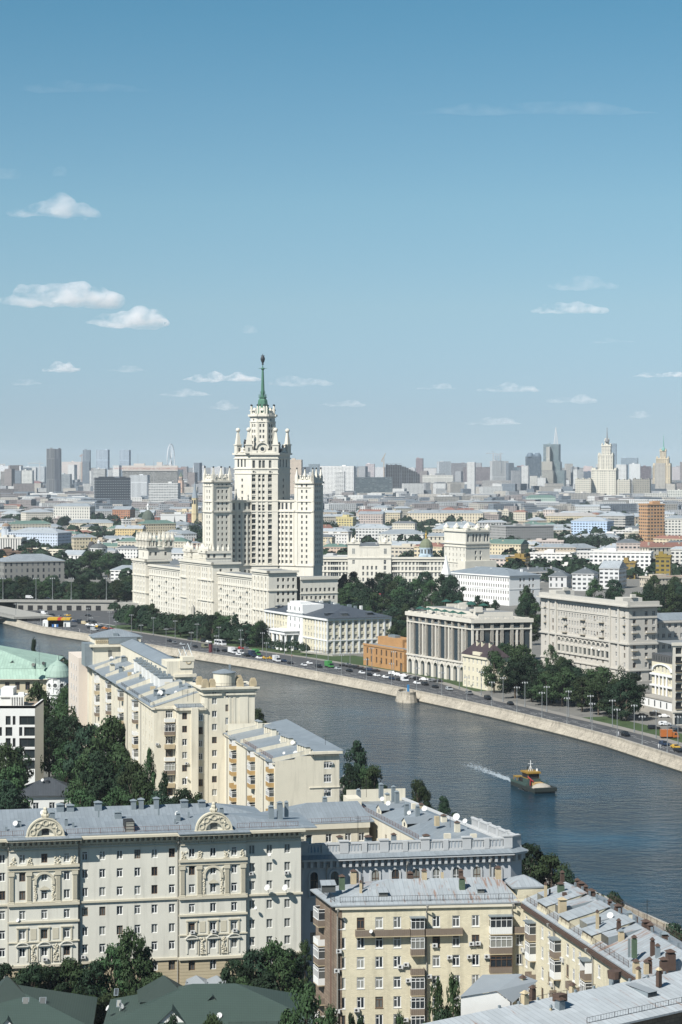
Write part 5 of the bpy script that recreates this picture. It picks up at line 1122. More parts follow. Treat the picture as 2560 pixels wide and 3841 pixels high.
# pale far pavilion projecting at the left end
pv = off(l1.q(2),194,3.2); pv2 = off(pv,KD + 180,26); pf = Fr(pv,pv2); b.fb(pf,0,26,0,37.6,-12,0,1); KW.add(pf,cols([8,14,20],zs,1.1,1.7),-.1,'two')
b.wallq(Fr(l1.q(29),l1.q(34)),0,5,0,Z1 + 1.5); b.fb(l1,33,37,0,Z1 + 2.0,-3,.8,0)
b.build('wall',[m_cream,M('pale_pink_plaster',(0.66,0.58,0.50),.9,.08,.08)],K1)
for x,w in ((730,3.0),(815,3.2),(905,3.4),(1012,3.4)):
    for i,z in enumerate(zs[:9]):
        k = (i * 5 + x) % 4; balcony(K1,l1,s1(x),w,z - 1.0,1.3,(m_white,m_slat,m_white,m_chim)[k],k in (0,1,3),m_sheet if i == 0 else None,1.0,1.7)
for i,z in enumerate(zs[:9]): balcony(K1,st,st.L * .72,2.7,z - 1.0,1.2,(m_white,m_slat,m_chim)[i % 3],i % 3 == 1)
for x in (705,795,885,940,1040): downpipe(K1,l1,s1(x),2,35)
ac(K1,ff,ff.s_(600 + 196 / 1.96),zs[3] - 1.4); ac(K1,st,.8,zs[2] - .2); dish(K1,ff.p(ff.s_(700),zs[5] + 2,.6),.3,240)
t.fb(l1,0,l1.L + .5,Z1 - .5,Z1 + .1,-.2,.6); t.fb(ff,-.6,ff.L + .4,Z1 - .3,Z1 + .35,-.2,.6); t.fb(sl,-.3,sl.L + .6,Z1 - .3,Z1 + .35,-.2,.6); t.fb(st,0,st.L,Z1 - .4,Z1 + .1,-.2,.3); t.build('cornice',m_cream,K1)
q1 = lambda u,d: off(off(k1b,KD,u),14,d); v1 = lambda u,d,z: (*q1(u,d),z)
rz1 = lambda d: Z1 + .2 + d * .30
r = MB()
r.face([v1(0,-.7,Z1 + .1),v1(0,13,rz1(13)),v1(167,13,rz1(13)),v1(167,-.7,Z1 + .1)],0,[(0,0),(0,14),(167,14),(167,0)])
r.face([v1(-5.4,5.2,Z1 + .4),v1(-5.4,12.6,Z1 + .4),v1(3,12.6,Z1 + 1.2),v1(3,5.2,Z1 + 1.2)],0,[(0,0),(7,0),(7,8),(0,8)]); r.face([v1(0,-.6,Z1),v1(0,13,Z1),v1(0,13,rz1(13))],1); r.face([v1(0,13,Z1 - 1),v1(167,13,Z1 - 1),v1(167,13,rz1(13)),v1(0,13,rz1(13))],1); r.face([v1(3,12,Z1 + 1.1),v1(0,5,Z1 + .3),v1(-5,12.5,Z1 + .35),v1(-2,24,Z1 + .35),v1(60,24,Z1 + 1.1),v1(60,12,Z1 + 1.1)],0)
r.build('roof',[m_zinc,m_creamlt],K1)
for u0 in (4,24,46,66,88,112):                                   # fire walls stepping up the slope
    g = MB(); fr = Fr(q1(u0,-.4),q1(u0,12.5)); g.face([fr.p(0,Z1 - .2),fr.p(fr.L,rz1(12)),fr.p(fr.L,rz1(12) + 1.0),fr.p(fr.L * .72,rz1(9) + 1.4),fr.p(0,Z1 + 1.0)]); g.face([fr.p(0,Z1 + 1.0),fr.p(fr.L * .72,rz1(9) + 1.4),fr.p(fr.L * .72,rz1(9) + 1.4,-.6),fr.p(0,Z1 + 1.0,-.6)],1); g.face([fr.p(fr.L * .72,rz1(9) + 1.4),fr.p(fr.L,rz1(12) + 1.0),fr.p(fr.L,rz1(12) + 1.0,-.6),fr.p(fr.L * .72,rz1(9) + 1.4,-.6)],1)
    g.build('fire_wall',[m_cream,m_zinc],K1)
rr = random.Random(8)
for i in range(24):
    u,d = rr.uniform(2,150),rr.uniform(3,11); m1 = rr.choice((m_sheet,m_sheet,m_creamlt,m_chim)); roof_box(K1,'chimney',q1(u,d),rz1(d),rr.uniform(.7,1.5),rr.uniform(.7,1.1),rr.uniform(.8,1.9),m1,rr.choice((m_sheet,m_zinc,None)),14)
for u,d,r_ in ((14,4,1.0),(7,7,.5),(38,9,.6),(70,5,.6),(120,6,.8),(140,8,.8)): dish(K1,v1(u,d,rz1(d) + 1.0),r_ * .8,250)
for u,d in ((0,9),(2,8),(-3,10)): antenna(K1,v1(u,d,Z1 + 1.5),3)
railing(K1,[v1(-5,5.6,Z1 + .4),v1(-5,12.4,Z1 + .4)],.9,m_iron); railing(K1,[v1(1,.2,Z1 + .4),v1(60,.2,Z1 + .4)],.8,m_iron,3)
# spine: the raised attic with white stepped dormers, tall end block and far belvedere
g = MB(); sf = Fr(q1(36,9.5),q1(36,16.8)); g.fb(sf,0,sf.L,Z1,45.0,-9,0); g.fb(sf,2.0,sf.L + 1,40.6,41.4,-2,.8); g.fb(sf,3.6,sf.L + .3,43.0,45.2,-4,.3,1); g.fb(sf,sf.L - 2.9,sf.L + .5,45.0,46.2,-4,.4,1); arc_band(g,sf,sf.L - 1.2,44.9,.5,.8,.3,.42,180,360,8,2)
g.fb(sf,0,sf.L,Z1,43.2,-88,-9,0); g.face([sf.p(-.3,43.2,0),sf.p(sf.L / 2,44.7,-2),sf.p(sf.L / 2,44.7,-88),sf.p(-.3,43.2,-88)][::-1],3,[(0,0),(0,4),(88,4),(88,0)][::-1]); g.face([sf.p(sf.L / 2,44.7,-2),sf.p(sf.L + .3,43.2,0),sf.p(sf.L + .3,43.2,-88),sf.p(sf.L / 2,44.7,-88)][::-1],3,[(0,4),(0,0),(88,0),(88,4)][::-1]); g.face([sf.p(0,43.2,0),sf.p(sf.L,43.2,0),sf.p(sf.L / 2,44.7,-2)],3)
g.build('attic',[m_cream,m_creamlt,m_chim,m_zinc],K1)
for i in range(7):
    g = MB(); u = 30 + i * 8; c = q1(u,8.0 + i * .12); g.obox(c,14,3.6,3.4,37,41.2 + .1 * i); g.obox(c,14,4.1,3.8,41.2 + .1 * i,41.45 + .1 * i,1)
    for k in (-1,0,1): g.obox(off(c,14,k * 1.1),14,.8,.8,41.4 + .1 * i,42.1 + .1 * i,1)
    g.build('dormer',[m_white,m_sheet],K1)
g = MB(); c = q1(132,9); bf = Fr(off(off(c,194,8),284,6),off(off(c,14,8),284,6)); g.fb(bf,0,16,Z1,42.2,-12,0); g.fb(bf,-1,17,42.2,42.9,-13,1.0); g.fb(bf,.6,15.4,42.9,45.0,-11,-.6); g.fb(bf,5,14,43.1,44.9,-1,.4,3)
for k in range(7): g.fb(bf,.9 + k * .6,1.2 + k * .6,43.4,44.4,-.6,-.3,4)
for k in (.3,.55): g.fb(bf,16 * k,16 * k + 1.2,39,41,-.2,.05,2)
g.hip([bf.q(.6,-.6),bf.q(15.4,-.6),bf.q(15.4,-11),bf.q(.6,-11)],45.0,2.2,.5,.6,1); g.fb(bf,-2.5,1.2,Z1,43.2,-9,-1,3); g.fb(bf,6.6,8.2,45.2,46.4,-2.2,-.8,3)
g.build('belvedere',[m_cream,m_zinc,m_glass,m_sheet,m_chim],K1)
for i in range(3):
    g = MB(); a = sf.p(sf.L - 1 - i * .8,46 - i,-6 - i * 3); g.tube(a,(a[0] + 1.5,a[1] + 3,a[2] + 3.6),.08,4); g.tube((a[0] + 2,a[1],a[2]),(a[0] + .5,a[1] + 2,a[2] + 3.3),.08,4); g.build('roof_mast',m_sheet,K1)
KW.done(100)

# modern white block at the left edge
mA,mB = (X_at(-140,685),685.0),(X_at(132,685),685.0); f = Fr(mA,mB)
W_ = thing('modern_block','modern white block with wide dark windows and a roof terrace at the left edge','office building',mB)
b = MB(); WW = Wins(W_,m_iron,glass_mat('dark_glass',(.012,.018,.02),(.03,.04,.045)),sill=False); zs = [21.4,18.05,14.7,11.3,8.0]; s = lambda zx: f.s_(zx / 1.96)
for i,z in enumerate(zs):
    ws = [((s(143) + f.L) / 2 + .0,z,f.L - s(143) - .05 if i % 2 == 0 else f.L - s(178) - .05,2.7)] if i % 2 == 0 else [((s(178) + f.L) / 2,z,f.L - s(178) - .05,2.7),((s(142) + s(166)) / 2,z,s(166) - s(142),2.7)]
    for x0,x1 in (((43,80),(95,116)) if i % 2 == 0 else ((42,92),(-10,16))): ws.append(((s(x0) + s(x1)) / 2,z,s(x1) - s(x0),2.7))
    for k in range(3): ws.append((s(-40) - k * 5,z,3.2,2.7))
    b.wall(f,z - .35,z + 3.0,ws,.5); WW.add(f,ws,.5,'one')
b.wallq(f,0,f.L,0,zs[-1] - .35); b.wallq(f,0,f.L,zs[0] + 3.0,27.2); b.wallq(Fr(mB,off(mB,90,20)),0,20,0,27.2); b.face([f.p(0,26.4),f.p(f.L,26.4),f.p(f.L,26.4,-20),f.p(0,26.4,-20)],1)
for fr in (f,): b.fb(fr,0,fr.L,26.4,27.2,-.5,0)
b.fb(f,f.L - .5,f.L,26.4,27.2,-20,-.5); b.build('wall',[m_white,M('deck_boards',(.36,.28,.2),.8,.2,.5)],W_); WW.done(60)
g = MB(); g.fb(f,s(-120),s(125),26.5,29.2,-14,-6); g.fb(f,s(-20),s(160),29.2,29.6,-14,-5.5); g.fb(f,s(-20),s(72),29.6,31.8,-15,-7.5)
for k in range(6): g.fb(f,s(60) + k * .75,s(60) + k * .75 + .3,26.5,29.2,-5.6,-5.4)
g.fb(f,s(108),s(150),29.6,30.4,-10,-8); g.build('roof_terrace',m_white,W_)
for x in (40,10,-30): roof_box(W_,'vent',f.q(s(x),-9),29.2,.9,.9,1.6,m_sheet,m_sheet,0)

# house with the green copper roof and the domed rotunda
m_cop = M('copper_verdigris',(0.33,0.46,0.375),0.65,0.16,0.10,seam=1.1)
G = thing('mansion','old house under a pale green copper roof with a domed corner rotunda','mansion',(-104,806)); b = MB()
gf = Fr((-160,802),(-103.0,804)); GW = Wins(G,m_dframe,m_glass); ws = cols([gf.s_(x / 1.96) for x in (130,205,280,55)],[20.2],1.6,2.8); b.wall(gf,0,24.2,ws,.3); GW.add(gf,ws,.3,'two')
b.wallq(Fr((-103,804),(-104,850)),0,46,0,27); b.wallq(Fr((-104,850),(-160,850)),0,56,0,27); b.build('wall',M('old_yellow_plaster',(.52,.46,.33),.9,.12,.1),G); GW.done(20)
r = MB(); r.face([(-160,800.8,24.2),(-103.2,802.8,24.2),(-104.5,807.5,27.6),(-160,806,27.6)],0,[(0,0),(57,0),(57,6),(0,6)]); r.fb(Fr((-160,800.8),(-103.2,802.8)),0,56,23.9,24.18,-1,0,1)
r.hip([(-165,806),(-104.5,807.5),(-105.5,857),(-165,857)],27.3,7.6,.5,.55,0); r.build('roof',[m_cop,m_creamlt],G)
g = MB(); c = (-115.5,811.5); fr = Fr((X_at(35,812),812),(X_at(58,812),812)); z = 28.6; g.face([fr.p(0,z),fr.p(fr.L,z),fr.p(fr.L / 2,z + 1.0)],1); g.face([fr.p(-.3,z,.2),fr.p(fr.L / 2,z + 1.25,.2),fr.p(fr.L / 2,z + 1.25,-4)],0); g.face([fr.p(fr.L / 2,z + 1.25,.2),fr.p(fr.L + .3,z,.2),fr.p(fr.L / 2,z + 1.25,-4)],0); g.build('dormer',[m_cop,m_glass],G)
for sx,sy in ((127,2493),(165,2488)): p = P(sx,sy,29.5); g = MB(); g.cyl(p,.8,.9,28,30,10); fr = Fr((p[0] - .6,p[1] - .95),(p[0] + .6,p[1] - .95)); disc(g,fr,.6,29.6,.62,.03,1,10); g.build('round_dormer',[m_cop,m_glass],G)
g = MB(); rc = (-100.8,806); g.cyl(rc,4.1,4.1,10,24.8,24); 
for z in (17.2,18.6,24.2): g.cyl(rc,4.5,4.5,z,z + .5,24)
for a in (200,232,264,296,328):
    p = off(rc,a,4.1); fr = Fr(off(p,a - 90,1),off(p,a + 90,1)); disc(g,fr,1,21.9,.75,.05,1,12); arc_band(g,fr,1,21.9,.75,1.1,-.1,.25,0,360,14); fr2 = off(rc,a + 16,4.1); g.obox(fr2,a + 16,.5,.9,19.2,24.2)
rt = g.build('rotunda',[m_white,m_glass],G)
g = MB(); g.lathe(rc,[(4.9,24.8),(4.8,25.3),(4.2,27.0),(3.0,28.8),(1.2,30.0),(.6,30.4),(.35,31.2),(.1,32.4)],24); g.build('dome',m_cop,rt)
for sx,sy,h in ((148,2405,8),(135,2440,6)): p = P(sx,sy + 90,29.5); antenna(G,(p[0],p[1],29),h)
# dark-roofed pavilion among the trees
pq = [(-90.5,634),(-73.5,636),(-75,648),(-92,646)]; PV = thing('pavilion','small dark hip-roofed pavilion half hidden among the trees at left','house',pq[0]); b = MB(); f = Fr(pq[0],pq[1]); ws = cols([5,9.5,12.5,15.5],[3.2],1.6,2.2); b.wall(f,0,7.2,ws,.25); PW = Wins(PV,m_wframe,m_glass); PW.add(f,ws,.25)
for i in (1,2,3): b.wallq(Fr(pq[i],pq[(i + 1) % 4]),0,Fr(pq[i],pq[(i + 1) % 4]).L,0,7.2)
b.build('wall',m_white,PV); PW.done(10); m_dark = M('dark_metal_roof',(0.055,0.062,0.07),0.5,0.15,0.1,seam=0.7); b = MB(); b.hip(pq,7.2,4.2,1.0,.75); b.build('roof',m_dark,PV); roof_box(PV,'chimney',(-83,639),9.2,1,.9,1.6,m_dark,m_dark,6); dish(PV,(-84.2,638.4,11.2),.45,250)

# dark green tiled houses at the very bottom
m_gtile = M('dark_green_tiles',(0.050,0.078,0.066),0.6,0.15,0.3,tile=True)
def tile_roof(mb,p,mi=0):
    o = Vector(p[0]); x = (Vector(p[1]) - o).normalized(); n = x.cross(Vector(p[-1]) - o).normalized(); y = n.cross(x); mb.face(p,mi,[((Vector(q) - o).dot(x),(Vector(q) - o).dot(y)) for q in p])
def green_house(label,rect,z,rise,deg,extra):
    cx,cy,w,d = rect; c = (cx,cy); q = [off(off(c,deg,sx * w / 2),deg + 90,sy * d / 2) for sx,sy in ((-1,-1),(1,-1),(1,1),(-1,1))]
    T_ = thing('tiled_house',label,'house',c); b = MB(); b.prism(q,0,z); b.build('wall',m_white,T_); b = MB(); b.hip(q,z,rise,.8,.8,0,.2); b.build('roof',m_gtile,T_); extra(T_,q,Fr(q[0],q[1])); return T_
def dorm(T_,fr,u,z,w,h,back,name='dormer',wall=None):
    g = MB(); g.face([fr.p(u - w / 2,z),fr.p(u + w / 2,z),fr.p(u,z + h)],1); e = .35
    tile_roof(g,[fr.p(u - w / 2 - e,z - .2,.4),fr.p(u,z + h + .15,.4),fr.p(u,z + h + .15,-back),fr.p(u - w / 2 - e,z - .2,-back * .25)][::-1]); tile_roof(g,[fr.p(u,z + h + .15,.4),fr.p(u + w / 2 + e,z - .2,.4),fr.p(u + w / 2 + e,z - .2,-back * .25),fr.p(u,z + h + .15,-back)][::-1])
    g.build(name,[m_gtile,wall or m_white],T_)
def skyl(T_,fr,u,z0,d,s_=.9,slope=.55):
    g = MB(); zf = lambda dd: z0 + (dd - d) * slope; h = 1.3
    for k,(e,mi,up) in enumerate(((.12,1,.12),(0,0,.16))): g.face([fr.p(u - s_ / 2 - e,zf(d - e) + up,-d + e),fr.p(u + s_ / 2 + e,zf(d - e) + up,-d + e),fr.p(u + s_ / 2 + e,zf(d + h + e) + up,-d - h - e),fr.p(u - s_ / 2 - e,zf(d + h + e) + up,-d - h - e)],mi)
    g.build('skylight',[m_glass,m_sheet],T_)
def ex1(T_,q,fr):
    skyl(T_,fr,fr.s_(88),11.0,5.0); skyl(T_,fr,fr.s_(153),11.0,5.0); dorm(T_,fr,fr.s_(28),7.9,3.4,1.9,5)
    g = MB(); c = fr.q(fr.s_(12),-9); g.lathe(c,[(5.6,10.8),(.1,14.9)],4,0,R(60)); g.build('turret_roof',m_gtile,T_)
green_house('dark green tiled house with two skylights at the lower left corner',(-57,378,30,20),8.2,5.2,4,ex1)
def ex2(T_,q,fr):
    dorm(T_,fr,fr.s_(645),7.6,6.8,3.2,8); skyl(T_,fr,fr.s_(540),9.4,3.4); skyl(T_,fr,fr.s_(438),10.2,5.0,.5); skyl(T_,fr,fr.s_(425),11.6,7.2,.5)
    dorm(T_,Fr(fr.q(0,-5.0),fr.q(fr.L,-5.0)),fr.s_(795),10.8,2.2,1.1,4,'dormer',m_glass); 
    g = MB(); u = fr.s_(945); 
    tile_roof(g,[fr.p(u - .9,9.2,-2),fr.p(u - .2,9.7,-2),fr.p(u - .9,12.6,-7.5),fr.p(u - 1.6,12.2,-7.5)]); tile_roof(g,[fr.p(u - .2,9.7,-2),fr.p(u + .3,9.2,-2),fr.p(u - .3,12.2,-7.5),fr.p(u - .9,12.6,-7.5)]); g.build('ridge_dormer',m_gtile,T_)
    g = MB(); c = fr.q(fr.s_(605),-10.5); g.lathe(c,[(6.2,10.8),(.1,14.2)],4,0,R(52)); g.build('turret_roof',m_gtile,T_)
    dish(T_,fr.p(fr.s_(824),9.6,-1.2),.5,250); dish(T_,fr.p(fr.s_(400),10.3,-4.0),.5,200); dish(T_,fr.p(fr.s_(448),10.6,-4.2),.55,330)
    railing(T_,[fr.p(fr.s_(860),8.6,.3),fr.p(fr.s_(1140),8.6,.3)],.3,m_iron,2)
green_house('long dark green tiled house with several dormers at the bottom edge',(-21.2,379,34,17),8.4,4.6,2,ex2)
cn = [(X_at(700,400),399),(X_at(842,400),399),(X_at(842,405),405),(X_at(700,405),405)]; CN = thing('market_canopy','pale peaked canopies below the ornamented bay, behind the green tiled roof','canopy',cn[0])
for k in range(2): b = MB(); q = [(cn[0][0] + k * 3.6,399.5),(cn[0][0] + k * 3.6 + 3.3,399.7),(cn[0][0] + k * 3.6 + 3.3,403),(cn[0][0] + k * 3.6,403)]; b.hip(q,8.2,1.1,.2,.95); b.obox(q[0],0,.2,.2,0,9); b.obox(q[1],0,.2,.2,0,9); b.build('roof',M('grey_canvas',(.26,.28,.29),.9,.1,.3),CN)
# ------------------------------------------------------------------ the far embankment's front row
BD = -65.5                                                           # direction of the embankment fronts, left to right
m_offy = M('pale_yellow_plaster',(0.68,0.625,0.475),0.9,0.08,0.08,streak=0.1)
m_slate = M('slate_roof',(0.060,0.072,0.088),0.6,0.12,0.1,seam=0.8)
m_orange = M('orange_cladding',(0.45,0.25,0.105),0.8,0.12,0.2,brick=(2.0,0.8,0.03,.88,.7))
m_lime = M('limestone',(0.64,0.60,0.52),0.85,0.08,0.1,streak=0.1)
m_greyst = M('grey_plaster',(0.53,0.50,0.445),0.9,0.10,0.06,streak=0.16)
m_greyst2 = M('grey_trim',(0.53,0.505,0.45),0.9,0.12,0.2)
m_purew = M('white_plaster',(0.78,0.78,0.76),0.9,0.05,0.06,streak=0.06)
m_brownroof = M('brown_roof',(0.055,0.038,0.040),0.55,0.15,0.1,seam=0.6)
m_dglass = glass_mat('curtain_glass',(.02,.03,.036),(.07,.09,.10))
def quad(A,deg1,W,deg2,D): B = off(A,deg1,W); return [A,B,off(B,deg2,D),off(A,deg2,D)]
def shell(root,q,z,wallwins,mats,Wn,depth=.35,st='one',mi=0,top=None,z0=0.0):
    """walls of a quad with openings per side {0: front, 1: right, 3: left}; returns the frames and the builder"""
    b = MB(); fs = [Fr(q[i],q[(i + 1) % 4]) for i in range(4)]
    for i,fr in enumerate(fs):
        ws = wallwins.get(i,[]); b.wall(fr,z0,z,ws,depth,mi)
        if ws: Wn.add(fr,ws,depth,st)
    if top is not None: b.face([(*p,z) for p in q],top)
    return fs,b

# office with the slate roof and the portico
A0 = P(998,2283,19.9); c_ = P(1229,2317,19.9); q = [A0,c_,None,None]; br = to_col(c_,25,1465); q[2] = br; q[3] = (A0[0] + br[0] - c_[0],A0[1] + br[1] - c_[1])
O1 = thing('office_building','pale yellow office with white pilasters, dark slate roof and a columned portico','office building',c_)
Wn = Wins(O1,m_wframe,m_glass,sill=False); fr = Fr(A0,c_); zs = [15.6,12.1,8.6,4.6,1.2]
cu = [fr.L * (i + .5) / 22 for i in range(22)]; cr = [Fr(c_,br).L * (i + .5) / 10 for i in range(10)]
fs,b = shell(O1,q,19.2,{0: cols(cu,zs,1.35,2.1),1: cols(cr,zs,1.5,2.1)},None,Wn,.35)
b.build('wall',m_offy,O1); t = MB()
for f,n in ((fs[0],22),(fs[1],10)):
    for i in range(n + 1):
        if f is fs[1] or i < 4 or i > 17 or 9 <= i <= 13: t.fb(f,f.L * i / n - .45,f.L * i / n + .45,0,18.4,0,.3)
    t.fb(f,-.5,f.L + .5,18.3,19.3,-.1,.9); t.fb(f,0,f.L,7.5,8.0,0,.4); t.fb(f,0,f.L,0,.9,0,.35)
t.build('cornice',m_purew,O1)
r = MB(); r.hip(q,19.3,5.2,1.1,.55,0,.25); r.build('roof',m_slate,O1)
for i in range(5):
    for k,f in ((0,fs[0]),(1,fs[1])):
        if i in ((0,4) if k == 0 else (1,3)) or (k == 0 and i == 1): x = f.L * (i + .55) / 5; g = MB(); g.fb(f,x - 1.8,x + 1.8,20.6,21.7,-5,-2.4,0); g.wallq(f,x - 1.6,x + 1.6,20.7,21.6,-2.36,1); g.face([f.p(x - 2.1,21.75,-2),f.p(x + 2.1,21.75,-2),f.p(x + 2.1,22.4,-6),f.p(x - 2.1,22.4,-6)],0); g.build('dormer',[m_slate,m_glass],O1)
u0,u1 = fs[0].s_(1083),fs[0].s_(1139); g = MB(); g.fb(fs[0],u0,u1,0,25.0,-12,.5); g.fb(fs[0],u0 - .5,u1 + .5,20.2,20.8,0,.9); g.fb(fs[0],u0 + 3,u1 - 3,25,26.2,-6,.4); fq = Fr(fs[0].q(u0,.5),fs[0].q(u1,.5))
Wn.add(fq,cols([fq.L * k for k in (.2,.5,.8)],zs[:3] + [21.4],1.5,2.2),-.08); g.build('central_bay',m_purew,O1)
g = MB(); pa,pb = fs[0].s_(1060),fs[0].s_(1126); g.fb(fs[0],pa,pb,8.6,10.4,.4,9); g.fb(fs[0],pa - .5,pb + .5,10.4,10.8,.4,9.6)
for k in range(5): c = fs[0].q(pa + 1 + (pb - pa - 2) * k / 4,8); g.cyl(c,.85,.75,0,8.6,10)
for k in (0,4): c = fs[0].q(pa + 1 + (pb - pa - 2) * k / 4,4); g.cyl(c,.8,.7,0,8.6,10)
g.build('portico',m_purew,O1)
rr = random.Random(4)
for i in range(26):
    f = fs[i % 2]; L_ = cu if i % 2 == 0 else cr; ac(O1,f,rr.choice(L_) + 1.1,rr.choice(zs[:4]) + .2)
for i in range(9): c = off(off(q[3],BD,10 + i * 7),25,-8 + rr.uniform(-3,3)); roof_box(O1,'vent',c,22.8,rr.uniform(1,3),1.5,rr.uniform(.8,1.8),rr.choice((m_sheet,m_white)),None,25)
Wn.done(100)
g = thing('iron_fence','dark iron fence round the corner of the pale yellow office','fence',c_); b = MB(); a1,a2,a3 = off(off(c_,BD,2),BD + 180,26),off(c_,BD + 5,5.5),off(off(br,BD,5.5),25,0); a1 = off(a1,BD - 90,5.0)
for f in (Fr(a1,a2),Fr(a2,a3)): b.fb(f,0,f.L,0,.9,-.2,0,1); b.fb(f,0,f.L,2.2,2.35,-.12,-.04); [b.fb(f,k * .8,k * .8 + .12,.9,2.5,-.12,-.04) for k in range(int(f.L / .8))]
b.build('panel',[m_iron,m_granite_top],g)

# orange house
A0 = P(1364,2494,0); B0 = P(1517,2521,0); O2 = thing('office_building','low orange-clad office with tall slot windows beside the columned stone block','office building',B0)
q = [A0,B0,off(B0,24,16),off(A0,24,16)]; Wn = Wins(O2,m_iron,m_dglass,sill=False); f = Fr(A0,B0); us = [f.s_(900 + x / 1.568) for x in (746,764,793,835,867,908,925,945)]
us = [f.L * k for k in (.10,.20,.33,.45,.57,.69,.82,.92)]; ws = cols(us,[6.2],1.5,2.9) + cols(us[1:7],[2.2],1.5,2.9) + [(us[0],0.1,1.9,4.0),(us[7],.1,1.9,4.0)]
fs,b = shell(O2,q,10.6,{0: ws,1: cols([4,8,12],[2.4,6.2],1.6,2.8)},None,Wn,.5,top=1); b.fb(f,0,f.L,10.0,10.9,-.4,.35); b.build('wall',[m_orange,m_flat],O2)
g = MB(); f2 = Fr(off(off(A0,24,5.5),BD,5),off(off(B0,24,5.5),BD,-2)); g.fb(f2,0,f2.L * .72,10.6,14.6,-9,0); g.fb(f2,f2.L * .78,f2.L + 1,10.6,13.4,-9,0); g.fb(f2,f2.L * .2,f2.L * .4,14.6,15.8,-5,-2,1); g.build('penthouse',[m_orange,m_sheet],O2); Wn.done(40)

# stone block with tall columns and glass
A0 = P(1527,2523,0); c_ = to_col(A0,-63.5,1772); br = to_col(c_,14,1996); q = [A0,c_,br,(A0[0] + br[0] - c_[0],A0[1] + br[1] - c_[1])]
O3 = thing('office_building','pale stone office block with giant columns over a ground-floor arcade and green roof umbrellas','office building',c_); b = MB(); t = MB(); Wn = Wins(O3,m_iron,m_dglass,sill=False)
f,f2,f4 = Fr(A0,c_),Fr(c_,br),Fr(q[3],A0); ZT = 29.6
for fr,n in ((f,10),(f2,6)):
    b.wallq(fr,0,fr.L,8.8,ZT - 1.8,-1.0,1); b.wallq(fr,0,fr.L,0,8.8,-1.2,1); pw = fr.L / n
    for i in range(n):
        x0 = pw * i; wide = i % 2 == 1
        for j in range(6): z = 9.2 + j * 3.3; t.fb(fr,x0 + .9,x0 + pw - .9,z - .25,z + .25,-1.0,-.75,1)
        for j in range(1,4): t.fb(fr,x0 + pw * j / 4 - .07,x0 + pw * j / 4 + .07,9,ZT - 1.9,-1,-.8,2)
        arc_band(t,fr,x0 + pw / 2,5.2,pw * .30,pw * .5,-1.2,0,0,180,10); t.fb(fr,x0,x0 + pw * .2,0,5.2,-1.2,0); t.fb(fr,x0 + pw * .8,x0 + pw,0,5.2,-1.2,0); t.fb(fr,x0,x0 + pw,5.2 + pw * .5 if pw < 6.5 else 8.4,8.9,-1.2,0)
        for sx_ in (x0 + .0,x0 + pw): t.fb(fr,max(0,sx_ - .75),min(fr.L,sx_ + .75),8.9,ZT - 1.8,-1,.05)
        if not wide: t.fb(fr,x0 + pw / 2 - .45,x0 + pw / 2 + .45,8.9,24.6,-1,.05); t.fb(fr,x0 + pw / 2 - .45,x0 + pw / 2 + .45,8.9,10,-.1,.4)
        else: t.fb(fr,x0 + 1.2,x0 + pw - 1.2,9,ZT - 2,-1,-.55,3)
        for a_ in (45,135): t.fb(fr,x0 + (pw * .02 if a_ > 90 else pw * .86),x0 + (pw * .14 if a_ > 90 else pw * .98),6.0,9,-1.2,0)
    t.fb(fr,-.6,fr.L + .6,ZT - 1.8,ZT,-1,.7); t.fb(fr,-.3,fr.L + .3,8.7,9.5,-1,.35); t.fb(fr,0,fr.L,24.6,25.2,-1,.2)
    for i in range(n): t.fb(fr,pw * i + pw * .3,pw * i + pw * .7,ZT,ZT + .5,-.8,.4)
b.wallq(f4,0,f4.L,0,ZT); b.wallq(Fr(br,q[3]),0,Fr(br,q[3]).L,0,ZT); b.face([(*p,ZT - .6) for p in q],2); b.build('wall',[m_lime,m_dglass,m_flat],O3); t.build('colonnade',[m_lime,m_sheet,m_iron,m_dglass],O3)
g = MB(); qq = [off(off(q[i],BD,(6,-8,-8,6)[i]),14,(7,7,-5,-5)[i]) for i in range(4)]; g.prism(qq,ZT - .6,ZT + 2.6,0,1)
for i in range(9): c = off(off(qq[0],BD,4 + i * 5.5),14,rr.uniform(2,14)); g.obox(c,14,rr.uniform(2,5),rr.uniform(2,4),ZT + 2.6,ZT + rr.uniform(3.4,5),0)
g.build('penthouse',[m_lime,m_flat],O3); railing(O3,[(*p,ZT) for p in (off(A0,14,1),off(c_,160,1),off(br,190,1))],1.1,m_sheet,3)
m_umb = M('green_canvas',(0.02,0.085,0.065),.8,.1,.5)
for i in range(11):
    c = off(off(A0,BD,6 + (i % 6) * 8.5),14,4 if i < 6 else 17 + (i % 3) * 2); g = thing('parasol',f"dark green parasol on the stone office roof, {('first','second','third','fourth','fifth','sixth')[i % 6]} of the {'front' if i < 6 else 'back'} row from the left",'parasol',c,'green parasols on the stone office roof',ZT - .6 if i < 6 else ZT + 2.6); z = g['_o'][2]
    k = MB(); k.cyl(c,2.6,.1,z + 2.2,z + 3.3,8); k.build('canopy',m_umb,g); k = MB(); k.cyl(c,.08,.08,z,z + 2.3,6); k.build('pole',m_iron,g)

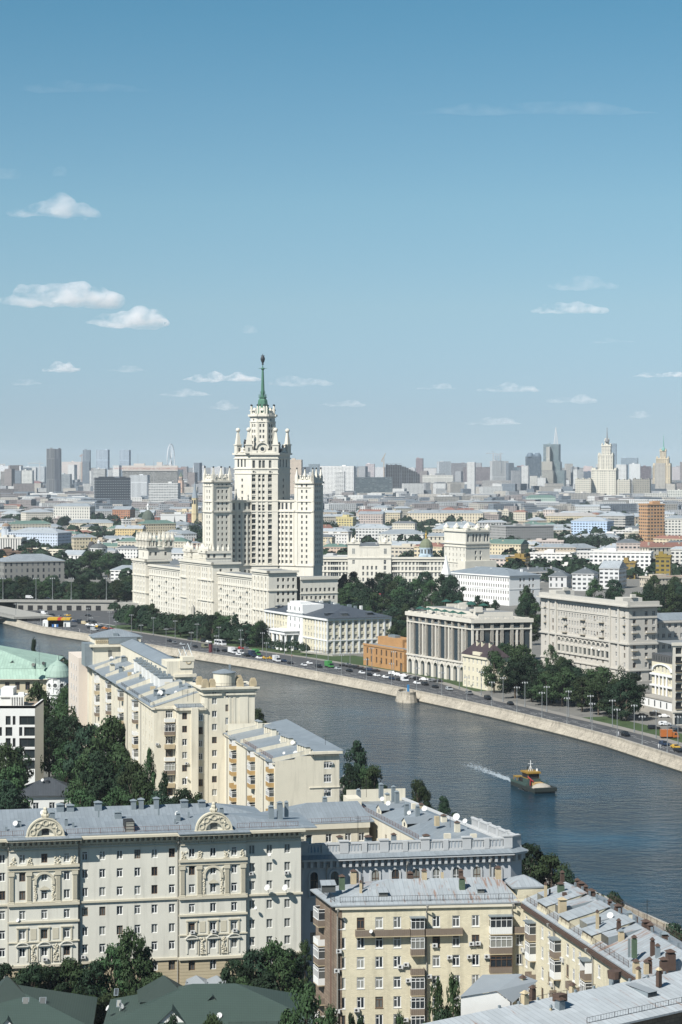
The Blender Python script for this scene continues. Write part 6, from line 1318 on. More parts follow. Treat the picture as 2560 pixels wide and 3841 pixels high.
# small cream house with the brown roof
c_ = P(1830,2591,0); A0 = to_col(c_,180 + BD,1737); br = to_col(c_,20,1905); q = [A0,c_,br,(A0[0] + br[0] - c_[0],A0[1] + br[1] - c_[1])]
O4 = thing('town_house','small cream town house with a dark brown gabled roof beside the stone block','house',c_); Wn = Wins(O4,m_wframe,m_glass,sill=False); f = Fr(A0,c_)
fs,b = shell(O4,q,14.6,{0: cols([f.L * (i + .5) / 6 for i in range(6)],[11.0,7.3,3.4,.8],1.2,1.9),1: cols([1.8,5.2],[11,7.3],1.3,1.9)},None,Wn,.3); b.fb(f,0,f.L,13.6,14.6,0,.6); b.fb(f,f.L * .42,f.L * .72,14.6,16.4,-2,.3); b.build('wall',m_offy,O4); Wn.done(40)
r = MB(); r.hip(q,14.6,5.5,.9,.45,0,.2); r.build('roof',m_brownroof,O4)
for k in (.3,.5,.8): roof_box(O4,'chimney',off(off(A0,BD,f.L * k),20,4),18.5,1.6,1.0,2.2,m_offy,m_brownroof,20)

# grey house with the arcade band
c_ = P(2359,2558,0); A0 = to_col(c_,180 + BD - 2,2030); GD = BD - 2; br = to_col(c_,24,2466); q = [A0,c_,br,(A0[0] + br[0] - c_[0],A0[1] + br[1] - c_[1])]; ZT = 35.4
O5 = thing('apartment_house','big grey stucco apartment house with deep eaves and a row of arches at mid height','apartment house',c_); Wn = Wins(O5,m_wframe,m_glass,fm2=m_dframe); f,f2 = Fr(A0,c_),Fr(c_,br); t = MB()
inner = [f.L * (.20 + .60 * (i + .5) / 19) for i in range(19)]; ends = [f.L * k for k in (.055,.145,.865,.955)]; up = [30.2,26.2,22.6,19.0]
ws = cols(inner,up,1.35,2.2) + cols(ends,up + [14.4,10.8,6.4,2.4],1.5,2.2) + cols(inner[::2],[6.8,2.4],1.6,2.2)
w2 = cols([f2.L * k for k in (.2,.62,.88)],up + [14.4,10.8,6.4],1.7,2.4) + [(f2.L * .35,.2,3.0,4.5),(f2.L * .8,.2,3.0,8)]
fs,b = shell(O5,q,ZT,{0: ws,1: w2},None,Wn,.4,'two',top=1)
for u0,u1,d in ((-.2,.19 * f.L,1.6),(.81 * f.L,f.L + .2,1.6)): pass
b.build('wall',[m_greyst,m_flat],O5)
for fr in (f,f2,fs[3]): t.fb(fr,-1.6,fr.L + 1.6,ZT - .9,ZT - .3,-.3,1.9); t.fb(fr,-.8,fr.L + .8,ZT - .3,ZT + 1.6,-.6,.8); t.fb(fr,-.2,fr.L + .2,17.0,17.8,-.1,.8); t.fb(fr,0,fr.L,4.9,5.5,0,.5); t.fb(fr,0,fr.L,29.2,29.5,0,.3); t.fb(fr,-.3,fr.L + .3,33.4,33.7,-.1,.35)
for u0,u1 in ((.105,.19),(.805,.90)): t.fb(f,f.L * u0 - .6,f.L * u0 + .6,5.5,ZT - 1,0,.7); t.fb(f,f.L * u1 - .6,f.L * u1 + .6,5.5,ZT - 1,0,.7)
t.build('cornice',m_greyst2,O5)
for i in range(12):                                                   # arcade
    g = MB(); x = f.L * (.20 + .60 * (i + .5) / 12); arc_band(g,f,x,14.6,1.55,2.05,-.02,.4,0,180,8); disc(g,f,x,14.6,1.55,.05,1,8,0,180); g.fb(f,x - 1.7,x + 1.7,12.6,13.2,0,.5); g.wallq(f,x - 1.4,x + 1.4,9.6,12.5,.05,1); g.fb(f,x - 2.2,x - 1.5,9,12.6,0,.5); g.fb(f,x + 1.5,x + 2.2,9,12.6,0,.5); g.fb(f,x - 2.1,x + 2.1,8.5,9.0,0,.6); g.build('arcade_bay',[m_greyst2,m_glass],O5)
for u in (.29,.50,.71):
    for z in (18.9,25.9): balcony(O5,f,f.L * u,4.6,z,1.2,m_greyst2)
    balcony(O5,f,f.L * u + 1,2.6,22.4,1.0,m_greyst2)
for u in (.055,.955):
    for z in (30,26,22.4): balcony(O5,f,f.L * u,2.2,z,.9,m_greyst2)
for z in (26,22.4,14.2,10.6): balcony(O5,f2,f2.L * .2,3.0,z,1.0,m_greyst2)
for z in (22.4,10.6): balcony(O5,f2,f2.L * .75,5.0,z,1.2,m_greyst2)
for u in (.12,.88): g = MB(); c = f.q(f.L * u,-6); g.obox(c,20,10,8,ZT,ZT + 3.0); g.obox(off(c,GD,4),20,2.2,2,ZT + 3,ZT + 4.6); g.build('roof_hut',m_greyst2,O5)
for i in range(12): ac(O5,f,rr.choice(inner) + .9,rr.choice(up) + .4)
dish(O5,f.p(f.L * .62,13.2,1),.5,240); dish(O5,f.p(f.L * .7,12.8,1),.5,240); Wn.done(100)
e0 = off(c_,24,Fr(c_,br).L); e0 = off(e0,24 + 90,8); e1 = off(e0,20,40); q = [e0,e1,off(e1,110,14),off(e0,110,14)]
O8 = thing('apartment_house','lower grey wing with a metal roof, right of the big grey stucco house','apartment house',e0); Wn = Wins(O8,m_wframe,m_glass); f = Fr(e0,e1)
fs,b = shell(O8,q,27.0,{0: cols([1.8 + i * 3.2 for i in range(11)],[23.6,19.0,13.8,9.4,5],1.5,2.2)},None,Wn,.4,'two'); b.fb(f,0,f.L,26.2,27.1,-.2,.8); b.fb(f,0,f.L,16.6,17.2,0,.5); b.build('wall',m_greyst,O8); Wn.done(60); r = MB(); r.hip(q,27.1,3.0,.9,.4); r.build('roof',m_zinc,O8)

# neoclassical house, low white wing and the modern house at the right edge
A0 = (X_at(2446,941),941.0); B0 = to_col(A0,-70,2526); q = [A0,B0,off(B0,18,14),off(A0,18,14)]; f = Fr(A0,B0)
O6 = thing('town_house','narrow cream house with white columns on two storeys under a dark attic','house',B0); Wn = Wins(O6,m_wframe,m_glass,sill=False)
fs,b = shell(O6,q,18.6,{0: cols([f.L * k for k in (.16,.32,.5,.68,.84)],[14.6,10.2,5.6],1.3,2.6),3: cols([4,9],[14,10,5.6],1.3,2.2)},None,Wn,.4); b.build('wall',m_offy,O6); Wn.done(30)
t = MB(); arc_band(t,f,f.L / 2,15.2,f.L * .40,f.L * .46,-.1,.6,0,180,12,0,.34); t.fb(f,-.4,f.L + .4,13.2,13.9,-.1,.9); t.fb(f,-.4,f.L + .4,8.6,9.2,-.1,.9); t.fb(f,-.3,f.L + .3,4.2,4.8,-.1,.7)
for k in (.24,.41,.59,.76): t.cyl(f.q(f.L * k,.55),.45,.4,9.2,13.2,8); t.cyl(f.q(f.L * k,.55),.48,.42,4.8,8.6,8)
t.build('columns',m_purew,O6); g = MB(); g.prism([off(p,200,-.0) for p in q],18.6,22.0,0,0); fz = Fr(f.q(0,.03),f.q(f.L,.03)); [g.fb(f,f.L * (.08 + .12 * k),f.L * (.13 + .12 * k),19.3,21.3,-.05,.06,1) for k in range(8)]; g.build('attic',[M('dark_attic',(.10,.10,.10),.6,.1),m_glass],O6)
A0 = P(2378,2660,0); B0 = P(2526,2695,0); f = Fr(A0,B0); O9 = thing('annex','low white annex with a grey stone base below the narrow columned house','building',A0); b = MB(); b.fb(f,0,f.L,0,2.6,-6,.15,1); b.fb(f,0,f.L,2.6,6.2,-6,0); b.fb(f,-.2,f.L,6.2,6.7,-6.3,.3,1); b.build('wall',[m_purew,m_granite_top],O9)
for k in range(6): g = MB(); g.fb(f,f.L * (.08 + .15 * k),f.L * (.08 + .15 * k) + .9,3.2,5.6,-.1,.06); g.build('window',m_glass,O9)
A0 = P(2525,2721,0); f = Fr(A0,off(A0,12,40)); fl = Fr(off(A0,82.5,22),A0); O7 = thing('apartment_house','modern pale house with a grid of balconies cut by the right edge','apartment house',A0); Wn = Wins(O7,m_iron,m_dglass,sill=False); b = MB(); zs = [6.4 + i * 3.5 for i in range(7)]
ws = cols([2.4 + i * 4 for i in range(9)],zs,2.6,2.5) + cols([3 + i * 6 for i in range(6)],[.2],4.6,4.2); b.wall(f,0,31,ws,.9); Wn.add(f,ws,.9,'one'); w3 = cols([4,11,18],zs,1.6,2.3); b.wall(fl,0,31,w3,.4); Wn.add(fl,w3,.4); b.face([f.p(0,31),f.p(40,31),f.p(40,31,-22),f.p(0,31,-22)],1); b.fb(f,-.5,40,4.9,5.5,-.2,.3); b.fb(f,-.4,40,30.6,31.8,-.4,.4); b.build('wall',[m_lime,m_flat],O7)
for z in zs[:-1]:
    for i in range(3): balcony(O7,f,2.4 + i * 4,2.8,z - .1,.5,m_iron)
Wn.done(60)
# white school block and the tower's rear wing
c_ = (X_at(1911,1610),1610.0); A0 = (X_at(1686,1672),1672.0); br = (X_at(2026,1624),1624.0); q = [A0,c_,br,(A0[0] + br[0] - c_[0],A0[1] + br[1] - c_[1])]
O10 = thing('school_building','long bright white four-storey block with small windows behind the park trees','building',c_); Wn = Wins(O10,m_dframe,m_glass,sill=False); f,f2 = Fr(A0,c_),Fr(c_,br); zs = [17.0,12.6,8.2,3.6]
fs,b = shell(O10,q,21.0,{0: cols([f.L * (i + .5) / 26 for i in range(26)],zs,1.2,2.3),1: cols([f2.L * k for k in (.36,.48,.66,.78)],zs,1.4,2.3)},None,Wn,.4); b.fb(f,-.4,f.L + .4,20.2,21.1,-.1,.7); b.fb(f2,-.4,f2.L + .4,20.2,21.1,-.1,.7); b.fb(f,0,f.L,11.4,11.8,0,.2); b.fb(f2,0,f2.L,11.4,11.8,0,.2); b.build('wall',m_purew,O10); Wn.done(100)
r = MB(); r.hip(q,21.1,4.5,.8,.8); r.build('roof',m_zinc,O10)
for i in range(10): roof_box(O10,'chimney',off(off(q[3],-60,6 + i * 6.5),25,-6 - (i % 3) * 4),23.2,1.6,1.3,2.0,m_purew if i % 2 else m_sheet,None,20)
YR = 1770.0; f = Fr((X_at(1200,YR),YR + 4),(X_at(1670,YR),YR)); O11 = thing('apartment_house','rear white stone wing right of the soaring tower, with a raised twin-turreted pavilion','apartment house',f.q(f.L / 2)); Wn = Wins(O11,m_wframe,m_glass,sill=False); b = MB(); t = MB(); ZT = Z_at(2092,YR)
n = 34; us = [f.L * (i + .5) / n for i in range(n)]; ws = cols(us,[21.8,17.6],1.5,2.3) + cols(us,[12.9,8.2],1.6,2.5); ws = [(u,z,3.4 if (int(u / f.L * n) % 8) in (3,4) else 1.6,2.9 if z < 30 else 2) for u,z,w,h in ws]
b.wall(f,0,ZT,ws,.5); Wn.add(f,ws,.5,'one'); b.face([f.p(0,ZT),f.p(f.L,ZT),f.p(f.L,ZT,-16),f.p(0,ZT,-16)],1); b.wallq(Fr(f.q(f.L),f.q(f.L,-16)),0,16,0,ZT)
for z,h,d in ((ZT - 1.0,1.4,.9),(ZT - 3.2,.6,.5),(16.4,.5,.5)): t.fb(f,0,f.L,z,z + h,-.3,d)
pu0,pu1 = f.s_(1305),f.s_(1468); pf = Fr(f.q(pu0,1.2),f.q(pu1,1.2)); zp = Z_at(2035,YR); ws = cols([pf.L * k for k in (.14,.86)],[9,13.5,18,22.5,zp - 8.2],2.0,3.4) + cols([pf.L * k for k in (.36,.46,.56,.66)],[9,13.6,18.2],1.5,3.0); b.wall(pf,0,zp - 4,ws[:4] + ws[5:9] + ws[10:],.5); Wn.add(pf,ws[:4] + ws[5:9] + ws[10:],.5)
for a,c in ((0,.27),(.73,1.0)):
    tf = Fr(pf.q(pf.L * a),pf.q(pf.L * c)); t.fb(tf,0,tf.L,zp - 12,zp,-9,.1,0); Wn.add(tf,[(tf.L / 2,zp - 9,2.4,4.4)],-.15); t.fb(tf,-.6,tf.L + .6,zp - 1.3,zp + .2,-9.4,.8,0)
    for k in (.05,.32,.68,.95): c_ = tf.q(tf.L * k,-.5); t.lathe(c_,[(.8,zp),(.7,zp + 2.5),(.3,zp + 5),(.1,zp + 6.6)],6)
    t.lathe(tf.q(tf.L / 2,-.5),[(2.0,zp),(1.7,zp + 2),(.2,zp + 4)],8)
t.fb(Fr(pf.q(pf.L * .27),pf.q(pf.L * .73)),0,pf.L * .46,zp - 4,zp - 3.2,-7,.3,0)
for k in range(9): x = pf.L * (.29 + .42 * k / 8); t.cyl(pf.q(x,-.3),.5,.45,zp - 10.5,zp - 4,6)
b.fb(pf,0,pf.L,zp - 12.5,zp - 11.5,-10,.6); b.fb(pf,pf.L * .27,pf.L * .73,zp - 12,zp - 3.6,-9,-2.5); b.build('wall',[m_stone,m_flat],O11); t.build('cornice',m_stone2,O11); Wn.done(100)
LA = (X_at(1667,1830),1830.0); LB_ = (X_at(1748,1795),1795.0); LC = (X_at(1838,1808),1808.0); q = [LA,LB_,LC,(LA[0] + LC[0] - LB_[0],LA[1] + LC[1] - LB_[1])]; ZT = Z_at(1990,1795)
O12 = thing('apartment_tower','stepped white stone corner block with carved rooftop crowns, behind the bright white block','apartment house',LB_); Wn = Wins(O12,m_wframe,m_glass,sill=False); f,f2 = Fr(LA,LB_),Fr(LB_,LC)
fs,b = shell(O12,q,ZT,{0: cols([f.L * (i + .5) / 6 for i in range(6)],[31.5,27,22.5,18,13.5,9],1.5,2.4),1: cols([f2.L * k for k in (.1,.32,.45,.6,.8,.92)],[ZT - 9],2.0,6.0) + cols([f2.L * k for k in (.42,.62)],[29,24.5,16.5],1.9,3.0)},None,Wn,.5,top=1); b.build('wall',[m_stone,m_greenroof],O12); t = MB()
for fr in fs:
    for z,h,d in ((ZT - 1.2,1.4,1.0),(ZT - 11,1.0,.8),(ZT - 13.5,.6,.5),(22,.8,.5)): t.fb(fr,-d * .6,fr.L + d * .6,z,z + h,-.3,d)
    for k in (.06,.5,.94): t.lathe(fr.q(fr.L * k,-1),[(2.2,ZT),(2.4,ZT + 2.2),(1.5,ZT + 3),(.9,ZT + 4),(.2,ZT + 5.2)],8)
    t.fb(fr,0,fr.L,ZT,ZT + 1,-.6,-.1)
pd = Fr(off(LB_,20,-4),off(LC,20,4)); t.fb(pd,2,pd.L,0,24,-8,3); t.build('cornice',m_stone2,O12); Wn.done(60)
# ------------------------------------------------------------------ the city behind: every landmark block by hand, then the filling
WALLS = {'a': M('wall_small_windows',objcol=True,var=.08,scale=.05,win=(3.3,3.5,.32,.68,.28,.74)),
         'b': M('wall_wide_windows',objcol=True,var=.08,scale=.05,win=(4.2,3.7,.2,.8,.3,.78)),
         'r': M('wall_ribbon_windows',objcol=True,var=.06,scale=.05,win=(6.0,3.6,.04,.96,.35,.8)),
         'v': M('wall_vertical_windows',objcol=True,var=.06,scale=.05,win=(3.0,60.0,.42,.80,-1,.97)),
         'g': M('wall_glass_grid',objcol=True,var=.10,scale=.05,rough=.35,win=(2.2,3.4,.12,.9,.12,.86)),
         't': M('wall_tall_windows',objcol=True,var=.08,scale=.05,win=(4.6,5.4,.32,.66,.2,.78)),
         'n': M('wall_blank',objcol=True,var=.10,scale=.05)}
m_croof = M('city_roof',objcol=True,var=.16,scale=.08,rough=.6,seam=1.6)
m_cflat = M('city_flat_roof',objcol=True,var=.2,scale=.08,rough=.9)
GREY,LGREY,DGREY,GREEN_,REDR = (.25,.28,.30),(.35,.38,.40),(.12,.135,.145),(.11,.18,.15),(.24,.12,.09)
CITY = []                                                            # (screen box, plan circle, label) of everything built here
def fquad(sxL,sxR,Y,deg,depth):
    a = abs(R(deg)); tot = (sxR - sxL) / F * Y; d = depth if depth else min(22,tot * .45); w = max(3,(tot - d * math.sin(a)) / math.cos(a))
    x0 = X_at(sxL,Y)
    A = (x0,Y + (w * math.sin(a) if deg < 0 else 0)) if deg <= 0 else (x0 + d * math.sin(a),Y)
    B = off(A,deg,w); return [A,B,off(B,deg + 90,d),off(A,deg + 90,d)],w,d
def city(name,label,cat,sxL,sxR,sy,Y,col,deg=-18,depth=None,win='a',roof='hip',rcol=GREY,rise=None,group=None,z=None,sub=0,side=None):
    q,w,d = fquad(sxL,sxR,Y,deg,depth); z = Z_at(sy,Y) if z is None else z
    T_ = thing(name,label,cat,q[1] if deg <= 0 else q[0],group); b = MB(); u = 0.3
    n = max(1,round(z / 3.5)); k = (n * 3.5) / z
    for i in range(4):
        fr = Fr(q[i],q[(i + 1) % 4]); o = MB(); b.wallq(fr,0,fr.L,0,z)
        b.u[-4:] = [(uu * 1.0 + .6,vv * k) for uu,vv in b.u[-4:]]
        if Y < 4200: b.fb(fr,-.5,fr.L + .5,z - .7,z + (.7 if roof == 'flat' else .05),-.3,.55,1)
    b.build('wall',[WALLS[win],WALLS['n']],T_,col=col)
    r = MB()
    if roof == 'flat':
        r.face([(*p,z + .02) for p in q]); r.build('roof',m_cflat,T_,col=rcol)
        rr = random.Random(int(sxL * 7 + Y))
        for i in range(sub or (2 if Y < 5000 else 1)):
            c = (q[0][0] + (q[1][0] - q[0][0]) * rr.uniform(.2,.8) + (q[3][0] - q[0][0]) * .5,q[0][1] + (q[1][1] - q[0][1]) * .5 + (q[3][1] - q[0][1]) * rr.uniform(.3,.7)); g = MB(); g.obox(c,deg,min(w * .3,rr.uniform(4,12)),min(d * .5,7),z,z + rr.uniform(2,4)); g.build('roof_hut',WALLS['n'],T_,col=col)
    else:
        r.hip(q,z,rise if rise is not None else min(5.5,d * .24),.7,.5 if roof == 'hip' else .02); r.build('roof',m_croof,T_,col=rcol)
        if Y < 4000:
            rr = random.Random(int(sxL * 7 + Y)); g = None
            for i in range(max(1,int(w / 14))):
                g = MB(); t = (i + rr.uniform(.2,.8)) / max(1,int(w / 14)); c = (q[0][0] + (q[1][0] - q[0][0]) * t + (q[3][0] - q[0][0]) * rr.uniform(.25,.5),q[0][1] + (q[1][1] - q[0][1]) * t + (q[3][1] - q[0][1]) * rr.uniform(.25,.5)); g.obox(c,deg,rr.uniform(1,1.8),1.1,z,z + rr.uniform(3.2,5.5)); g.build('chimney',WALLS['n'],T_,col=tuple(c_ * .85 for c_ in col) if rr.random() < .6 else GREY)
    cx,cy = (q[0][0] + q[2][0]) / 2,(q[0][1] + q[2][1]) / 2
    CITY.append(((sxL,sxR,HOR + (H - z) * F / Y,HOR + H * F / Y),(cx,cy,max(w,d) * .55),label)); T_['_q'] = [c for p in q for c in p]
    return T_,q,z
WH,CRM,YEL,PNK,ORG,BLU,LBL,GRW,GRD,BRK,TAN = (.74,.73,.70),(.62,.56,.44),(.60,.48,.26),(.60,.46,.40),(.58,.33,.15),(.17,.24,.31),(.46,.56,.70),(.52,.52,.50),(.30,.31,.31),(.30,.12,.08),(.45,.36,.26)
BK = (.035,.042,.05)
L_ = [  # name, label, category, left, right, top row, depth Y, colour, deg, depth, windows, roof, roof colour
 ('office_tower','tall grey concrete double-slab tower standing alone on the left skyline','tower block',173,206,1683,6500,(.26,.27,.28),14,12,'v','flat',GRD),
 ('office_tower','darker slab tower joined to the right of the grey concrete slab at left','tower block',205,229,1684,6480,(.08,.09,.11),-4,14,'v','flat',GRD),
 ('tower_block','slim blue-grey tower right of the dark double slab on the left skyline','tower block',311,340,1688,8500,(.20,.24,.28),-12,None,'v','flat',GRD),
 ('tower_block','blue-white striped tower, left one of a twin pair on the left skyline','tower block',360,410,1687,8500,(.42,.50,.58),-14,None,'v','flat',GRW),
 ('tower_block','blue-white striped tower, right one of a twin pair, above the long institute roof','tower block',449,490,1688,8500,(.40,.48,.56),-14,None,'v','flat',GRW),
 ('institute_building','long slab building with rows of dark windows and a red-lettered roof sign','office building',459,668,1749,6500,(.42,.40,.36),-3,24,'g','flat',GRW),
 ('office_block','black gridded office cube left of the white tower','office building',351,488,1792,5080,(.20,.23,.26),14,None,'n','flat',GRD),
 ('office_block','pale blank-sided office block just behind the black gridded cube','office building',349,399,1758,6400,GRW,-10,None,'r','flat',GRW),
 ('brick_house','dark red brick terrace with pointed gables near the left edge','house',0,74,1812,8000,BRK,-10,None,'a','hip',DGREY),
 ('brick_house','bright red brick gabled block right of the dark red terrace at left','house',76,157,1810,7800,(.36,.10,.08),-12,None,'a','hip',(.2,.12,.12)),
 ('office_block','long low white block with one row of small windows, left of the black cube','office building',112,245,1850,6000,WH,-4,None,'a','flat',LGREY),
 ('office_block','grey stone block with bracketed windows left of the foot of the black cube','office building',174,348,1872,5300,GRW,-4,20,'t','hip',GREY),
 ('apartment_house','cream block with a central pediment, left of a dark leafy clump at left','apartment house',68,196,1922,3660,(.66,.61,.52),22,36,'a','hip',LGREY),
 ('apartment_house','pale grey composite house with arched windows behind the left tree clump','apartment house',196,353,1900,4000,(.60,.58,.52),-18,None,'t','hip',GREY),
 ('apartment_house','grey-white blind-ended house between the composite house and the orange brick one','apartment house',350,422,1918,4150,(.60,.58,.54),20,None,'b','gable',GREY),
 ('brick_house','orange brick gabled house below the black gridded cube','house',420,503,1912,4000,(.42,.20,.11),-16,26,'b','gable',GREY),
 ('apartment_house','long low cream house with tiny windows under the orange brick gable','apartment house',250,428,1962,3550,CRM,-5,None,'a','hip',GREY),
 ('apartment_house','powder-blue apartment house with a grey gable end at left','apartment house',20,258,2000,2620,(.52,.58,.66),-22,34,'a','hip',LGREY),
 ('apartment_house','white house with tall pilasters and dark slits cut by the left edge','apartment house',-30,94,2018,2560,(.62,.60,.55),-12,None,'v','flat',GRW),
 ('apartment_house','dark flat-roofed brown block above the grey embankment barracks','building',-30,145,2070,2330,(.16,.11,.08),-6,None,'n','flat',(.20,.15,.11)),
 ('apartment_house','orange-washed strip of a house just above the grey embankment barracks','building',-30,156,2103,2150,(.55,.34,.16),-6,None,'a','flat',GREY),
 ('barracks','long shaded grey building with two rows of windows beside the viaduct at left','building',-40,231,2108,1866,(.25,.245,.225),24,30,'t','hip',GREY),  # dark wall grey includes the shade lying on the front
 ('church_house','small white temple-fronted house with a pediment behind the left trees','house',232,330,2082,2250,WH,-22,18,'t','gable',LGREY),
 ('rotunda_base','low white hall beside the round white rotunda','building',344,440,2066,2420,WH,-10,None,'t','hip',GREY),
 ('apartment_house','white mansard-roofed house partly under a blue tarpaulin','apartment house',433,522,2058,2425,WH,-8,None,'a','hip',DGREY),
 ('apartment_house','long yellow-ochre house with even windows under the green-domed church','apartment house',431,544,1984,2950,(.62,.47,.24),-10,None,'a','gable',LGREY),
 ('apartment_house','plain white concrete block between the green-domed church and the grey spire','building',603,700,1930,3610,(.62,.62,.60),-2,None,'n','flat',GRW),
 ('brick_house','dark red brick house peeping behind the plain white concrete block','house',578,606,1940,3700,BRK,-2,None,'b','hip',GREY),
 ('brick_house','red-brown brick house between the white concrete block and the grey spire','house',692,722,1926,3720,(.26,.11,.08),-2,None,'b','hip',GREY),
 ('pink_house','small pink house with a pale roof left of the tower gatehouse','house',684,752,2038,2530,(.60,.44,.36),20,None,'a','hip',GREY),
 ('office_block','white stacked office cluster on the skyline right of the tower','office building',1200,1335,1748,6600,WH,-14,None,'b','flat',GRW),
 ('office_block','lower white ribbon-window office in front of the stacked cluster','office building',1258,1296,1768,6200,WH,-10,None,'r','flat',GRW),
 ('office_block','dark glass long office below the unfinished stepped frame','office building',1334,1474,1790,6300,(.09,.12,.13),-6,None,'r','flat',GRD),
 ('red_sign_tower','white block with a red stripe on the centre skyline','tower block',1372,1408,1740,8600,(.62,.55,.55),-10,None,'r','flat',GRW),
 ('tower_block','slim red-and-blue tower alone on the centre skyline','tower block',1561,1590,1719,9200,(.36,.26,.27),-20,None,'g','flat',GRD),
 ('tower_block','white and teal twin-faced tower on the centre-right skyline','tower block',1640,1694,1731,8800,(.60,.64,.66),24,None,'v','flat',GRW),
 ('tower_block','broad brown-grey slab on the skyline behind the teal-faced tower','tower block',1693,1776,1737,9000,(.26,.25,.26),-6,None,'r','flat',GRD),
 ('office_block','brown gridded office left of the tower under construction','office building',1738,1842,1752,8400,(.30,.24,.24),-8,None,'g','flat',GRW),
 ('office_block','white hall with tall black slots between two pylons on the centre skyline','office building',1586,1706,1782,7600,(.64,.62,.56),-12,None,'v','flat',GRW),
 ('tower_block','white striped tower topped by construction steel and a crane','tower block',1840,1910,1729,8000,(.62,.63,.62),20,None,'v','flat',GRD),
 ('office_block','long ribbon-window office with a brown end wall below the crane-topped tower','office building',1812,1964,1802,7300,(.42,.40,.38),-14,None,'r','flat',GRW),
 ('office_block','white pylon office left of the stepped glass tower','office building',1938,2036,1785,7500,(.66,.64,.58),-12,None,'r','flat',GRW),
 ('apartment_house','bright yellow block with a red brick end right of the tower','apartment house',1262,1338,1941,3300,(.58,.49,.24),-22,14,'b','flat',GREY),
 ('apartment_house','long cream two-storey palace-like block in the centre distance','apartment house',1528,1820,1926,3770,(.64,.56,.42),-9,None,'t','hip',GREY),
 ('apartment_house','long white slab with many small windows right of centre in the distance','apartment house',1700,1962,1888,4930,(.60,.57,.51),-5,None,'b','hip',GREY),
 ('apartment_house','low white house under a pale grey roof right of the yellow block','apartment house',1336,1470,1982,2900,(.66,.65,.62),-8,None,'b','hip',LGREY),
 ('apartment_house','white house with a wide slate roof behind the rear white wing','apartment house',1419,1602,2004,2800,(.66,.65,.60),-8,30,'t','hip',GREY),
 ('apartment_house','small pink-and-cream villa beside the rear white wing','house',1208,1310,2052,2400,(.60,.46,.36),-10,None,'a','hip',GREEN_),
 ('apartment_house','large shaded grey apartment slab right of the carved corner block','apartment house',1838,2086,1975,2830,(.33,.325,.31),26,46,'a','flat',LGREY),  # shade on the long face is put into the wall grey
 ('tower_block','dark blue glass tower pair with rounded tops, left of the stepped glass tower','tower block',1973,2034,1712,7500,(.10,.14,.18),-16,None,'g','flat',GRD),
 ('tower_block','tall stepped green-glass tower with a white lattice mast, right skyline','tower block',2041,2106,1666,7000,(.24,.32,.34),-22,20,'g','flat',GRD),
 ('tower_block','pale blue glass tower hiding behind the left spired skyscraper','tower block',2286,2316,1664,9500,(.34,.44,.52),-18,None,'g','flat',GRW),
 ('tower_block','white and blue slab between the two spired skyscrapers','tower block',2332,2398,1717,8800,(.40,.50,.58),-16,None,'g','flat',GRW),
 ('tower_block','white block in front of the blue slab between the spired skyscrapers','tower block',2362,2406,1740,8300,(.66,.67,.66),-12,None,'a','flat',GRW),
 ('tower_block','brown-red block just left of the right spired skyscraper','tower block',2404,2446,1749,8000,(.22,.16,.17),-10,None,'g','flat',GRD),
 ('tower_block','pale pink-grey slab at the right edge behind the right spired skyscraper','tower block',2523,2590,1751,9300,(.46,.42,.42),-12,None,'a','flat',GRW),
 ('theatre','broad white theatre-like block with a row of columns on the right','building',2117,2258,1850,5590,(.66,.61,.54),30,None,'t','flat',LGREY),
 ('apartment_tower','tall orange brick apartment tower at the right','apartment house',2405,2498,1892,2650,(.50,.30,.16),24,20,'b','flat',(.3,.2,.14)),
 ('apartment_house','sky-blue house with white trim left of the orange brick tower','apartment house',2149,2312,1956,3090,(.46,.58,.74),-24,30,'b','hip',LGREY),
 ('apartment_house','grey corner house with round balconies behind the sky-blue house','apartment house',2244,2390,1936,3300,(.44,.42,.38),-30,34,'r','hip',LGREY),
 ('apartment_house','long rusty-roofed yellow house behind the sky-blue house','apartment house',2050,2246,1936,3700,(.58,.50,.34),-5,None,'b','hip',(.36,.34,.32)),
 ('villa','small cream villa with a hipped roof and chimneys among trees','house',2102,2186,2020,2650,(.62,.56,.44),-20,18,'t','hip',LGREY),
 ('apartment_house','cream house with dark windows at the right edge, beside the orange tower','apartment house',2498,2600,1945,2930,(.62,.60,.54),-8,None,'b','hip',GREY),
 ('office_block','white gridded block at the right edge above the orange tower','apartment house',2506,2600,1838,5500,(.62,.62,.56),-8,None,'b','flat',GRW),
 ('apartment_house','white block with dark bays left of the gridded block above the orange tower','apartment house',2418,2506,1850,5500,(.56,.55,.50),-8,None,'b','flat',GRW),
 ('green_hall','pale green hall with a small copper dome below the stepped glass tower','building',1974,2088,1866,5300,(.36,.46,.40),-6,None,'t','hip',GREEN_),
 ('apartment_house','white modern block with ochre metal top floors, left end of the ochre group','apartment house',1994,2170,2076,2150,(.74,.72,.68),-16,22,'b','flat',(.28,.18,.10)),
 ('ochre_block','ochre metal-clad low block left of the white one in the ochre group','apartment house',1900,1996,2094,2130,(.27,.185,.05),-20,18,'b','flat',(.25,.15,.09)),
 ('apartment_house','long white modern block with slot windows, largest of the ochre group','apartment house',2219,2464,2072,2050,(.74,.73,.70),-14,22,'b','flat',(.30,.20,.12)),
 ('ochre_block','tall ochre metal-clad block at the right end of the ochre group','apartment house',2462,2534,2088,1880,(.26,.19,.04),-12,20,'b','flat',(.24,.15,.08)),
 ('ochre_block','small ochre roof block in front of the long white modern block','apartment house',2330,2398,2110,1990,(.27,.19,.06),-14,14,'b','flat',(.28,.17,.09)),
 ('apartment_house','white low block under ochre roofs in the middle of the ochre group','apartment house',2100,2240,2124,2010,(.72,.70,.66),-16,16,'b','flat',(.30,.21,.12)),
 ('town_house','ornate white house with a round-topped gable below the ochre group','house',2253,2364,2132,1830,(.64,.64,.63),-22,24,'b','gable',LGREY),
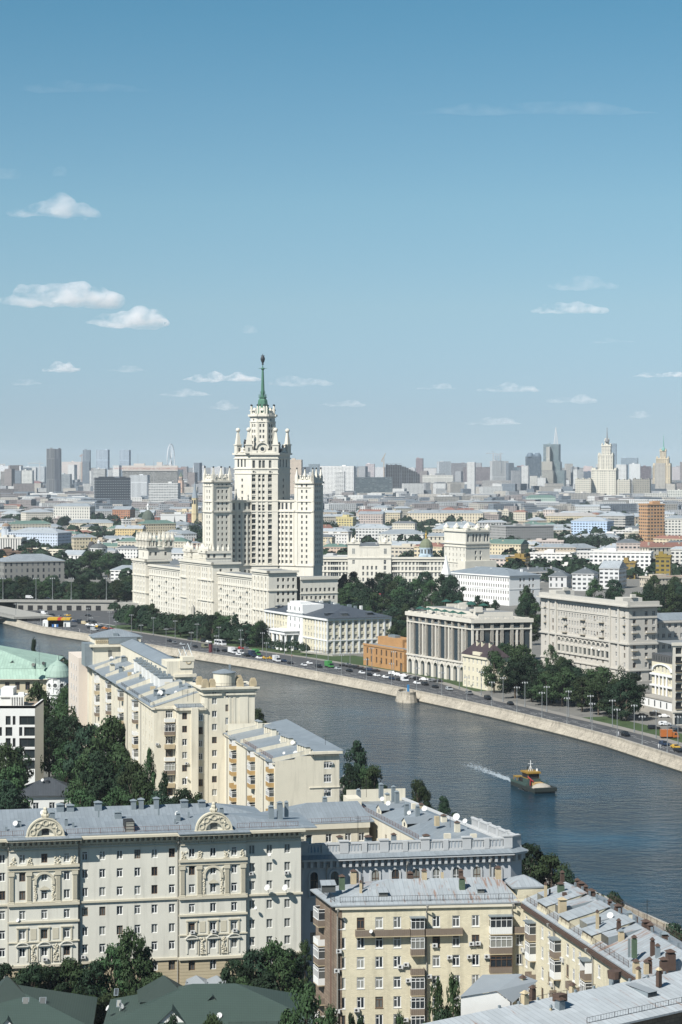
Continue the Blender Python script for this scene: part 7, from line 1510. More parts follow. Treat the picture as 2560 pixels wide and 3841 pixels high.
 ('town_house','white mansard house with dormers left of the round-gabled white house','house',2150,2254,2152,1800,(.62,.62,.61),-18,18,'b','hip',DGREY),
 ('town_house','low white villa with skylit grey roof left of the mansard house','house',2062,2152,2162,1840,(.60,.60,.60),-18,18,'t','hip',DGREY),
 ('apartment_house','white house cut by the right edge below the ochre end block','apartment house',2520,2600,2060,2080,(.62,.60,.55),-10,None,'b','hip',LGREY),
 ('park_hall','low white hall with two dark gates at the edge of the park','building',1548,1660,2166,1800,WH,-6,20,'b','hip',LGREY),
 ('green_shed','low shed with a dark green roof in front of the park hall','shed',1545,1640,2196,1720,WH,-4,14,'n','hip',GREEN_),
 ('chapel','tiny chapel with red roofs in the park','chapel',1412,1462,2232,1650,WH,-10,8,'n','hip',(.34,.06,.07)),
 ('gatehouse','small pale gabled house among the trees behind the viaduct','house',176,224,2206,1690,(.66,.60,.46),-40,10,'n','gable',LGREY),
]
BUILT = {}
for r_ in L_: BUILT[r_[1]] = city(*r_)
def extra(lbl): return BUILT[lbl]

# details that make the landmarks
T_,q,z = extra('black gridded office cube left of the white tower'); f = Fr(q[0],q[1]); fl_ = Fr(q[3],q[0]); m_blk = M('black_cladding',BK,.6,.1)
for fr in (f,fl_):
    g = MB(); g.wallq(fr,0,fr.L,0,z,.25); nx,nz = (15 if fr is f else 5),11
    for i in range(nx):
        for j in range(nz): x = fr.L * (i + .5) / nx; zz = 8 + (z - 10) * j / nz; g.fb(fr,x - fr.L / nx * .30,x + fr.L / nx * .30,zz,zz + 1.5,.25,.8,1)
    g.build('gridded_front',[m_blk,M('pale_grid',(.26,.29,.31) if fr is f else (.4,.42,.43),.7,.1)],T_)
g = MB(); g.fb(f,f.L * .1,f.L * .86,z,z + 2.6,-12,-2); g.build('roof_hut',m_blk,T_)
T_,q,z = extra('long slab building with rows of dark windows and a red-lettered roof sign'); f = Fr(q[0],q[1]); g = MB(); g.fb(f,-1,f.L + 1,z - 13,z + 2,-2,2); g.fb(f,f.L * .2,f.L * .4,z + 2,z + 8,-14,-4); g.fb(f,f.L * .62,f.L * .72,z + 2,z + 12,-14,-4); g.build('sign_band',M('sign_band_pale',(.55,.50,.45),.9,.06),T_)
tc_ = bpy.data.curves.new('roof_sign','FONT'); tc_.body = 'ИНСТИТУТ СКОРОЙ ПОМОЩИ им. Н.В.СКЛИФОСОВСКОГО'; tc_.size = 7.3; tc_.extrude = .1; tc_.align_x = 'CENTER'
tc_.space_character = .95; tmp = bpy.data.objects.new('roof_sign',tc_); COL.objects.link(tmp); dg = bpy.context.evaluated_depsgraph_get(); me_ = bpy.data.meshes.new_from_object(tmp.evaluated_get(dg)); bpy.data.objects.remove(tmp); me_.materials.clear(); me_.materials.append(M('sign_red',(.40,.14,.09),.7,0))
so = link('roof_sign',me_,T_); c = f.p(f.L * .5,z - 9.0,2.2); o_ = T_['_o']; so.location = (c[0] - o_[0],c[1] - o_[1],c[2] - o_[2]); so.rotation_euler = (R(90),0,f.rot())
# steel frame rising in steps (building under construction)
Ys = 6800; T_ = thing('building_frame','unfinished dark stepped building frame with a crane on the centre skyline','construction site',(X_at(1510,Ys),Ys)); g = MB(); bs = MB(); x0,x1 = X_at(1448,Ys),X_at(1576,Ys); n = 15
for i in range(n):
    h = Z_at((1738,1740,1739,1740,1738,1741,1741,1746,1748,1752,1756,1760,1764,1768,1774)[i],Ys); xa = x0 + (x1 - x0) * i / n; xb = x0 + (x1 - x0) * (i + 1) / n; k = 0
    while k * 4.2 < h - 2: g.box(xa,Ys,xb,Ys + 26,k * 4.2 + 3.4,k * 4.2 + 4.2); k += 1
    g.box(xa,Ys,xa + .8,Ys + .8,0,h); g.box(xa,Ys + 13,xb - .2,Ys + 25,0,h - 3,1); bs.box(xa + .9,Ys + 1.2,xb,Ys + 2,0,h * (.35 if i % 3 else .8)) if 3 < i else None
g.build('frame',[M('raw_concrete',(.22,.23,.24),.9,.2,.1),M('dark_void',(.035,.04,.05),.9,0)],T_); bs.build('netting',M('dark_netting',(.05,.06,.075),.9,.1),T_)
def crane(label,sx,Y,ztop,jib,back,up=0,col=(.45,.30,.16)):
    x = X_at(sx,Y); T_ = thing('tower_crane',label,'crane',(x,Y)); m_ = M('crane_paint_%d' % len(MATS),col,.7,0); g = MB(); g.box(x - .9,Y - .9,x + .9,Y + .9,0,ztop); g.build('mast',m_,T_); g = MB(); g.tube((x - back,Y,ztop),(x + jib,Y,ztop + up),.8,4); g.tube((x,Y,ztop),(x,Y,ztop + 8),.6,4); g.tube((x,Y,ztop + 8),(x + jib * .7,Y,ztop + up * .7),.25,4); g.tube((x,Y,ztop + 8),(x - back,Y,ztop),.25,4); g.box(x - back,Y - 1,x - back + 3,Y + 1,ztop - 3,ztop); g.build('jib',m_,T_)
crane('orange tower crane beside the unfinished stepped frame',1441,6790,Z_at(1728,6790),5,7,22); crane('pale crane over the striped tower under construction',1850,8100,Z_at(1700,8100),18,24,-2,(.4,.4,.4)); crane('second pale crane right of the first over the striped tower',1878,8100,Z_at(1706,8100),10,14,6,(.4,.4,.4)); crane('tiny crane between the double slab and the twin striped towers',308,8400,Z_at(1710,8400),6,8,4,(.42,.22,.14)); crane('thin pale crane at the far left over the low blocks',150,8000,Z_at(1738,8000),14,40,0,(.5,.48,.46))
g = thing('steel_crown','bare steel frame crowning the white striped construction tower','construction site',(X_at(1868,8010),8010)); b = MB(); z0 = Z_at(1729,8010)
for i in range(5):
    for j in range(3): b.box(X_at(1852 + i * 7,8010),8010 + j * 8,X_at(1852 + i * 7,8010) + 1.2,8010 + j * 8 + 1.2,z0 - 40,z0 + 26)
for k in range(3): b.box(X_at(1852,8010),8009,X_at(1881,8010),8030,z0 + 9 * k,z0 + 9 * k + .6)
b.build('frame',M('pale_steel',(.40,.42,.44),.7,0),g)
# stepped glass tower: lower shoulders and lattice mast
T_,q,z = extra('tall stepped green-glass tower with a white lattice mast, right skyline'); m_gt = WALLS['g']
for a,b_,sy,Y,col,wn_ in ((2034,2112,1732,6985,(.24,.32,.33),'g'),(2034,2082,1731,6975,(.50,.47,.40),'v'),(2034,2128,1764,6965,(.25,.32,.33),'g'),(2034,2086,1764,6955,(.52,.49,.42),'g'),(2050,2072,1676,6990,(.52,.50,.44),'v')):
    qq,w,d = fquad(a,b_,Y,-18,26); g = MB(); g.prism(qq,0,Z_at(sy,Y)); g.build('shoulder',WALLS[wn_],T_,col=col)
c = (X_at(2086,7015),7015); g = MB(); zt_ = Z_at(1603,7015); n = 12
for s0 in ((-1,-1),(1,-1),(1,1),(-1,1)): g.tube((c[0] + s0[0] * 6,c[1] + s0[1] * 6,z),(c[0] + s0[0] * .3,c[1] + s0[1] * .3,zt_),.6,4)
for i in range(n):
    t0,t1 = i / n,(i + 1) / n; r0,r1 = 6 - 5.6 * t0,6 - 5.6 * t1; g.tube((c[0] - r0,c[1] - r0,z + (zt_ - z) * t0),(c[0] + r1,c[1] - r1,z + (zt_ - z) * t1),.4,4); g.tube((c[0] + r0,c[1] - r0,z + (zt_ - z) * t0),(c[0] - r1,c[1] - r1,z + (zt_ - z) * t1),.4,4)
g.build('lattice_mast',M('mast_white',(.6,.6,.6),.7,0),T_)
for lbl,sx in (('dark blue glass tower pair with rounded tops, left of the stepped glass tower',1990),('dark blue glass tower pair with rounded tops, left of the stepped glass tower',2017)):
    T_,q,z = extra(lbl); g = MB(); c = (X_at(sx,7515),7518); g.lathe(c,[(13,z - 1),(11.5,z + 6),(7.5,z + 11),(6.8,z + 12)],12); g.build('roof_dome',WALLS['g'],T_,col=(.12,.16,.20))
# two spired skyscrapers
def spired(label,Y,tiers,spire,col,gcol,wings=()):
    T_ = thing('spired_skyscraper',label,'skyscraper',(X_at((tiers[0][0] + tiers[0][1]) / 2,Y),Y)); Z = lambda sy: Z_at(sy,Y); z0 = 0
    for i,(a,b_,sy,wn_) in enumerate(tiers):
        qq,w,d = fquad(a,b_,Y + i * 4,-16,None if i else (b_ - a) / F * Y * .5); d = w * .7; qq = [qq[0],qq[1],off(qq[1],74,d),off(qq[0],74,d)]; g = MB(); g.prism(qq,z0,Z(sy)); g.build('tier',WALLS[wn_],T_,col=col); g = MB()
        for k in range(4):
            fr = Fr(qq[k],qq[(k + 1) % 4]); g.fb(fr,-1,fr.L + 1,Z(sy) - 2.2,Z(sy) + .6,-.5,1.2)
            for kk in (.04,.35,.65,.96): g.lathe(fr.q(fr.L * kk,-1.2),[(1.6,Z(sy)),(1.2,Z(sy) + 3),(.2,Z(sy) + 6)],5)
            for kk in range(7):
                if i < 2: x = fr.L * kk / 6; g.fb(fr,max(0,x - .8),min(fr.L,x + .8),z0,Z(sy) - 3,0,.7)
        g.build('cornice',WALLS['n'],T_,col=tuple(c * 1.04 for c in col)); z0 = Z(sy) - .5
    sx,s0,s1,s2 = spire; c = (X_at(sx,Y + 12),Y + 12); g = MB(); g.lathe(c,[(6,Z(s0)),(4.6,Z(s0) + 6),(3.8,Z(s1)),(2.0,Z(s1) + 3),(.5,Z(s2) - 4),(1.3,Z(s2) - 2),(.1,Z(s2))],8); g.build('spire',WALLS['n'],T_,col=gcol)
    for a,b_,sy,kf in wings: qq,w,d = fquad(a,b_,Y - 8,-16,24); g = MB(); g.prism(qq,0,Z(sy)); [g.fb(Fr(qq[0],qq[1]),k,k + 4,Z(sy),Z(sy) + 2.5,-20,-1) for k in (2,w / 2 - 2,w - 6)]; g.build('wing',WALLS['t'],T_,col=tuple(c * kf for c in col))
    return T_
spired('white tiered skyscraper with a dark spire, left one of the two far spired towers',6000,((2222,2324,1762,'t'),(2246,2306,1706,'b'),(2258,2296,1670,'b'),(2270,2286,1652,'n')),(2278,1656,1650,1603),(.66,.62,.52),(.22,.22,.22),((2160,2226,1796,.85),(2316,2374,1800,.8),(2376,2448,1797,.45)))  # last wing's colour is darkened to stand for its shaded side
spired('cream tiered skyscraper with a green spire, right one of the two far spired towers',7000,((2453,2524,1744,'v'),(2464,2514,1719,'v'),(2477,2502,1690,'v')),(2490,1690,1680,1633),(.62,.52,.36),(.16,.36,.30))
# churches
def church(label,sx,Y,ztop,r,hd,dcol,wcol=WH,base=None,gold=True,name='church'):
    c = (X_at(sx,Y),Y); T_ = thing(name,label,'church',c); g = MB(); zd = ztop - hd; g.cyl(c,r,r,0,zd,12); g.cyl(c,r * 1.06,r * 1.06,zd - .8,zd,12); g.cyl(c,r * 1.06,r * 1.06,zd - hd * .8 - .6,zd - hd * .8,12)
    if base: g.obox(c,-15,base,base * .9,0,zd - hd * .85)
    g.build('wall',WALLS['n'],T_,col=wcol)
    for a in range(200,350,30): w_ = MB(); p = off(c,a,r); w_.obox(p,a + 90,r * .22,.3,zd - hd * .62,zd - hd * .18); w_.build('window',m_glass,T_)
    g = MB(); g.lathe(c,[(r * 1.05,zd),(r * 1.0,zd + hd * .25),(r * .8,zd + hd * .6),(r * .45,zd + hd * .88),(r * .18,zd + hd)],12); g.build('dome',WALLS['n'],T_,col=dcol)
    g = MB(); g.cyl(c,r * .17,r * .15,ztop,ztop + hd * .3,8); g.lathe(c,[(r * .14,ztop + hd * .3),(r * .2,ztop + hd * .42),(r * .05,ztop + hd * .62),(.08,ztop + hd * .9)],8); g.build('lantern',WALLS['n'],T_,col=(.45,.30,.08) if gold else wcol); return T_
church('church with a grey-green dome on a white drum, left of the tower',556,3300,Z_at(1913,3300),9.4,15,(.09,.11,.085),base=18,gold=False)
church('church with an olive dome and gold lantern behind the rear white wing',1599,2000,Z_at(2020,2000),5.8,8.0,(.17,.19,.12),(.50,.60,.66),11)
church('low white rotunda with a flat dark dome at left',371,2400,Z_at(2038,2400),9,5.0,(.10,.11,.11),base=None,gold=False); church('little dark domed chapel with a gold cross left of the white rotunda',345,2430,Z_at(2030,2430),4,6,(.05,.05,.055),(.12,.12,.12),8); church('little white church with a copper cupola at the left edge',24,2700,Z_at(1962,2700),5,4.0,(.24,.17,.12),(.5,.54,.58),9,False)
def belfry(label,sx,Y,tiers,tip,scol,wcol,name='bell_tower'):
    c = (X_at(sx,Y),Y); T_ = thing(name,label,'bell tower',c); z0 = 0; g = MB()
    for r,sy in tiers: z1 = Z_at(sy,Y); g.cyl(c,r,r,z0,z1,8,0,R(22)); g.cyl(c,r * 1.12,r * 1.12,z1 - .8,z1,8,0,R(22)); z0 = z1
    g.build('wall',WALLS['n'],T_,col=wcol); r = tiers[-1][0]
    for a in (225,270,315): w_ = MB(); w_.obox(off(c,a,r * .95),a + 90,r * .5,.4,z0 - r * 1.8,z0 - r * .6); w_.build('window',m_glass,T_)
    g = MB(); g.lathe(c,[(r * 1.05,z0),(r * .5,z0 + (Z_at(tip,Y) - z0) * .5),(.15,Z_at(tip,Y))],8,0,R(22)); g.build('spire',WALLS['n'],T_,col=scol)
belfry('tall grey spire of a church with a yellow belfry beside the tower',732,3700,((5.8,1925),(5.3,1868)),1806,(.24,.28,.31),(.60,.50,.30)); belfry('white tent-roofed bell tower at the park edge',1674,1590,((4.4,2172),(3.6,2152)),2082,(.74,.74,.72),WH); belfry('slim orange and white church tower below the institute slab',680,6300,((10,1830),(8.6,1800),(6.4,1788)),1770,(.10,.13,.09),(.60,.42,.32)); belfry('thin dark spire in front of the white concrete block',656,3200,((2,1972),),1936,(.07,.08,.08),(.5,.5,.5)); belfry('small white pointed turret below the orange brick house',476,3400,((2.6,1960),),1940,WH,WH); belfry('little pink church tower at the foot of the tower, right side',1232,2450,((5,2060),(3.3,2038)),2018,(.30,.30,.28),(.60,.46,.36))
# far observation wheel, blank-walled towers and masts
c = (X_at(642,9500),9500); zc_ = (Z_at(1687,9500) + Z_at(1760,9500)) / 2; T_ = thing('observation_wheel','pale thin observation wheel seen nearly edge-on, left skyline','ferris wheel',c); g = MB(); rw = 66; wv = (math.cos(R(80)),math.sin(R(80)))
for k in range(28):
    a0,a1 = 2 * math.pi * k / 28,2 * math.pi * (k + 1) / 28; p = lambda a,r: (c[0] + math.cos(a) * r * wv[0] * .9,c[1] + math.cos(a) * r * wv[1],zc_ + math.sin(a) * r); g.tube(p(a0,rw),p(a1,rw),1.6,4); g.tube(p(a0,rw * .1),p(a0,rw),.5,4)
g.build('wheel',M('wheel_white',(.75,.75,.75),.7,0),T_); g = MB(); g.tube((c[0] - 20,c[1] - 6,0),(c[0],c[1],zc_),1.6,4); g.tube((c[0] + 20,c[1] - 6,0),(c[0],c[1],zc_),1.6,4); g.build('legs',MATS['wheel_white'],T_)
FAR = [('pale_tower','pale tan apartment tower just right of the white tower shaft',1088,1136,1724,6000,(.56,.46,.36),'a'),('tower_block','low white slab under the far left crane',-20,84,1748,7800,(.66,.67,.68),'a'),('tower_block','white block right of the slab under the far left crane',84,172,1750,8400,(.56,.60,.62),'r'),('tower_block','brown-grey block at the far left edge',2,38,1768,6900,(.30,.28,.26),'r'),('tower_block','grey block right of the brown-grey block at left',40,82,1774,7050,(.38,.37,.36),'r'),('tower_block','white corner block below the double-slab tower',80,126,1764,6750,(.62,.62,.58),'b'),('tower_block','pale apartment cluster left of the slim blue-grey tower',230,312,1732,9800,(.56,.50,.46),'a'),('tower_block','office with glass front below the slim blue-grey tower',222,268,1778,7050,(.46,.50,.52),'g'),('tower_block','white block with two pylons right of the black cube',486,560,1782,5550,(.60,.62,.63),'v'),('tower_block','long white low hall below the institute slab',556,676,1812,5100,(.60,.60,.58),'r'),('tower_block','white tower block left of the spired church on the skyline',724,770,1746,8400,(.64,.64,.64),'a'),('tower_block','far grey-white block behind the left turret of the tower',790,846,1752,8100,(.60,.60,.60),'b'),
       ('tower_block','teal glass block right of the tower skyline',1158,1200,1741,9000,(.34,.42,.46),'g'),('tower_block','white low block between the tan tower and the office cluster',1130,1180,1776,6600,(.62,.62,.60),'b'),('tower_block','dark brown-windowed block beside the stacked office cluster',1296,1338,1752,6900,(.36,.38,.40),'g'),('tower_block','blue-grey block left of the red-striped one',1338,1374,1750,9750,(.34,.40,.46),'g'),('tower_block','pale block right of the red-striped one',1406,1446,1753,9300,(.58,.58,.58),'a'),('tower_block','faint pale block left of the slim red-and-blue tower',1524,1560,1755,9800,(.55,.55,.55),'a'),('tower_block','long faint pale slab right of the slim red-and-blue tower',1590,1642,1757,9800,(.56,.54,.52),'a'),('tower_block','dark blue block left of the two spired towers',2190,2228,1768,8400,(.14,.18,.24),'g'),('tower_block','faint round-topped tower right of the stepped glass tower',2130,2144,1744,9800,(.60,.56,.54),'a'),('tower_block','faint pink slab far behind the stepped glass tower',2190,2226,1749,9800,(.56,.46,.44),'a'),('tower_block','dark teal block beside the dark blue glass pair',1910,1976,1752,7950,(.16,.22,.26),'g'),('tower_block','red-brown block left of the dark blue glass pair',1940,1974,1747,8400,(.28,.16,.16),'g'),('tower_block','grey block between the left spired tower and its right wing',2322,2352,1762,7800,(.32,.27,.28),'g')]
for nm,lab,a,b_,sy,Y,col,wn_ in FAR: city(nm,lab,'tower block',a,b_,sy,Y,col,-12,None,wn_,'flat',GRW)
for sx,Y,sy,lab in ((518,7000,1701,'thin radio mast on the left skyline above the institute slab'),(1341,6500,1736,'thin mast on the skyline right of the tower'),(578,5200,1724,'slender mast above the institute slab, nearer the wheel')):
    g = MB(); x = X_at(sx,Y); g.cyl((x,Y),1.0,.3,0,Z_at(sy,Y),5); tag(g.build('radio_mast',M('mast_grey',(.34,.34,.35),.7,0)),lab,'mast')

# filling: single houses out to about 3 km, each with its own colours and place
rr = random.Random(77)
PAL = [('white',(.70,.69,.66)),('cream',(.62,.57,.46)),('pale grey',(.54,.54,.52)),('yellow',(.58,.50,.35)),('pink',(.55,.47,.42)),('white',(.66,.64,.60)),('cream',(.58,.52,.42)),('sandy',(.50,.42,.32))]
ROOFS = [('grey',GREY),('light grey',LGREY),('grey',GREY),('light grey',LGREY),('dark',DGREY),('green',GREEN_),('rusty red',REDR)]
MARKS = [(x,lab) for x,lab in ((100,'the dark red terrace at left'),(130,'the cream pedimented block'),(275,'the composite grey house'),(420,'the black gridded cube'),(556,'the grey-green domed church'),(650,'the plain white concrete block'),(732,'the tall grey church spire'),(1300,'the bright yellow block'),(1440,'the dark glass long office'),(1599,'the olive-domed church'),(1760,'the long cream palace block'),(1960,'the shaded grey slab'),(2100,'the green hall'),(2187,'the white theatre block'),(2280,'the sky-blue house'),(2450,'the orange brick tower'))]
ORD = ('first','second','third','fourth','fifth','sixth','seventh','eighth','ninth','tenth','eleventh','twelfth'); seen = {}
NLM = len(CITY)
hero_zone = lambda sx,Y: (740 < sx < 1225 and Y < 2500) or (505 < sx < 760 and Y < 1740)
n = 0; tries = 0
while n < 290 and tries < 30000:
    tries += 1; Y = 1760 + 2700 * rr.random() ** 1.1; sx = rr.uniform(-40,2600)
    if hero_zone(sx,Y) or (1000 < sx < 1900 and Y < 1960) or (1225 < sx < 1700 and Y < 2080) or (sx < 520 and Y < 2000): continue
    x = X_at(sx,Y); w = rr.uniform(24,62); d = rr.uniform(13,20); rad = w * .5
    if any((x - c[0]) ** 2 + (Y - c[1]) ** 2 < (rad * .62 + c[2] * .62) ** 2 for _,c,_ in CITY): continue
    deg = rr.choice((-24,-16,-8,18,26,-30)); h = rr.choice((8,9,11,12,14,16,19,22)); hw = w / Y * F / 2; ty,by = HOR + (H - h) * F / Y,HOR + H * F / Y
    if any(b_[0] - hw * .7 < sx < b_[1] + hw * .7 and c[1] > Y and ty < b_[3] - .30 * (b_[3] - b_[2]) and by > b_[2] for b_,c,_ in CITY[:NLM]): continue
    cn,col = rr.choice(PAL); rn,rc = rr.choice(ROOFS); k = rr.uniform(.9,1.08); col = tuple(c * k for c in col); wpx = w / Y * F
    ml = min(MARKS,key=lambda m_: abs(m_[0] - sx)); side = 'left of' if sx < ml[0] - 25 else 'right of' if sx > ml[0] + 25 else 'behind' if Y > 2900 else 'in front of'
    size = 'low' if h < 12 else 'mid-height' if h < 18 else 'tall'; key = (size,cn,rn,side,ml[1]); seen[key] = seen.get(key,0) + 1; o = seen[key]
    lab = f"{size} {cn} {rn}-roofed house {side} {ml[1]}"
    if o > 1: lab = f"{ORD[o - 1]} {lab}"
    city('town_house',lab[0].lower() + lab[1:],'house',sx - wpx / 2,sx + wpx / 2,0,Y,col,deg,d,rr.choice('aabbt'),rr.choice(('hip','hip','gable','flat')),rc if rn != 'flat' else GREY,None,'ordinary town houses filling the city',h); n += 1
# beyond that the city reads as one mass to the horizon
g = MB(); mats = [M('far_wall_%d' % i,c,.9,.06,.02,win=(4.0,3.6,.25,.75,.3,.75)) for i,c in enumerate(((.62,.62,.60),(.46,.43,.38),(.34,.35,.36),(.26,.23,.22),(.17,.20,.23)))] + [M('far_roof',(.25,.275,.29),.8,.15,.01),M('far_roof_dark',(.13,.14,.15),.8,.15,.01)]
for i in range(3600):
    Y = 4300 + 7600 * rr.random() ** 1.1; sx = rr.uniform(-60,2620)
    if Y < 8200 and any((X_at(sx,Y) - c[0]) ** 2 + (Y - c[1]) ** 2 < (16 + c[2]) ** 2 for _,c,_ in CITY[:140]): continue
    w,d = rr.uniform(18,70),rr.uniform(14,22); h = rr.choice((12,15,18,22,26)) if Y < 6500 else rr.choice((16,20,26,32,38,46)) if rr.random() < .93 else rr.uniform(56,112)
    if h > 50: w = rr.uniform(18,34)
    q = [off(off((X_at(sx,Y),Y),a,w / 2 * sx_),a + 90,d / 2 * sy_) for a in (rr.choice((-25,-12,12,25)),) for sx_,sy_ in ((-1,-1),(1,-1),(1,1),(-1,1))]; g.prism(q,0,h,rr.randrange(5),5 + (rr.random() < .3))
tag(g.build('distant_city',mats),kind='stuff')
# ------------------------------------------------------------------ trees
def leaf_mat(name,col):
    m = bpy.data.materials.new(name); m.use_nodes = True; N,L = m.node_tree.nodes,m.node_tree.links; b = N['Principled BSDF']; b.inputs['Roughness'].default_value = .7; b.inputs['Specular IOR Level'].default_value = .1
    oi = N.new('ShaderNodeObjectInfo'); tc = N.new('ShaderNodeTexCoord'); nz = N.new('ShaderNodeTexNoise'); nz.inputs['Scale'].default_value = 5.0; nz.inputs['Detail'].default_value = 3; L.new(tc.outputs['Object'],nz.inputs['Vector'])
    h = N.new('ShaderNodeHueSaturation'); h.inputs['Color'].default_value = (*col,1)
    def mad(src,a,c,dst): x = N.new('ShaderNodeMath'); x.operation = 'MULTIPLY_ADD'; x.inputs[1].default_value = a; x.inputs[2].default_value = c; L.new(src,x.inputs[0]); L.new(x.outputs[0],dst)
    mad(oi.outputs['Random'],.06,.465,h.inputs['Hue']); ad = N.new('ShaderNodeMath'); ad.operation = 'ADD'; L.new(oi.outputs['Random'],ad.inputs[0]); L.new(nz.outputs[0],ad.inputs[1]); mad(ad.outputs[0],.85,.25,h.inputs['Value']); L.new(h.outputs[0],b.inputs['Base Color'])
    return m
m_leaf = leaf_mat('leaves',(0.027,0.047,0.020)); m_leaf2 = leaf_mat('dark_leaves',(0.016,0.031,0.017)); m_bark = M('bark',(.10,.08,.06),.95,.3,2)
def crown_mesh(seed,nl,nq,shape,size,mat):
    """unit crown: radius .5, height 0..1, leaf clumps spread through its volume"""
    rr = random.Random(seed); mb = MB(); lumps = []
    for i in range(nl):
        t = (i + rr.random()) / nl; a = rr.uniform(0,2 * math.pi); z = .16 + .76 * t; rad = {'round': .36 * math.sin(math.pi * min(1,.18 + t * .80)) ** .7,'pole': .26 * (1 - t * .45),'cone': .40 * (1 - t) + .02,'loose': .38 * math.sin(math.pi * min(1,.25 + t * .72))}[shape]; k = rr.uniform(.35,1.08)
        lumps.append((math.cos(a) * rad * k,math.sin(a) * rad * k,z,rr.uniform(.09,.17) * (.8 if shape != 'round' else 1.05)))
    for x,y,z,r in lumps:
        for j in range(nq // nl):
            d = Vector((rr.gauss(0,1),rr.gauss(0,1),rr.gauss(.15,.85))).normalized(); p = Vector((x,y,z)) + Vector((d.x,d.y,d.z * .62)) * r * rr.uniform(.55,1.12)
            n = (d + Vector((rr.uniform(-1,1),rr.uniform(-1,1),rr.uniform(-.6,1))) * .75).normalized(); u = n.orthogonal().normalized(); v = n.cross(u); s_ = size * rr.uniform(.6,1.3); an = rr.uniform(0,3.14); u,v = u * math.cos(an) + v * math.sin(an),v * math.cos(an) - u * math.sin(an)
            mb.v += [tuple(p - u * s_),tuple(p + v * s_ * .55),tuple(p + u * s_),tuple(p - v * s_ * .55)]; k = len(mb.v); mb.f.append((k - 4,k - 3,k - 2,k - 1))
    me = bpy.data.meshes.new('crown'); me.from_pydata(mb.v,[],mb.f); me.materials.append(mat); me.update(); t = MB(); t.tube((0,0,-.02),(0,0,.45),.028,6,0,.018); t.tube((0,0,.4),(.02,.01,.85),.018,5,0,.004)
    for x,y,z,r in lumps[::2]: t.tube((0,0,max(.18,z - .25)),(x * .9,y * .9,z),.010,4,0,.004)
    tm = bpy.data.meshes.new('trunk'); tm.from_pydata(t.v,[],t.f); tm.materials.append(m_bark); tm.update(); return me,tm
PROTO = {'r': [crown_mesh(i,26,4600,'round',.026,(m_leaf,m_leaf2)[i % 2]) for i in range(6)],'p': [crown_mesh(20,22,3000,'pole',.024,m_leaf2),crown_mesh(21,20,3000,'pole',.024,m_leaf)],'c': [crown_mesh(30,24,2600,'cone',.024,m_leaf2)],'l': [crown_mesh(40,30,3000,'loose',.022,m_leaf),crown_mesh(41,26,2600,'loose',.022,m_leaf)]}
UNITS = 'zero first second third fourth fifth sixth seventh eighth ninth tenth eleventh twelfth thirteenth fourteenth fifteenth sixteenth seventeenth eighteenth nineteenth twentieth'.split()
def ordw(n):
    if n <= 20: return UNITS[n]
    t = ('','','twenty','thirty','forty','fifty','sixty')[n // 10]; return t[:-1] + 'ieth' if n % 10 == 0 else t + '-' + UNITS[n % 10]
tr = random.Random(99)
ALLT = []
KN = {'r': 'broad leafy tree','p': 'narrow upright tree','c': 'pointed conifer','l': 'thin loose-leaved tree'}
def trees(where,group,spots): ALLT.extend((s[2] * s[3] / s[1] ** 2,where,group,s) for s in spots)    # spots = [(photo column, depth, height, width, prototype)]
def plant():
    """the 300 trees that show largest become things, labelled from left to right within their place; the rest go into one mass"""
    ALLT.sort(key=lambda t: -t[0]); keep,rest = ALLT[:296],ALLT[296:]; keep.sort(key=lambda t: (t[1],t[3][0])); cnt = {}; tot = {}
    kind = lambda s: ('tall ' if s[2] > 17 else 'small ' if s[2] < 9.5 else '') + KN[s[4]]
    for _,w_,g_,s in keep: tot[w_,kind(s)] = tot.get((w_,kind(s)),0) + 1
    for _,w_,g_,s in keep:
        k = (w_,kind(s)); cnt[k] = cnt.get(k,0) + 1; sx,Y,h,w,pk = s; c = (X_at(sx,Y),Y); ar = 'a' if tot[k] == 1 else 'the'
        T_ = thing('conifer_tree' if pk == 'c' else 'leafy_tree',(k[1] if tot[k] == 1 else f"{ordw(cnt[k])} {k[1]} from the left") + ' ' + w_,'tree',c,g_); cm,tm = tr.choice(PROTO[pk]); a = tr.uniform(0,6.28)
        for nm_,me in (('crown',cm),('trunk',tm)): o = link(nm_,me,T_); o.scale = (w,w,h); o.rotation_euler.z = a
    return [s for _,w_,g_,s in rest]
U = tr.uniform
def on_bank(sx,d):                                                   # the point d metres behind the far parapet that shows at a photo column
    pl = offset(bank,bn,d); best = None
    for a,c in zip(pl,pl[1:]):
        fr = Fr(a,c); u = fr.s_(sx)
        if -.5 <= u <= fr.L + .5: best = fr.q(u)
    return best or pl[len(pl) // 2]
sp = []
for i in range(46):
    sx = 458 + i * 11.8 + U(-5,5); p = on_bank(sx,U(42,50) if i % 2 else U(52,64)); sp.append((sx,p[1],U(10,16) if sx < 900 else U(8,14),U(9,14),'r'))
for sx,d in ((1010,46),(1040,44),(1078,45),(1105,47),(1140,44)): sp.append((sx,on_bank(sx,d)[1],U(6,8),U(5,7),'l'))
sp.append((1053,on_bank(1053,43)[1],7,4,'c')); trees('in the row under the white tower','trees along the embankment under the white tower',sp)
sp = [(sx,Y,U(15,20) + (Y - 1275) * .032,U(15,21),'r') for sx,Y in [(1272 + 430 * ((i * .618) % 1),1280 + 290 * (i + .5) / 56) for i in range(56)]] + [(U(1690,1900),U(1395,1440),U(14,18),U(10,14),'r') for i in range(11)] + [(U(1470,1530),U(1150,1240),U(14,18),U(11,14),'r') for i in range(5)]
trees('in the park right of the tower','park trees between the tower and the white school',[s for s in sp if not (1405 < s[0] < 1470 and s[1] < 1500) and not (1530 < s[0] < 1665 and s[1] < 1490)])
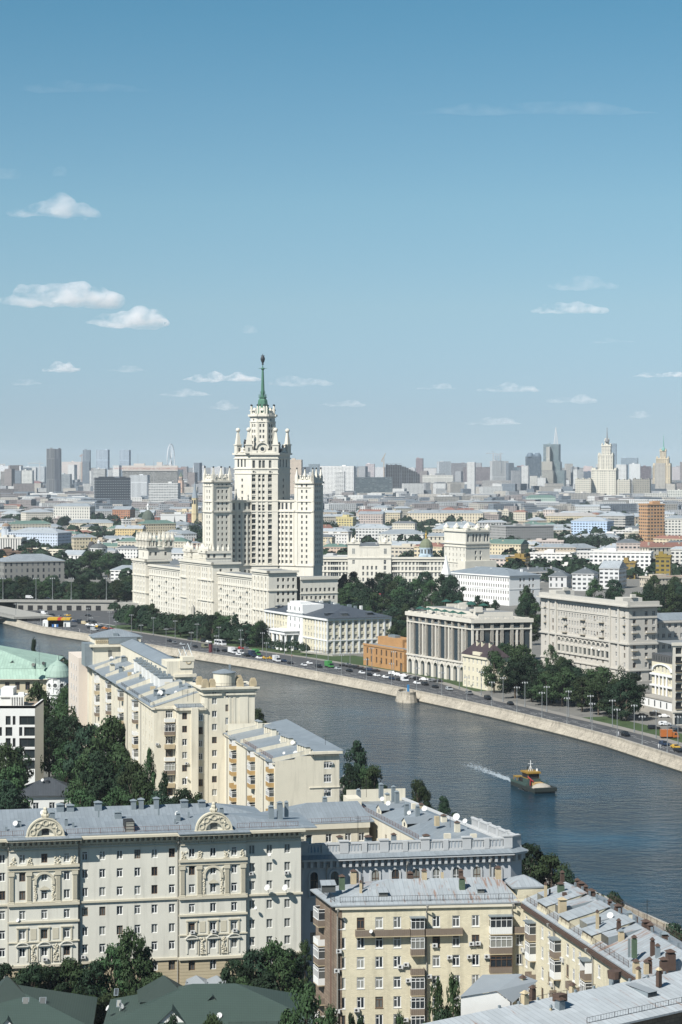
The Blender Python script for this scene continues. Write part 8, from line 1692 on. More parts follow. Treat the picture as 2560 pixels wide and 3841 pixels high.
sp = [(-10 + 515 * ((i * .618) % 1),U(1590,1710),U(13,19),U(14,20),'r') for i in range(40)] + [(x,1990 + U(-30,40),U(22,26),U(20,26),'r') for x in (335,372,408,440)] + [(430,1530,8,9,'r')]
sp = [s for s in sp if not (170 < s[0] < 232 and s[1] < 1620)]
trees('behind the low viaduct at left','trees behind the viaduct',sp)
sp = [(U(1965,2045),U(1130,1500),U(17,24),U(11,15),'r') for i in range(10)] + [(U(2180,2560),U(1360,1530),U(18,27),U(14,20),'r') for i in range(20)] + [(2454,1480,29,17,'r')]
trees('behind the grey house','trees behind the grey house',sp)
sp = []
for i in range(30): t = (i + U(.1,.9)) / 30; sp.append((1838 + 540 * t,1015 - 125 * t + U(-25,38),U(12,17) if t > .35 else U(15,20),U(13,18),'r'))
sp += [(1979,1050,20,11,'l'),(2066,1035,19,11,'l'),(2331,990,14,4.5,'p')]; trees('in the small riverside park','trees of the riverside park',sp)
sp = [(403,650,29,21,'r'),(345,655,26,18,'r'),(425,625,24,16,'r'),(372,620,22,16,'r'),(318,630,20,15,'r'),(480,612,20,13,'r'),(210,745,22,13,'r'),(265,720,21,14,'r'),(160,740,22,13,'r'),(55,600,21,14,'r'),(575,548,19,11,'r'),(640,556,19,11,'r'),(720,552,19,10,'r'),(450,640,22,13,'r'),(245,765,26,14,'r'),(290,740,22,13,'r'),(140,770,27,13,'r'),(185,720,20,12,'r'),(20,640,22,14,'r'),(70,655,19,13,'r'),(110,700,17,12,'r'),(-5,700,17,12,'r'),(565,575,30,7,'p'),(612,572,24,7,'p'),(530,560,25,11,'r'),(600,552,21,11,'r'),(690,556,21.5,11,'r'),(755,560,19.5,9,'r'),(655,545,17,10,'r'),(500,600,22,12,'r'),(440,590,16,13,'r'),(380,575,15,12,'r'),(300,590,16,12,'r'),(250,680,17,11,'r'),(30,585,19,13,'r'),(-10,560,14,12,'r'),(95,575,10,9,'r'),(160,570,9,8,'l'),(230,565,10,9,'r'),(320,545,12,11,'r'),(560,520,13,10,'r'),(800,520,15,8,'l'),(845,525,14,8,'l'),(330,790,22,12,'r'),(205,850,21,12,'r'),(130,1010,24,8,'c'),(262,1000,14,13,'r'),(300,985,15,14,'r'),(232,1015,15,11,'r'),(345,960,13,11,'r'),(700,790,19,8,'r')]
trees('in the yard left of the cream blocks','yard trees left of the cream blocks',sp)
sp = [(1340,653,21,11,'r'),(1310,640,16,9,'r'),(1372,640,15,9,'r'),(1405,634,16.5,9,'r'),(1440,626,12,8,'r'),(1566,612,15.5,9,'r'),(1600,600,11,8,'r'),(1665,600,12.5,8,'r'),(1520,615,9,6,'l'),(965,758,19,9,'r'),(1145,690,18,8,'r'),(1700,570,9,7,'r'),(1740,552,9,7,'r'),(1956,503,15.5,9,'r'),(1992,497,17.5,11,'r'),(2070,493,15.5,12,'r'),(2128,480,14.5,11,'r'),(2168,470,13.5,10,'r'),(2205,462,13,10,'r'),(2240,456,14,11,'r'),(2306,452,15,10,'r'),(2345,446,12,9,'r'),(2030,500,12,9,'r'),(2270,450,12,9,'r'),(2480,432,11,8,'r'),(2534,428,13.5,10,'r'),(2562,420,14,10,'r'),(2440,440,9,6,'r'),(2390,440,8,6,'r')]
trees('on the near river bank','trees along the near river bank',sp)
sp = [(486,401,18,9,'r'),(430,402,15,9,'r'),(545,403,14.5,9,'r'),(590,400,11,8,'r'),(370,403,11.5,8,'r'),(300,402,11,9,'r'),(230,403,11,9,'r'),(150,402,11.5,9,'r'),(90,402,10.5,8,'r'),(40,400,9.5,8,'r'),(5,402,12,8,'r'),(420,392,9,9,'r'),(330,394,8,8,'r'),(500,393,9,8,'r'),(620,402,9.5,6,'l'),(265,400,13,9,'r'),(190,399,12,9,'r'),(120,398,12.5,9,'r'),(350,400,12.5,8,'r'),(660,401,8,6,'l'),(1060,398,13.5,9,'r'),(930,398,12,8,'r'),(880,401,13,8,'r'),(960,402,14.5,9,'r'),(1028,402,16,10,'r'),(1090,404,14,9,'r'),(1145,420,12.5,6,'l'),(905,395,11,8,'r'),(1000,394,12,10,'r'),(1150,345,22,13,'l'),(1235,343,19,9,'l'),(1085,347,17.5,9,'l'),(1190,338,16,10,'r'),(1640,345,23,5.5,'l'),(1700,345,23.5,6,'l'),(1668,342,18,8,'r'),(1320,338,18.5,4,'r'),(1350,340,17.5,4,'r'),(1498,340,18,4,'r'),(645,362,12.3,5,'r'),(700,360,11.0,4,'r'),(800,362,12.6,6,'r'),(840,360,11,4,'r'),(1450,338,15,5,'l')]
trees('in the foreground yards','trees in the foreground yards',sp)
for wh_,x0,x1,Y,n,h in (('at the left edge of the city',-10,66,3350,7,(18,24)),('beside the cream pedimented block',128,246,3500,10,(18,24)),('right of the tower by the yellow block',1200,1262,3150,10,(20,26)),('right of the yellow block',1340,1430,3050,8,(16,22)),('left of the cream palace block',1500,1560,3550,6,(16,22)),('beside the olive-domed church',1612,1668,2150,7,(18,24)),('left of the olive-domed church',1505,1574,2250,6,(15,20)),('around the small hipped villa',2090,2200,2560,9,(15,21)),('below the sky-blue house',2200,2402,2650,15,(18,24)),('below the white theatre block',1990,2310,4900,12,(16,24)),('between the tower and the grey spire',700,760,2900,8,(20,28)),('around the green-domed church',580,640,3150,5,(16,20)),('right of the shaded grey slab',2086,2160,2650,5,(18,22)),('left of the carved corner block',1286,1330,2300,4,(15,19)),('in front of the powder-blue house',150,262,2480,8,(12,16)),('beside the long white modern block',2160,2225,2020,5,(14,19)),('on the skyline left of the white tower',590,622,5200,3,(16,20)),('in front of the shaded grey slab',1838,2080,2600,9,(12,18))):
    trees(wh_,'trees in the city ' + wh_,[(U(x0,x1),Y + U(-40,40),U(*h),U(12,18),'r') for i in range(n)])
# far greenery that reads as one mass
g = MB(); fr_ = random.Random(3); left = plant()
for i in range(1100 + len(left)):
    Y = 1900 + 5000 * fr_.random() ** 1.3; x = X_at(fr_.uniform(-40,2600),Y); w,h = fr_.uniform(9,20),fr_.uniform(11,19); nk = 40
    if hero_zone(HOR and 1280 + x * F / Y,Y): continue
    if i >= 1100: sx,Y,h,w,_ = left[i - 1100]; x = X_at(sx,Y); nk = 300
    for k in range(nk):
        d = Vector((fr_.gauss(0,1),fr_.gauss(0,1),abs(fr_.gauss(0,1)))).normalized(); p = Vector((x + d.x * w * .5,Y + d.y * w * .5,h * .35 + d.z * h * .6 * fr_.uniform(.6,1))); n_ = (d + Vector((fr_.uniform(-.5,.5),fr_.uniform(-.5,.5),fr_.uniform(-.5,.5)))).normalized(); u = n_.orthogonal().normalized() * w * (.2 if nk < 99 else .07); v = n_.cross(u); g.face([p - u,p + v,p + u,p - v])
tag(g.build('distant_trees',m_leaf2),kind='stuff')
# ------------------------------------------------------------------ bridge, viaduct, fuel station, boat, traffic, lamps, people
m_conc = M('concrete',(.33,.32,.29),.9,.15,.1,streak=.15); m_dark2 = M('dark_openings_and_shade',(.02,.02,.022),.9,0)
V = thing('viaduct','low pale viaduct with dark openings carrying a road at left','viaduct',(-180,1560)); A0,B0 = (X_at(-60,1562),1562.0),(X_at(428,1556),1556.0); f = Fr(A0,B0); b = MB(); u6 = f.s_(64)
b.fb(f,u6,f.L,0,5.6,-14,0); b.fb(f,0,f.L,5.6,6.6,-14,.8); b.fb(f,0,u6,0,5.6,-14,-12.5,1); b.fb(f,f.L,f.L + 60,0,5.0,-14,-2)  # dark sheet at the back paints the shade below the open span
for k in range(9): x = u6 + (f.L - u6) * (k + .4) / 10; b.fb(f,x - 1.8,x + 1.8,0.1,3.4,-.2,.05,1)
b.build('deck',[m_conc,m_dark2],V); railing(V,[f.p(0,6.6,.6),f.p(f.L,6.6,.6)],1.2,m_iron,4)
BR = thing('bridge','dark bridge deck leaving the embankment corner at the left edge','bridge',(-215,1475)); f = Fr((-262,1560),(-209,1447)); b = MB(); b.fb(f,0,f.L,1.6,3.0,-26,0); b.fb(f,0,f.L,WZ - 1,1.6,-26,-9,1); b.build('deck',[m_conc,m_dark2],BR); railing(BR,[f.p(0,3,-.3),f.p(f.L,3,-.3)],1.1,m_iron,3)  # dark block under the deck stands in for the shade there
FS = thing('fuel_station','small fuel station with a yellow and red canopy between white walls','fuel station',P(212,2352,0)); Y = 1399.0
m_yel = M('canopy_yellow',(.60,.36,.03),.6,0); m_red = M('signal_red',(.55,.06,.03),.6,0)
for a,c,n_ in ((161,181,'kiosk'),(239,264,'kiosk')): b = MB(); b.box(X_at(a,Y),Y,X_at(c,Y),Y + 6,0,4.1); b.box(X_at(a,Y) + .6,Y - .06,X_at(a,Y) + 1.3,Y,.1,2.3,1); b.build(n_,[m_purew,m_glass],FS)
b = MB(); b.box(X_at(179,Y),Y - 1,X_at(217,Y),Y + 9,4.2,5.6); b.box(X_at(230,Y),Y - 1,X_at(264,Y),Y + 9,4.2,5.4); b.box(X_at(217,Y),Y - 1,X_at(230,Y),Y + 9,4.2,5.5,1); b.build('canopy',[m_yel,m_red],FS)
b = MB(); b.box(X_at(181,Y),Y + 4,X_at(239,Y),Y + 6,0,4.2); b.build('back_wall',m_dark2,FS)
for sx in (196,205,213): b = MB(); b.box(X_at(sx,Y),Y - .6,X_at(sx,Y) + 1.1,Y + .2,0,1.7); b.build('fuel_pump',M('pump_blue',(.05,.16,.42),.5,0) if sx != 205 else m_purew,FS)

# dredger boat
A0,B0 = P(1910,2941,WZ),P(2008,2977,WZ); f = Fr(A0,B0); Lb = f.L; bt = thing('work_boat','yellow and black work boat with a sand heap on its bow, trailing a wake','boat',f.q(Lb / 2,-3.5),z=WZ)
m_hull = M('hull_dark',(.028,.035,.032),.6,.2,.5); m_by = M('boat_yellow',(.30,.185,.035),.6,.12,.5); m_bg = M('boat_green',(.05,.085,.075),.7,.2,.5); m_br = M('crane_red',(.30,.03,.035),.5,.1); m_sand = M('sand',(.36,.33,.28),.95,.2,2)
b = MB(); o = [f.q(0,-1.2),f.q(1.5,0),f.q(Lb - .4,0),f.q(Lb,-.6),f.q(Lb,-6.4),f.q(Lb - .4,-7),f.q(1.5,-7),f.q(0,-5.8)]; b.prism(o,WZ - .5,WZ + 1.25); b.fb(f,1.2,Lb - 7.5,WZ + 1.25,WZ + 2.1,-.15,0,1); b.fb(f,1.2,Lb - 7.5,WZ + 1.25,WZ + 2.1,-7,-6.85,1); b.fb(f,Lb - 5.5,Lb + .4,WZ + 1.25,WZ + 1.75,-7.2,-6.6); b.fb(f,Lb - .5,Lb + .6,WZ + .5,WZ + 1.7,-7.2,.2); b.build('hull',[m_hull,m_bg],bt)
b = MB(); b.fb(f,5.6,13.0,WZ + 1.2,WZ + 3.2,-5.8,-1.2); b.build('deckhouse',m_bg,bt); b = MB(); b.fb(f,7.5,12.6,WZ + 3.2,WZ + 4.9,-5.4,-1.6); b.build('cabin',m_by,bt)
w_ = MB(); w_.fb(f,7.7,12.3,WZ + 3.5,WZ + 4.7,-1.62,-1.54); w_.fb(f,12.5,12.66,WZ + 2.2,WZ + 4.8,-5.2,-1.8); w_.fb(f,6.2,9.0,WZ + 1.9,WZ + 3.2,-1.22,-1.14); w_.build('window',m_dark2,bt)
b = MB(); b.fb(f,7.0,13.2,WZ + 4.9,WZ + 5.4,-5.8,-1.2); b.build('roof',m_by,bt); b = MB(); b.fb(f,3.4,6.6,WZ + 3.0,WZ + 3.3,-2.6,-.1)
for x in (3.6,6.4): b.fb(f,x - .1,x + .1,WZ + 1.2,WZ + 3.0,-.4,-.2)
b.build('awning',m_by,bt); b = MB(); c = f.q(5.0,-4.5); b.cyl(c,.22,.2,WZ + 1.2,WZ + 4.6,6); b.cyl(c,.24,.24,WZ + 4.6,WZ + 6.2,6,1); b.build('funnel',[m_by,m_hull],bt)
b = MB(); c = f.p(10,WZ + 5.4,-3.5); b.tube(c,(c[0],c[1],c[2] + 3.4),.11,5); b.tube((c[0] - .7,c[1],c[2]),(c[0],c[1],c[2] + 1.8),.08,4); b.tube((c[0] + .7,c[1],c[2]),(c[0],c[1],c[2] + 1.8),.08,4); b.tube((c[0] - .8,c[1],c[2] + 2.3),(c[0] + .8,c[1],c[2] + 2.3),.06,4); b.obox(off(c[:2],0,2.0),0,.5,.5,c[2],c[2] + .7); b.build('mast',m_purew,bt)
b = MB(); p0,p1,p2 = f.p(13.4,WZ + 1.3,-2),f.p(13.8,WZ + 3.3,-2),f.p(12.6,WZ + 4.0,-1.5); b.tube(p0,p1,.26,6); b.tube(p1,p2,.2,6); b.tube(p1,f.p(15.2,WZ + 2.7,-2.4),.18,6); b.build('crane_arm',m_br,bt); b = MB(); b.fb(f,13.2,16.0,WZ + 1.25,WZ + 2.3,-5.6,-2.6); b.build('hopper',m_ochre,bt)
b = MB(); c = f.q(Lb - 3.4,-3.6); b.lathe(c,[(3.2,WZ + 1.2),(2.7,WZ + 1.9),(1.4,WZ + 2.5),(.2,WZ + 2.7)],14); b.build('sand_heap',m_sand,bt)
for k,(x,d) in enumerate(((15.6,-.3),(15.6,-6.7))): b = MB(); [b.tube(f.p(x + i * .7,WZ + 1.2,d),f.p(x + i * .7,WZ + 3.2,d),.06,4) for i in range(3)]; b.tube(f.p(x,WZ + 3.2,d),f.p(x + 1.4,WZ + 3.2,d),.06,4); b.build('rail',m_bg,bt)
b = MB(); wr = random.Random(5); a = f.q(-.3,-3.5); e = P(1757,2866,WZ)
for i in range(1300):
    t = wr.random() ** 1.25; k = .5 + 2.2 * t; c = (a[0] + (e[0] - a[0]) * t + wr.gauss(0,k * .6),a[1] + (e[1] - a[1]) * t + wr.gauss(0,k * 1.2)); s_ = wr.uniform(.05,.26) * (1.1 - t * .7); b.face([(c[0] - s_ * 2,c[1] - s_,WZ + .07),(c[0] + s_ * 2,c[1] - s_,WZ + .07),(c[0] + s_ * 1.4,c[1] + s_,WZ + .09),(c[0] - s_ * 1.4,c[1] + s_,WZ + .09)])
for i in range(220): t = wr.uniform(.45,.78); p = f.p(Lb * t,WZ + .08,wr.uniform(.1,.9)); s_ = wr.uniform(.08,.3); b.face([(p[0] - s_,p[1] - s_,p[2]),(p[0] + s_,p[1] - s_,p[2]),(p[0] + s_,p[1] + s_,p[2]),(p[0] - s_,p[1] + s_,p[2])])
tag(b.build('wake_foam',M('foam',(.33,.38,.41),.8,0)),kind='stuff')

# vehicles
CP = M('car_paint',objcol=True,var=0,rough=.28,spec=.5); m_tyre = M('tyre',(.015,.015,.015),.9,0); m_cglass = M('car_glass',(.02,.025,.03),.08,0)
def car_mesh(kind):
    b = MB(); prof = {'car': [(-2.2,.3),(-2.25,.85),(-1.5,.95),(-.95,1.42),(.55,1.45),(1.15,.98),(2.1,.82),(2.25,.45),(2.2,.3)],'suv': [(-2.3,.35),(-2.35,1.0),(-2.1,1.68),(.4,1.72),(1.1,1.1),(2.2,.95),(2.3,.5),(2.25,.35)],'van': [(-2.6,.35),(-2.65,2.1),(-2.4,2.25),(1.1,2.25),(1.9,1.2),(2.6,1.0),(2.65,.5),(2.6,.35)],
            'truck': [(1.0,.5),(1.0,2.3),(2.6,2.3),(3.2,1.3),(3.3,.5)],'bus': [(-5.2,.4),(-5.3,2.9),(-5,3.1),(4.4,3.1),(5.2,1.6),(5.3,.4)]}[kind]; w = {'car': .88,'suv': .95,'van': .98,'truck': 1.05,'bus': 1.25}[kind]
    n = len(prof)
    for i in range(n): (x0,z0),(x1,z1) = prof[i],prof[(i + 1) % n]; k0,k1 = (w * (.84 if z > 1.2 and kind in ('car','suv') else 1) for z in (z0,z1)); b.face([(x0,-k0,z0),(x0,k0,z0),(x1,k1,z1),(x1,-k1,z1)],1 if (abs(z1 - z0) > .3 and abs(x1 - x0) > .3 and max(z0,z1) > 1.2) else 0)
    for s in (-1,1):
        pts = [(x,s * w * (.84 if z > 1.2 and kind in ('car','suv') else 1),z) for x,z in prof]; b.face(pts if s > 0 else pts[::-1])
        wz = {'car': (.95,1.36,-1.1,.8),'suv': (1.1,1.6,-1.9,.6),'van': (1.3,1.95,.6,1.3),'truck': (1.4,2.1,1.6,2.6),'bus': (1.5,2.6,-4.9,4.2)}[kind]; y = s * (w * (.93 if kind in ('car','suv') else 1) + .02); b.face([(wz[2],y,wz[0]),(wz[3],y,wz[0]),(wz[3] - .35,y - s * .08 * (kind in ('car','suv')),wz[1]),(wz[2] + .2,y - s * .08 * (kind in ('car','suv')),wz[1])],1)
        for x in ((-1.35,1.4) if kind in ('car','suv') else (-1.7,1.7) if kind == 'van' else (-2.6,-1.6,2.2) if kind == 'truck' else (-3.2,3.2)): r = .33 if kind != 'bus' else .5; b.tube((x,s * (w - .2),r),(x,s * (w + .02),r),r,8,2)
    if kind == 'truck': b.box(-3.4,-1.2,.85,1.2,.75,3.3); b.box(-3.4,-.9,1.1,.9,.5,.75,2)
    me = bpy.data.meshes.new('vehicle'); me.from_pydata(b.v,[],b.f); [me.materials.append(m) for m in (CP,m_cglass,m_tyre)]; me.polygons.foreach_set('material_index',b.m); me.update(); return me
CM = {k: car_mesh(k) for k in ('car','suv','van','truck','bus')}
PC = {'k': ('black',(.012,.012,.014)),'w': ('white',(.72,.72,.72)),'s': ('silver',(.36,.38,.39)),'b': ('dark blue',(.02,.035,.07)),'y': ('yellow',(.56,.34,.04)),'o': ('orange',(.42,.13,.03)),'r': ('red',(.34,.03,.025)),'g': ('green',(.06,.26,.07)),'e': ('beige',(.5,.42,.28)),'n': ('grey',(.15,.155,.16)),'h': ('khaki',(.20,.20,.13))}
KD_ = {'c': 'car','u': 'suv','v': 'van','t': 'truck','B': 'bus'}
SEG = [('on the embankment road under the tower',(440,2250,2.8),-65,0,'62,355bc 552,440kc 768,423kc 910,445ku 962,452wc 1085,478wB 685,477sc 820,500kc 922,505hv 1045,540ku 1130,545kc 1213,565wt 1275,585wc 1300,570wv 1360,595ku 1425,598bt 1465,585gt 1490,620wc 1300,518rc 1355,518nc 600,462nc'),
       ('on the quay road below the pale yellow office',(900,2150,1.568),-66,0,'150,505yc 186,506yc 218,522wt 260,522bc 298,535kc 378,546wc 410,535wc 465,555ku 527,555gt 577,568sc 645,580kc'),
       ('in the parking rows before the orange and stone offices',(900,2150,1.568),-20,0,'612,548kc 628,548nu 645,552kc 662,556kc 690,562ku 717,567kc 745,573kc 770,575bu 800,580kc 905,597wu 935,605wc 968,610wc 1003,618kc 1022,622nc 1050,630ku 1085,632wc 1140,640nu 1168,642kc 930,596kc'),
       ('on the quay road by the round landing',(900,2150,1.568),-68,0,'718,592wc 760,603kc 806,608wc 858,618wc 893,626bc 938,632kc 970,637wv 1042,653wc 1090,660ku 1150,675kc 1233,690su 1350,714nu 1460,742ku'),
       ('on the road beside the riverside park at right',(1760,2150,1.96),-72,0,'140,930ku 305,968kc 1150,1198ku 1435,1268bu 1517,1288yc 1540,1315kc'),
       ('in the parking yard at the right edge',(1760,2150,1.96),5,0,'1360,1148ku 1440,1120wu 1508,1142nc 1545,1165kc 1370,1048ku 1435,1062wc 1275,1056kc 1475,1215ot'),
       ('at the junction by the fuel station',(0,2180,3.015),-40,0,'355,380gc 430,368kc 505,375wv 590,390kc 680,408nc 770,395yc 1000,398kc 845,463bc 910,463ku 915,482ku 965,490ev 1005,504wc 1060,512wc 1020,462kc 1062,474ku 1100,508wc 1115,525yc 1150,535ku 1190,543oc 1208,530nc 1265,553rc 1240,560kc 1070,562sv 1025,537ku 1268,588kc 1395,598bu'),
       ('in front of the viaduct wall',(0,2180,3.015),4,0,'400,326wc 595,315wv 700,320kc 860,310yc 1030,302gc 155,333kc 1235,298kc'),('up on the viaduct',(0,2180,3.015),3,6.62,'335,196wv 540,205kc')]
cnt,tot,todo = {},{},[]
for wh_,(ox,oy,sc),deg,z,txt in SEG:
    for it in sorted(txt.split(),key=lambda t: int(t.split(',')[0])): x,y = it[:-2].split(','); key = (wh_,PC[it[-2]][0] + ' ' + KD_[it[-1]]); tot[key] = tot.get(key,0) + 1; todo.append((key,ox + int(x) / sc,oy + int(y) / sc,deg,z,it[-2],KD_[it[-1]]))
for key,sx,sy,deg,z,pc,kd in todo:
    cnt[key] = cnt.get(key,0) + 1; p = P(sx,sy,z); lab = (key[1] if tot[key] == 1 else f"{ordw(cnt[key])} {key[1]} from the left") + ' ' + key[0]
    o = link({'car': 'parked_car','suv': 'parked_car','van': 'van','truck': 'truck','bus': 'bus'}[kd],CM[kd],col=PC[pc][1],loc=(p[0],p[1],z + .02)); o.rotation_euler.z = R(deg + tr.uniform(-4,4)); tag(o,lab,kd,'vehicles on the far embankment')

# street lamps
b = MB(); b.cyl((0,0),.16,.09,0,10.6,6); b.cyl((0,0),.3,.25,0,1.0,6); b.tube((-1.0,0,10.2),(1.0,0,10.2),.06,4); b.tube((0,-1,10.2),(0,1,10.2),.06,4)
pm = bpy.data.meshes.new('pole'); pm.from_pydata(b.v,[],b.f); pm.materials.append(M('lamp_grey',(.22,.235,.24),.6,0)); b = MB()
b.lathe((1,0),[(.22,9.7),(.25,9.9),(.1,10.3)],6)
lm = bpy.data.meshes.new('lamp_head'); lm.from_pydata(b.v,[],b.f); lm.materials.append(M('lamp_white',(.38,.39,.39),.5,0))
def lamps(where,pts,z=.13,k=1.0):
    pts = sorted(pts,key=lambda p: p[0] / p[1])
    for i,p in enumerate(pts):
        T_ = thing('street_lamp',f"{ordw(i + 1)} lamp post from the left {where}",'street lamp',p,'street lamps along the river',z); link('pole',pm,T_).scale = (k,k,k)
        for q in range(4): h = link('lamp_head',lm,T_); h.scale = (k,k,k); h.rotation_euler.z = q * math.pi / 2
lamps('along the far river parapet',[on_bank(sx,3.6) for sx in range(60,2590,94)]); lamps('on the inland side of the far embankment road',[on_bank(sx,wid(on_bank(sx,20)) + .8) for sx in range(330,2560,82)]); lamps('standing on the low viaduct',[(X_at(sx,1568),1568.0) for sx in (12,136,198,268,400)],6.6,1.5); lamps('on the near bank among the trees',[(X_at(1303,655),655.0),(X_at(1430,628),628.0),(X_at(2118,486),486.0),(X_at(2375,446),446.0),(X_at(2447,434),434.0)])
# dark advertising pillar, crossing sign, people
c = P(791,2447,0); g = thing('advertising_pillar','dark red advertising pillar on the promenade below the tower','advertising pillar',c); b = MB(); b.cyl(c,1.0,1.0,0,4.6,12); b.build('panel',M('poster_dark',(.12,.03,.035),.6,.3,.8),g); b = MB(); b.cyl(c,1.25,.9,4.6,5.2,12); b.build('cap',m_iron,g)
c = (X_at(1937,530),530.0); g = thing('crossing_sign','blue and white crossing sign with a bright yellow-green border on the near bank','sign',c); z = Z_at(3270,530); b = MB(); b.box(c[0] - .6,c[1],c[0] + .6,c[1] + .08,z - .6,z + .6); b.build('border',M('sign_lime',(.45,.75,.03),.5,0),g); b = MB(); b.box(c[0] - .45,c[1] - .03,c[0] + .45,c[1] - .005,z - .45,z + .45); b.face([(c[0] - .33,c[1] - .04,z - .3),(c[0] + .33,c[1] - .04,z - .3),(c[0],c[1] - .04,z + .36)],1); b.build('panel',[M('sign_blue2',(.02,.10,.38),.5,0),m_purew],g); b = MB(); b.cyl((c[0],c[1] + .1),.05,.05,0,z + .6,6); b.build('pole',m_pipe,g)
def person(label,p,col,deg):
    me = bpy.data.meshes.new('person'); vs = [(0,0,.95),(0,0,1.2),(0,0,1.42),(0,.01,1.55),(0,.02,1.68),(.22,0,1.38),(.27,.05,1.1),(.27,.16,.88),(-.22,0,1.38),(-.27,-.04,1.1),(-.27,-.12,.86),(.1,.05,.5),(.11,.12,.06),(-.1,-.06,.5),(-.11,-.16,.08),(.11,.24,.03),(-.11,-.04,.03)]
    me.from_pydata(vs,[(0,1),(1,2),(2,3),(3,4),(2,5),(5,6),(6,7),(2,8),(8,9),(9,10),(0,11),(11,12),(0,13),(13,14),(12,15),(14,16)],[]); o = link('person',me,col=col,loc=(p[0],p[1],.13)); o.rotation_euler.z = R(deg); m = o.modifiers.new('skin','SKIN'); ly = me.skin_vertices[0].data
    for i,r in enumerate((.16,.15,.17,.06,.105,.07,.05,.04,.07,.05,.04,.085,.05,.085,.05,.045,.045)): ly[i].radius = (r,r * .8)
    ly[0].use_root = True; o.modifiers.new('smooth','SUBSURF').render_levels = 1; me.materials.append(WALLS['n']); tag(o,label,'person')
for lb,sx,sy,(ox,oy,sc),col in (('person in white clothes walking on the promenade near the right edge',1395,1288,(1760,2150,1.96),(.7,.7,.7)),('person in pale grey just behind the walker in white',1410,1292,(1760,2150,1.96),(.4,.42,.42)),('person in a white shirt by the parapet beside the black suv at right',1100,1196,(1760,2150,1.96),(.6,.6,.62)),('person in orange on the lawn of the pale yellow office',874,1380,(850,2080,3.564),(.6,.2,.04)),('person in white on the promenade right of the fuel station',905,575,(0,2180,3.015),(.65,.62,.6)),('person in dark clothes at the foot of the fuel station',712,548,(0,2180,3.015),(.05,.05,.06))): person(lb,P(ox + sx / sc,oy + sy / sc,.13),col,20)
# ------------------------------------------------------------------ clouds (outside the haze) and the haze itself
mc = bpy.data.materials.new('cloud_vapour'); mc.use_nodes = True; N,L = mc.node_tree.nodes,mc.node_tree.links
N.remove(N['Principled BSDF']); pv = N.new('ShaderNodeVolumePrincipled'); pv.inputs['Color'].default_value = (0.97,0.95,0.95,1); pv.inputs['Density'].default_value = 0.006; pv.inputs['Anisotropy'].default_value = -0.22
L.new(pv.outputs[0],N['Material Output'].inputs['Volume'])
ctc = N.new('ShaderNodeTexCoord'); cgm = N.new('ShaderNodeMapping'); cgm.inputs['Scale'].default_value = (1,1,1.8); cn = N.new('ShaderNodeTexNoise'); cn.inputs['Scale'].default_value = .0042; cn.inputs['Detail'].default_value = 5; cn.inputs['Roughness'].default_value = .62; L.new(ctc.outputs['Object'],cgm.inputs[0]); L.new(cgm.outputs[0],cn.inputs['Vector'])
cmr = N.new('ShaderNodeMapRange'); cmr.inputs['From Min'].default_value = .42; cmr.inputs['From Max'].default_value = .70; cmr.inputs['To Max'].default_value = .0085; L.new(cn.outputs[0],cmr.inputs['Value']); L.new(cmr.outputs[0],pv.inputs['Density'])
mc2 = mc.copy(); mc2.name = 'thin_cloud_vapour'; mc2.node_tree.nodes['Map Range'].inputs['To Max'].default_value = .003
tex = bpy.data.textures.new('cloud_lumps','CLOUDS'); tex.noise_scale = 190; tex.noise_depth = 4
tex2 = bpy.data.textures.new('cloud_wisps','CLOUDS'); tex2.noise_scale = 700; tex2.noise_depth = 3
import bmesh
def cloud(x0,x1,ytop,ybot,label,n=9,thin=False,seed=1,base=1250.0):
    rr = random.Random(seed); ytop -= (ybot - ytop) * .35; ybot += (ybot - ytop) * .06; elev = (HOR - ybot) / F; Y = min((base - H) / elev,34000); z0 = H + elev * Y
    X0,X1,ht = X_at(x0,Y),X_at(x1,Y),(ybot - ytop) / F * Y; wdt = X1 - X0
    bm = bmesh.new()
    for i in range(n):
        t = (i + .5) / n; k = math.sin(math.pi * min(max(t,.06),.94)) ** .6 * rr.uniform(.55,1.05); r = ht * .5 * k; r = max(r,ht * .16)
        m_ = bmesh.ops.create_icosphere(bm,subdivisions=2,radius=1.0); sx_ = max(wdt / n * 1.1,r)
        for v in m_['verts']:
            v.co.x = v.co.x * sx_ + (t - .5) * (wdt - sx_ * 1.2); v.co.y = v.co.y * r * 1.6 + rr.uniform(-.3,.3) * ht; v.co.z = (v.co.z * r if v.co.z > -.45 else -.45 * r - (v.co.z + .45) * -.35 * r) + r * .45
    me = bpy.data.meshes.new('cloud'); bm.to_mesh(me); bm.free(); me.materials.append(mc2 if thin else mc)
    o = link('cloud',me,loc=((X0 + X1) / 2,Y,z0)); tag(o,label,'cloud','fair-weather clouds low over the city')
    rm = o.modifiers.new('join','REMESH'); rm.mode = 'VOXEL'; rm.voxel_size = max(ht / 14,14)
    d = o.modifiers.new('lumps','DISPLACE'); d.texture = tex; d.strength = ht * .34; d.mid_level = .52; d.texture_coords = 'GLOBAL'
    d2 = o.modifiers.new('wisps','DISPLACE'); d2.texture = tex2; d2.strength = ht * .35; d2.mid_level = .5; d2.texture_coords = 'GLOBAL'
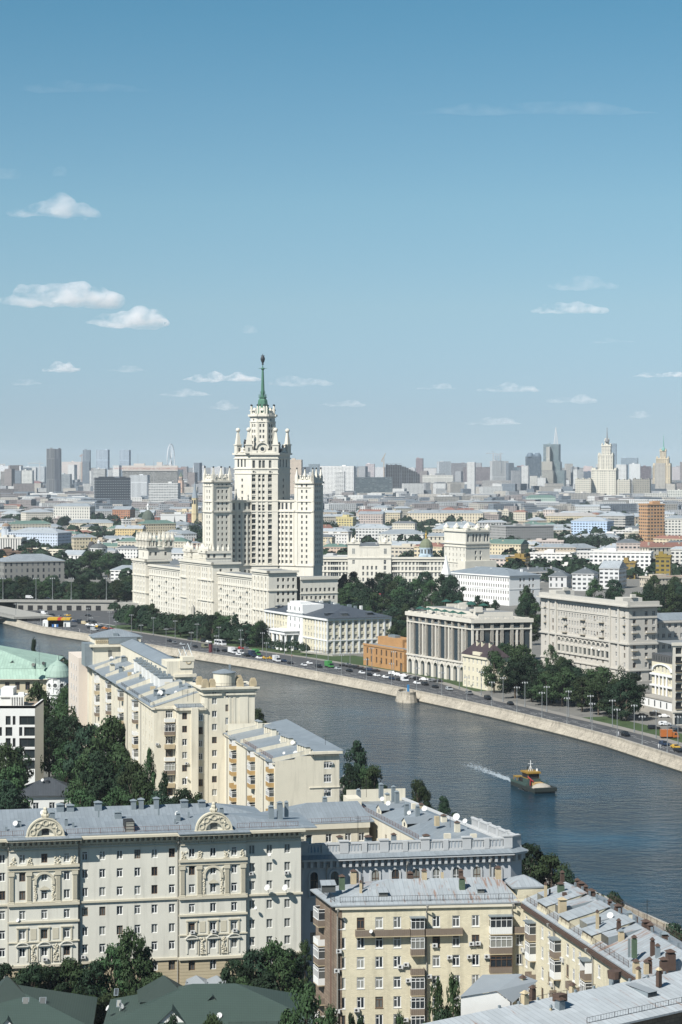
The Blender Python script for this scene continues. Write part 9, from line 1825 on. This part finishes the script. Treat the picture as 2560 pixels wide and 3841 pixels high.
CL = [(-40,460,1045,1130,'large long white cloud at the left edge, broadest of the low clouds',11,0),(310,640,1138,1212,'white flat-based cloud between the left edge and the spire',10,0),
      (10,390,715,805,'white double-humped cloud highest of the large clouds at left',9,0),(-40,90,605,662,'small faint cloud cut by the left edge, above the double-humped cloud',5,1),
      (190,262,612,655,'tiny pale puff high at left above the double-humped cloud',4,1),(1985,2285,1115,1168,'white flat cloud at right, the brighter lower one of a pair',9,0),
      (2045,2330,1028,1076,'thin pale cloud just above the bright flat cloud at right',8,1),(155,305,1338,1388,'small white cloud low at left over the paired grey towers',6,0),
      (395,560,1362,1390,'narrow faint cloud low between the small white cloud and the spire',6,1),(680,990,1385,1425,'long broken cloud passing behind the green spire',9,0),
      (1000,1260,1405,1440,'faint wispy cloud just right of the green spire',7,1),(900,970,1215,1245,'tiny pale cloud above the spire tip',4,1),(1780,2040,1425,1465,'thin broken cloud low above the tall glass tower',8,1),
      (2365,2600,1378,1412,'flat cloud at the right edge above the far spires',7,0),(2360,2440,1535,1562,'smallest cloud just above the two far spired towers',4,1),
      (790,900,1492,1530,'faint lowest cloud left of the spire base',5,1),(1730,1960,1555,1590,'dim low cloud bank above the far construction tower',6,1),(560,800,1450,1482,'dim flat streak of cloud left of the spire shaft',6,1),(1180,1380,1490,1520,'dim long streak just right of the spire foot',6,1),(2040,2240,1475,1505,'dim streak above the left far spired tower',6,1),(1560,1720,1430,1458,'dim patch of cloud at centre right, low in the sky',5,1),(2200,2390,1262,1284,'thin dim streak below the bright flat cloud at right',6,1),(-60,620,300,338,'faint high streak of cloud at the upper left',8,1),(1500,2500,372,420,'faint high streak of cloud at the upper right',9,1),(40,160,1415,1440,'dim little streak of cloud under the small white cloud at left',5,1)]
for i,(x0,x1,yt,yb,lab,n,th) in enumerate(CL): cloud(x0,x1,yt,yb,lab,n,bool(th),11 + i)

mh = bpy.data.materials.new('haze'); mh.use_nodes = True; N,L = mh.node_tree.nodes,mh.node_tree.links
N.remove(N['Principled BSDF']); pv = N.new('ShaderNodeVolumePrincipled'); pv.inputs['Color'].default_value = (0.80,0.90,1.0,1); pv.inputs['Density'].default_value = 2.6e-5; pv.inputs['Anisotropy'].default_value = 0.0
L.new(pv.outputs[0],N['Material Output'].inputs['Volume'])
hb = MB(); hb.box(-9000,-900,9000,14000,-5.5,182); tag(hb.build('haze',mh),kind='stuff')
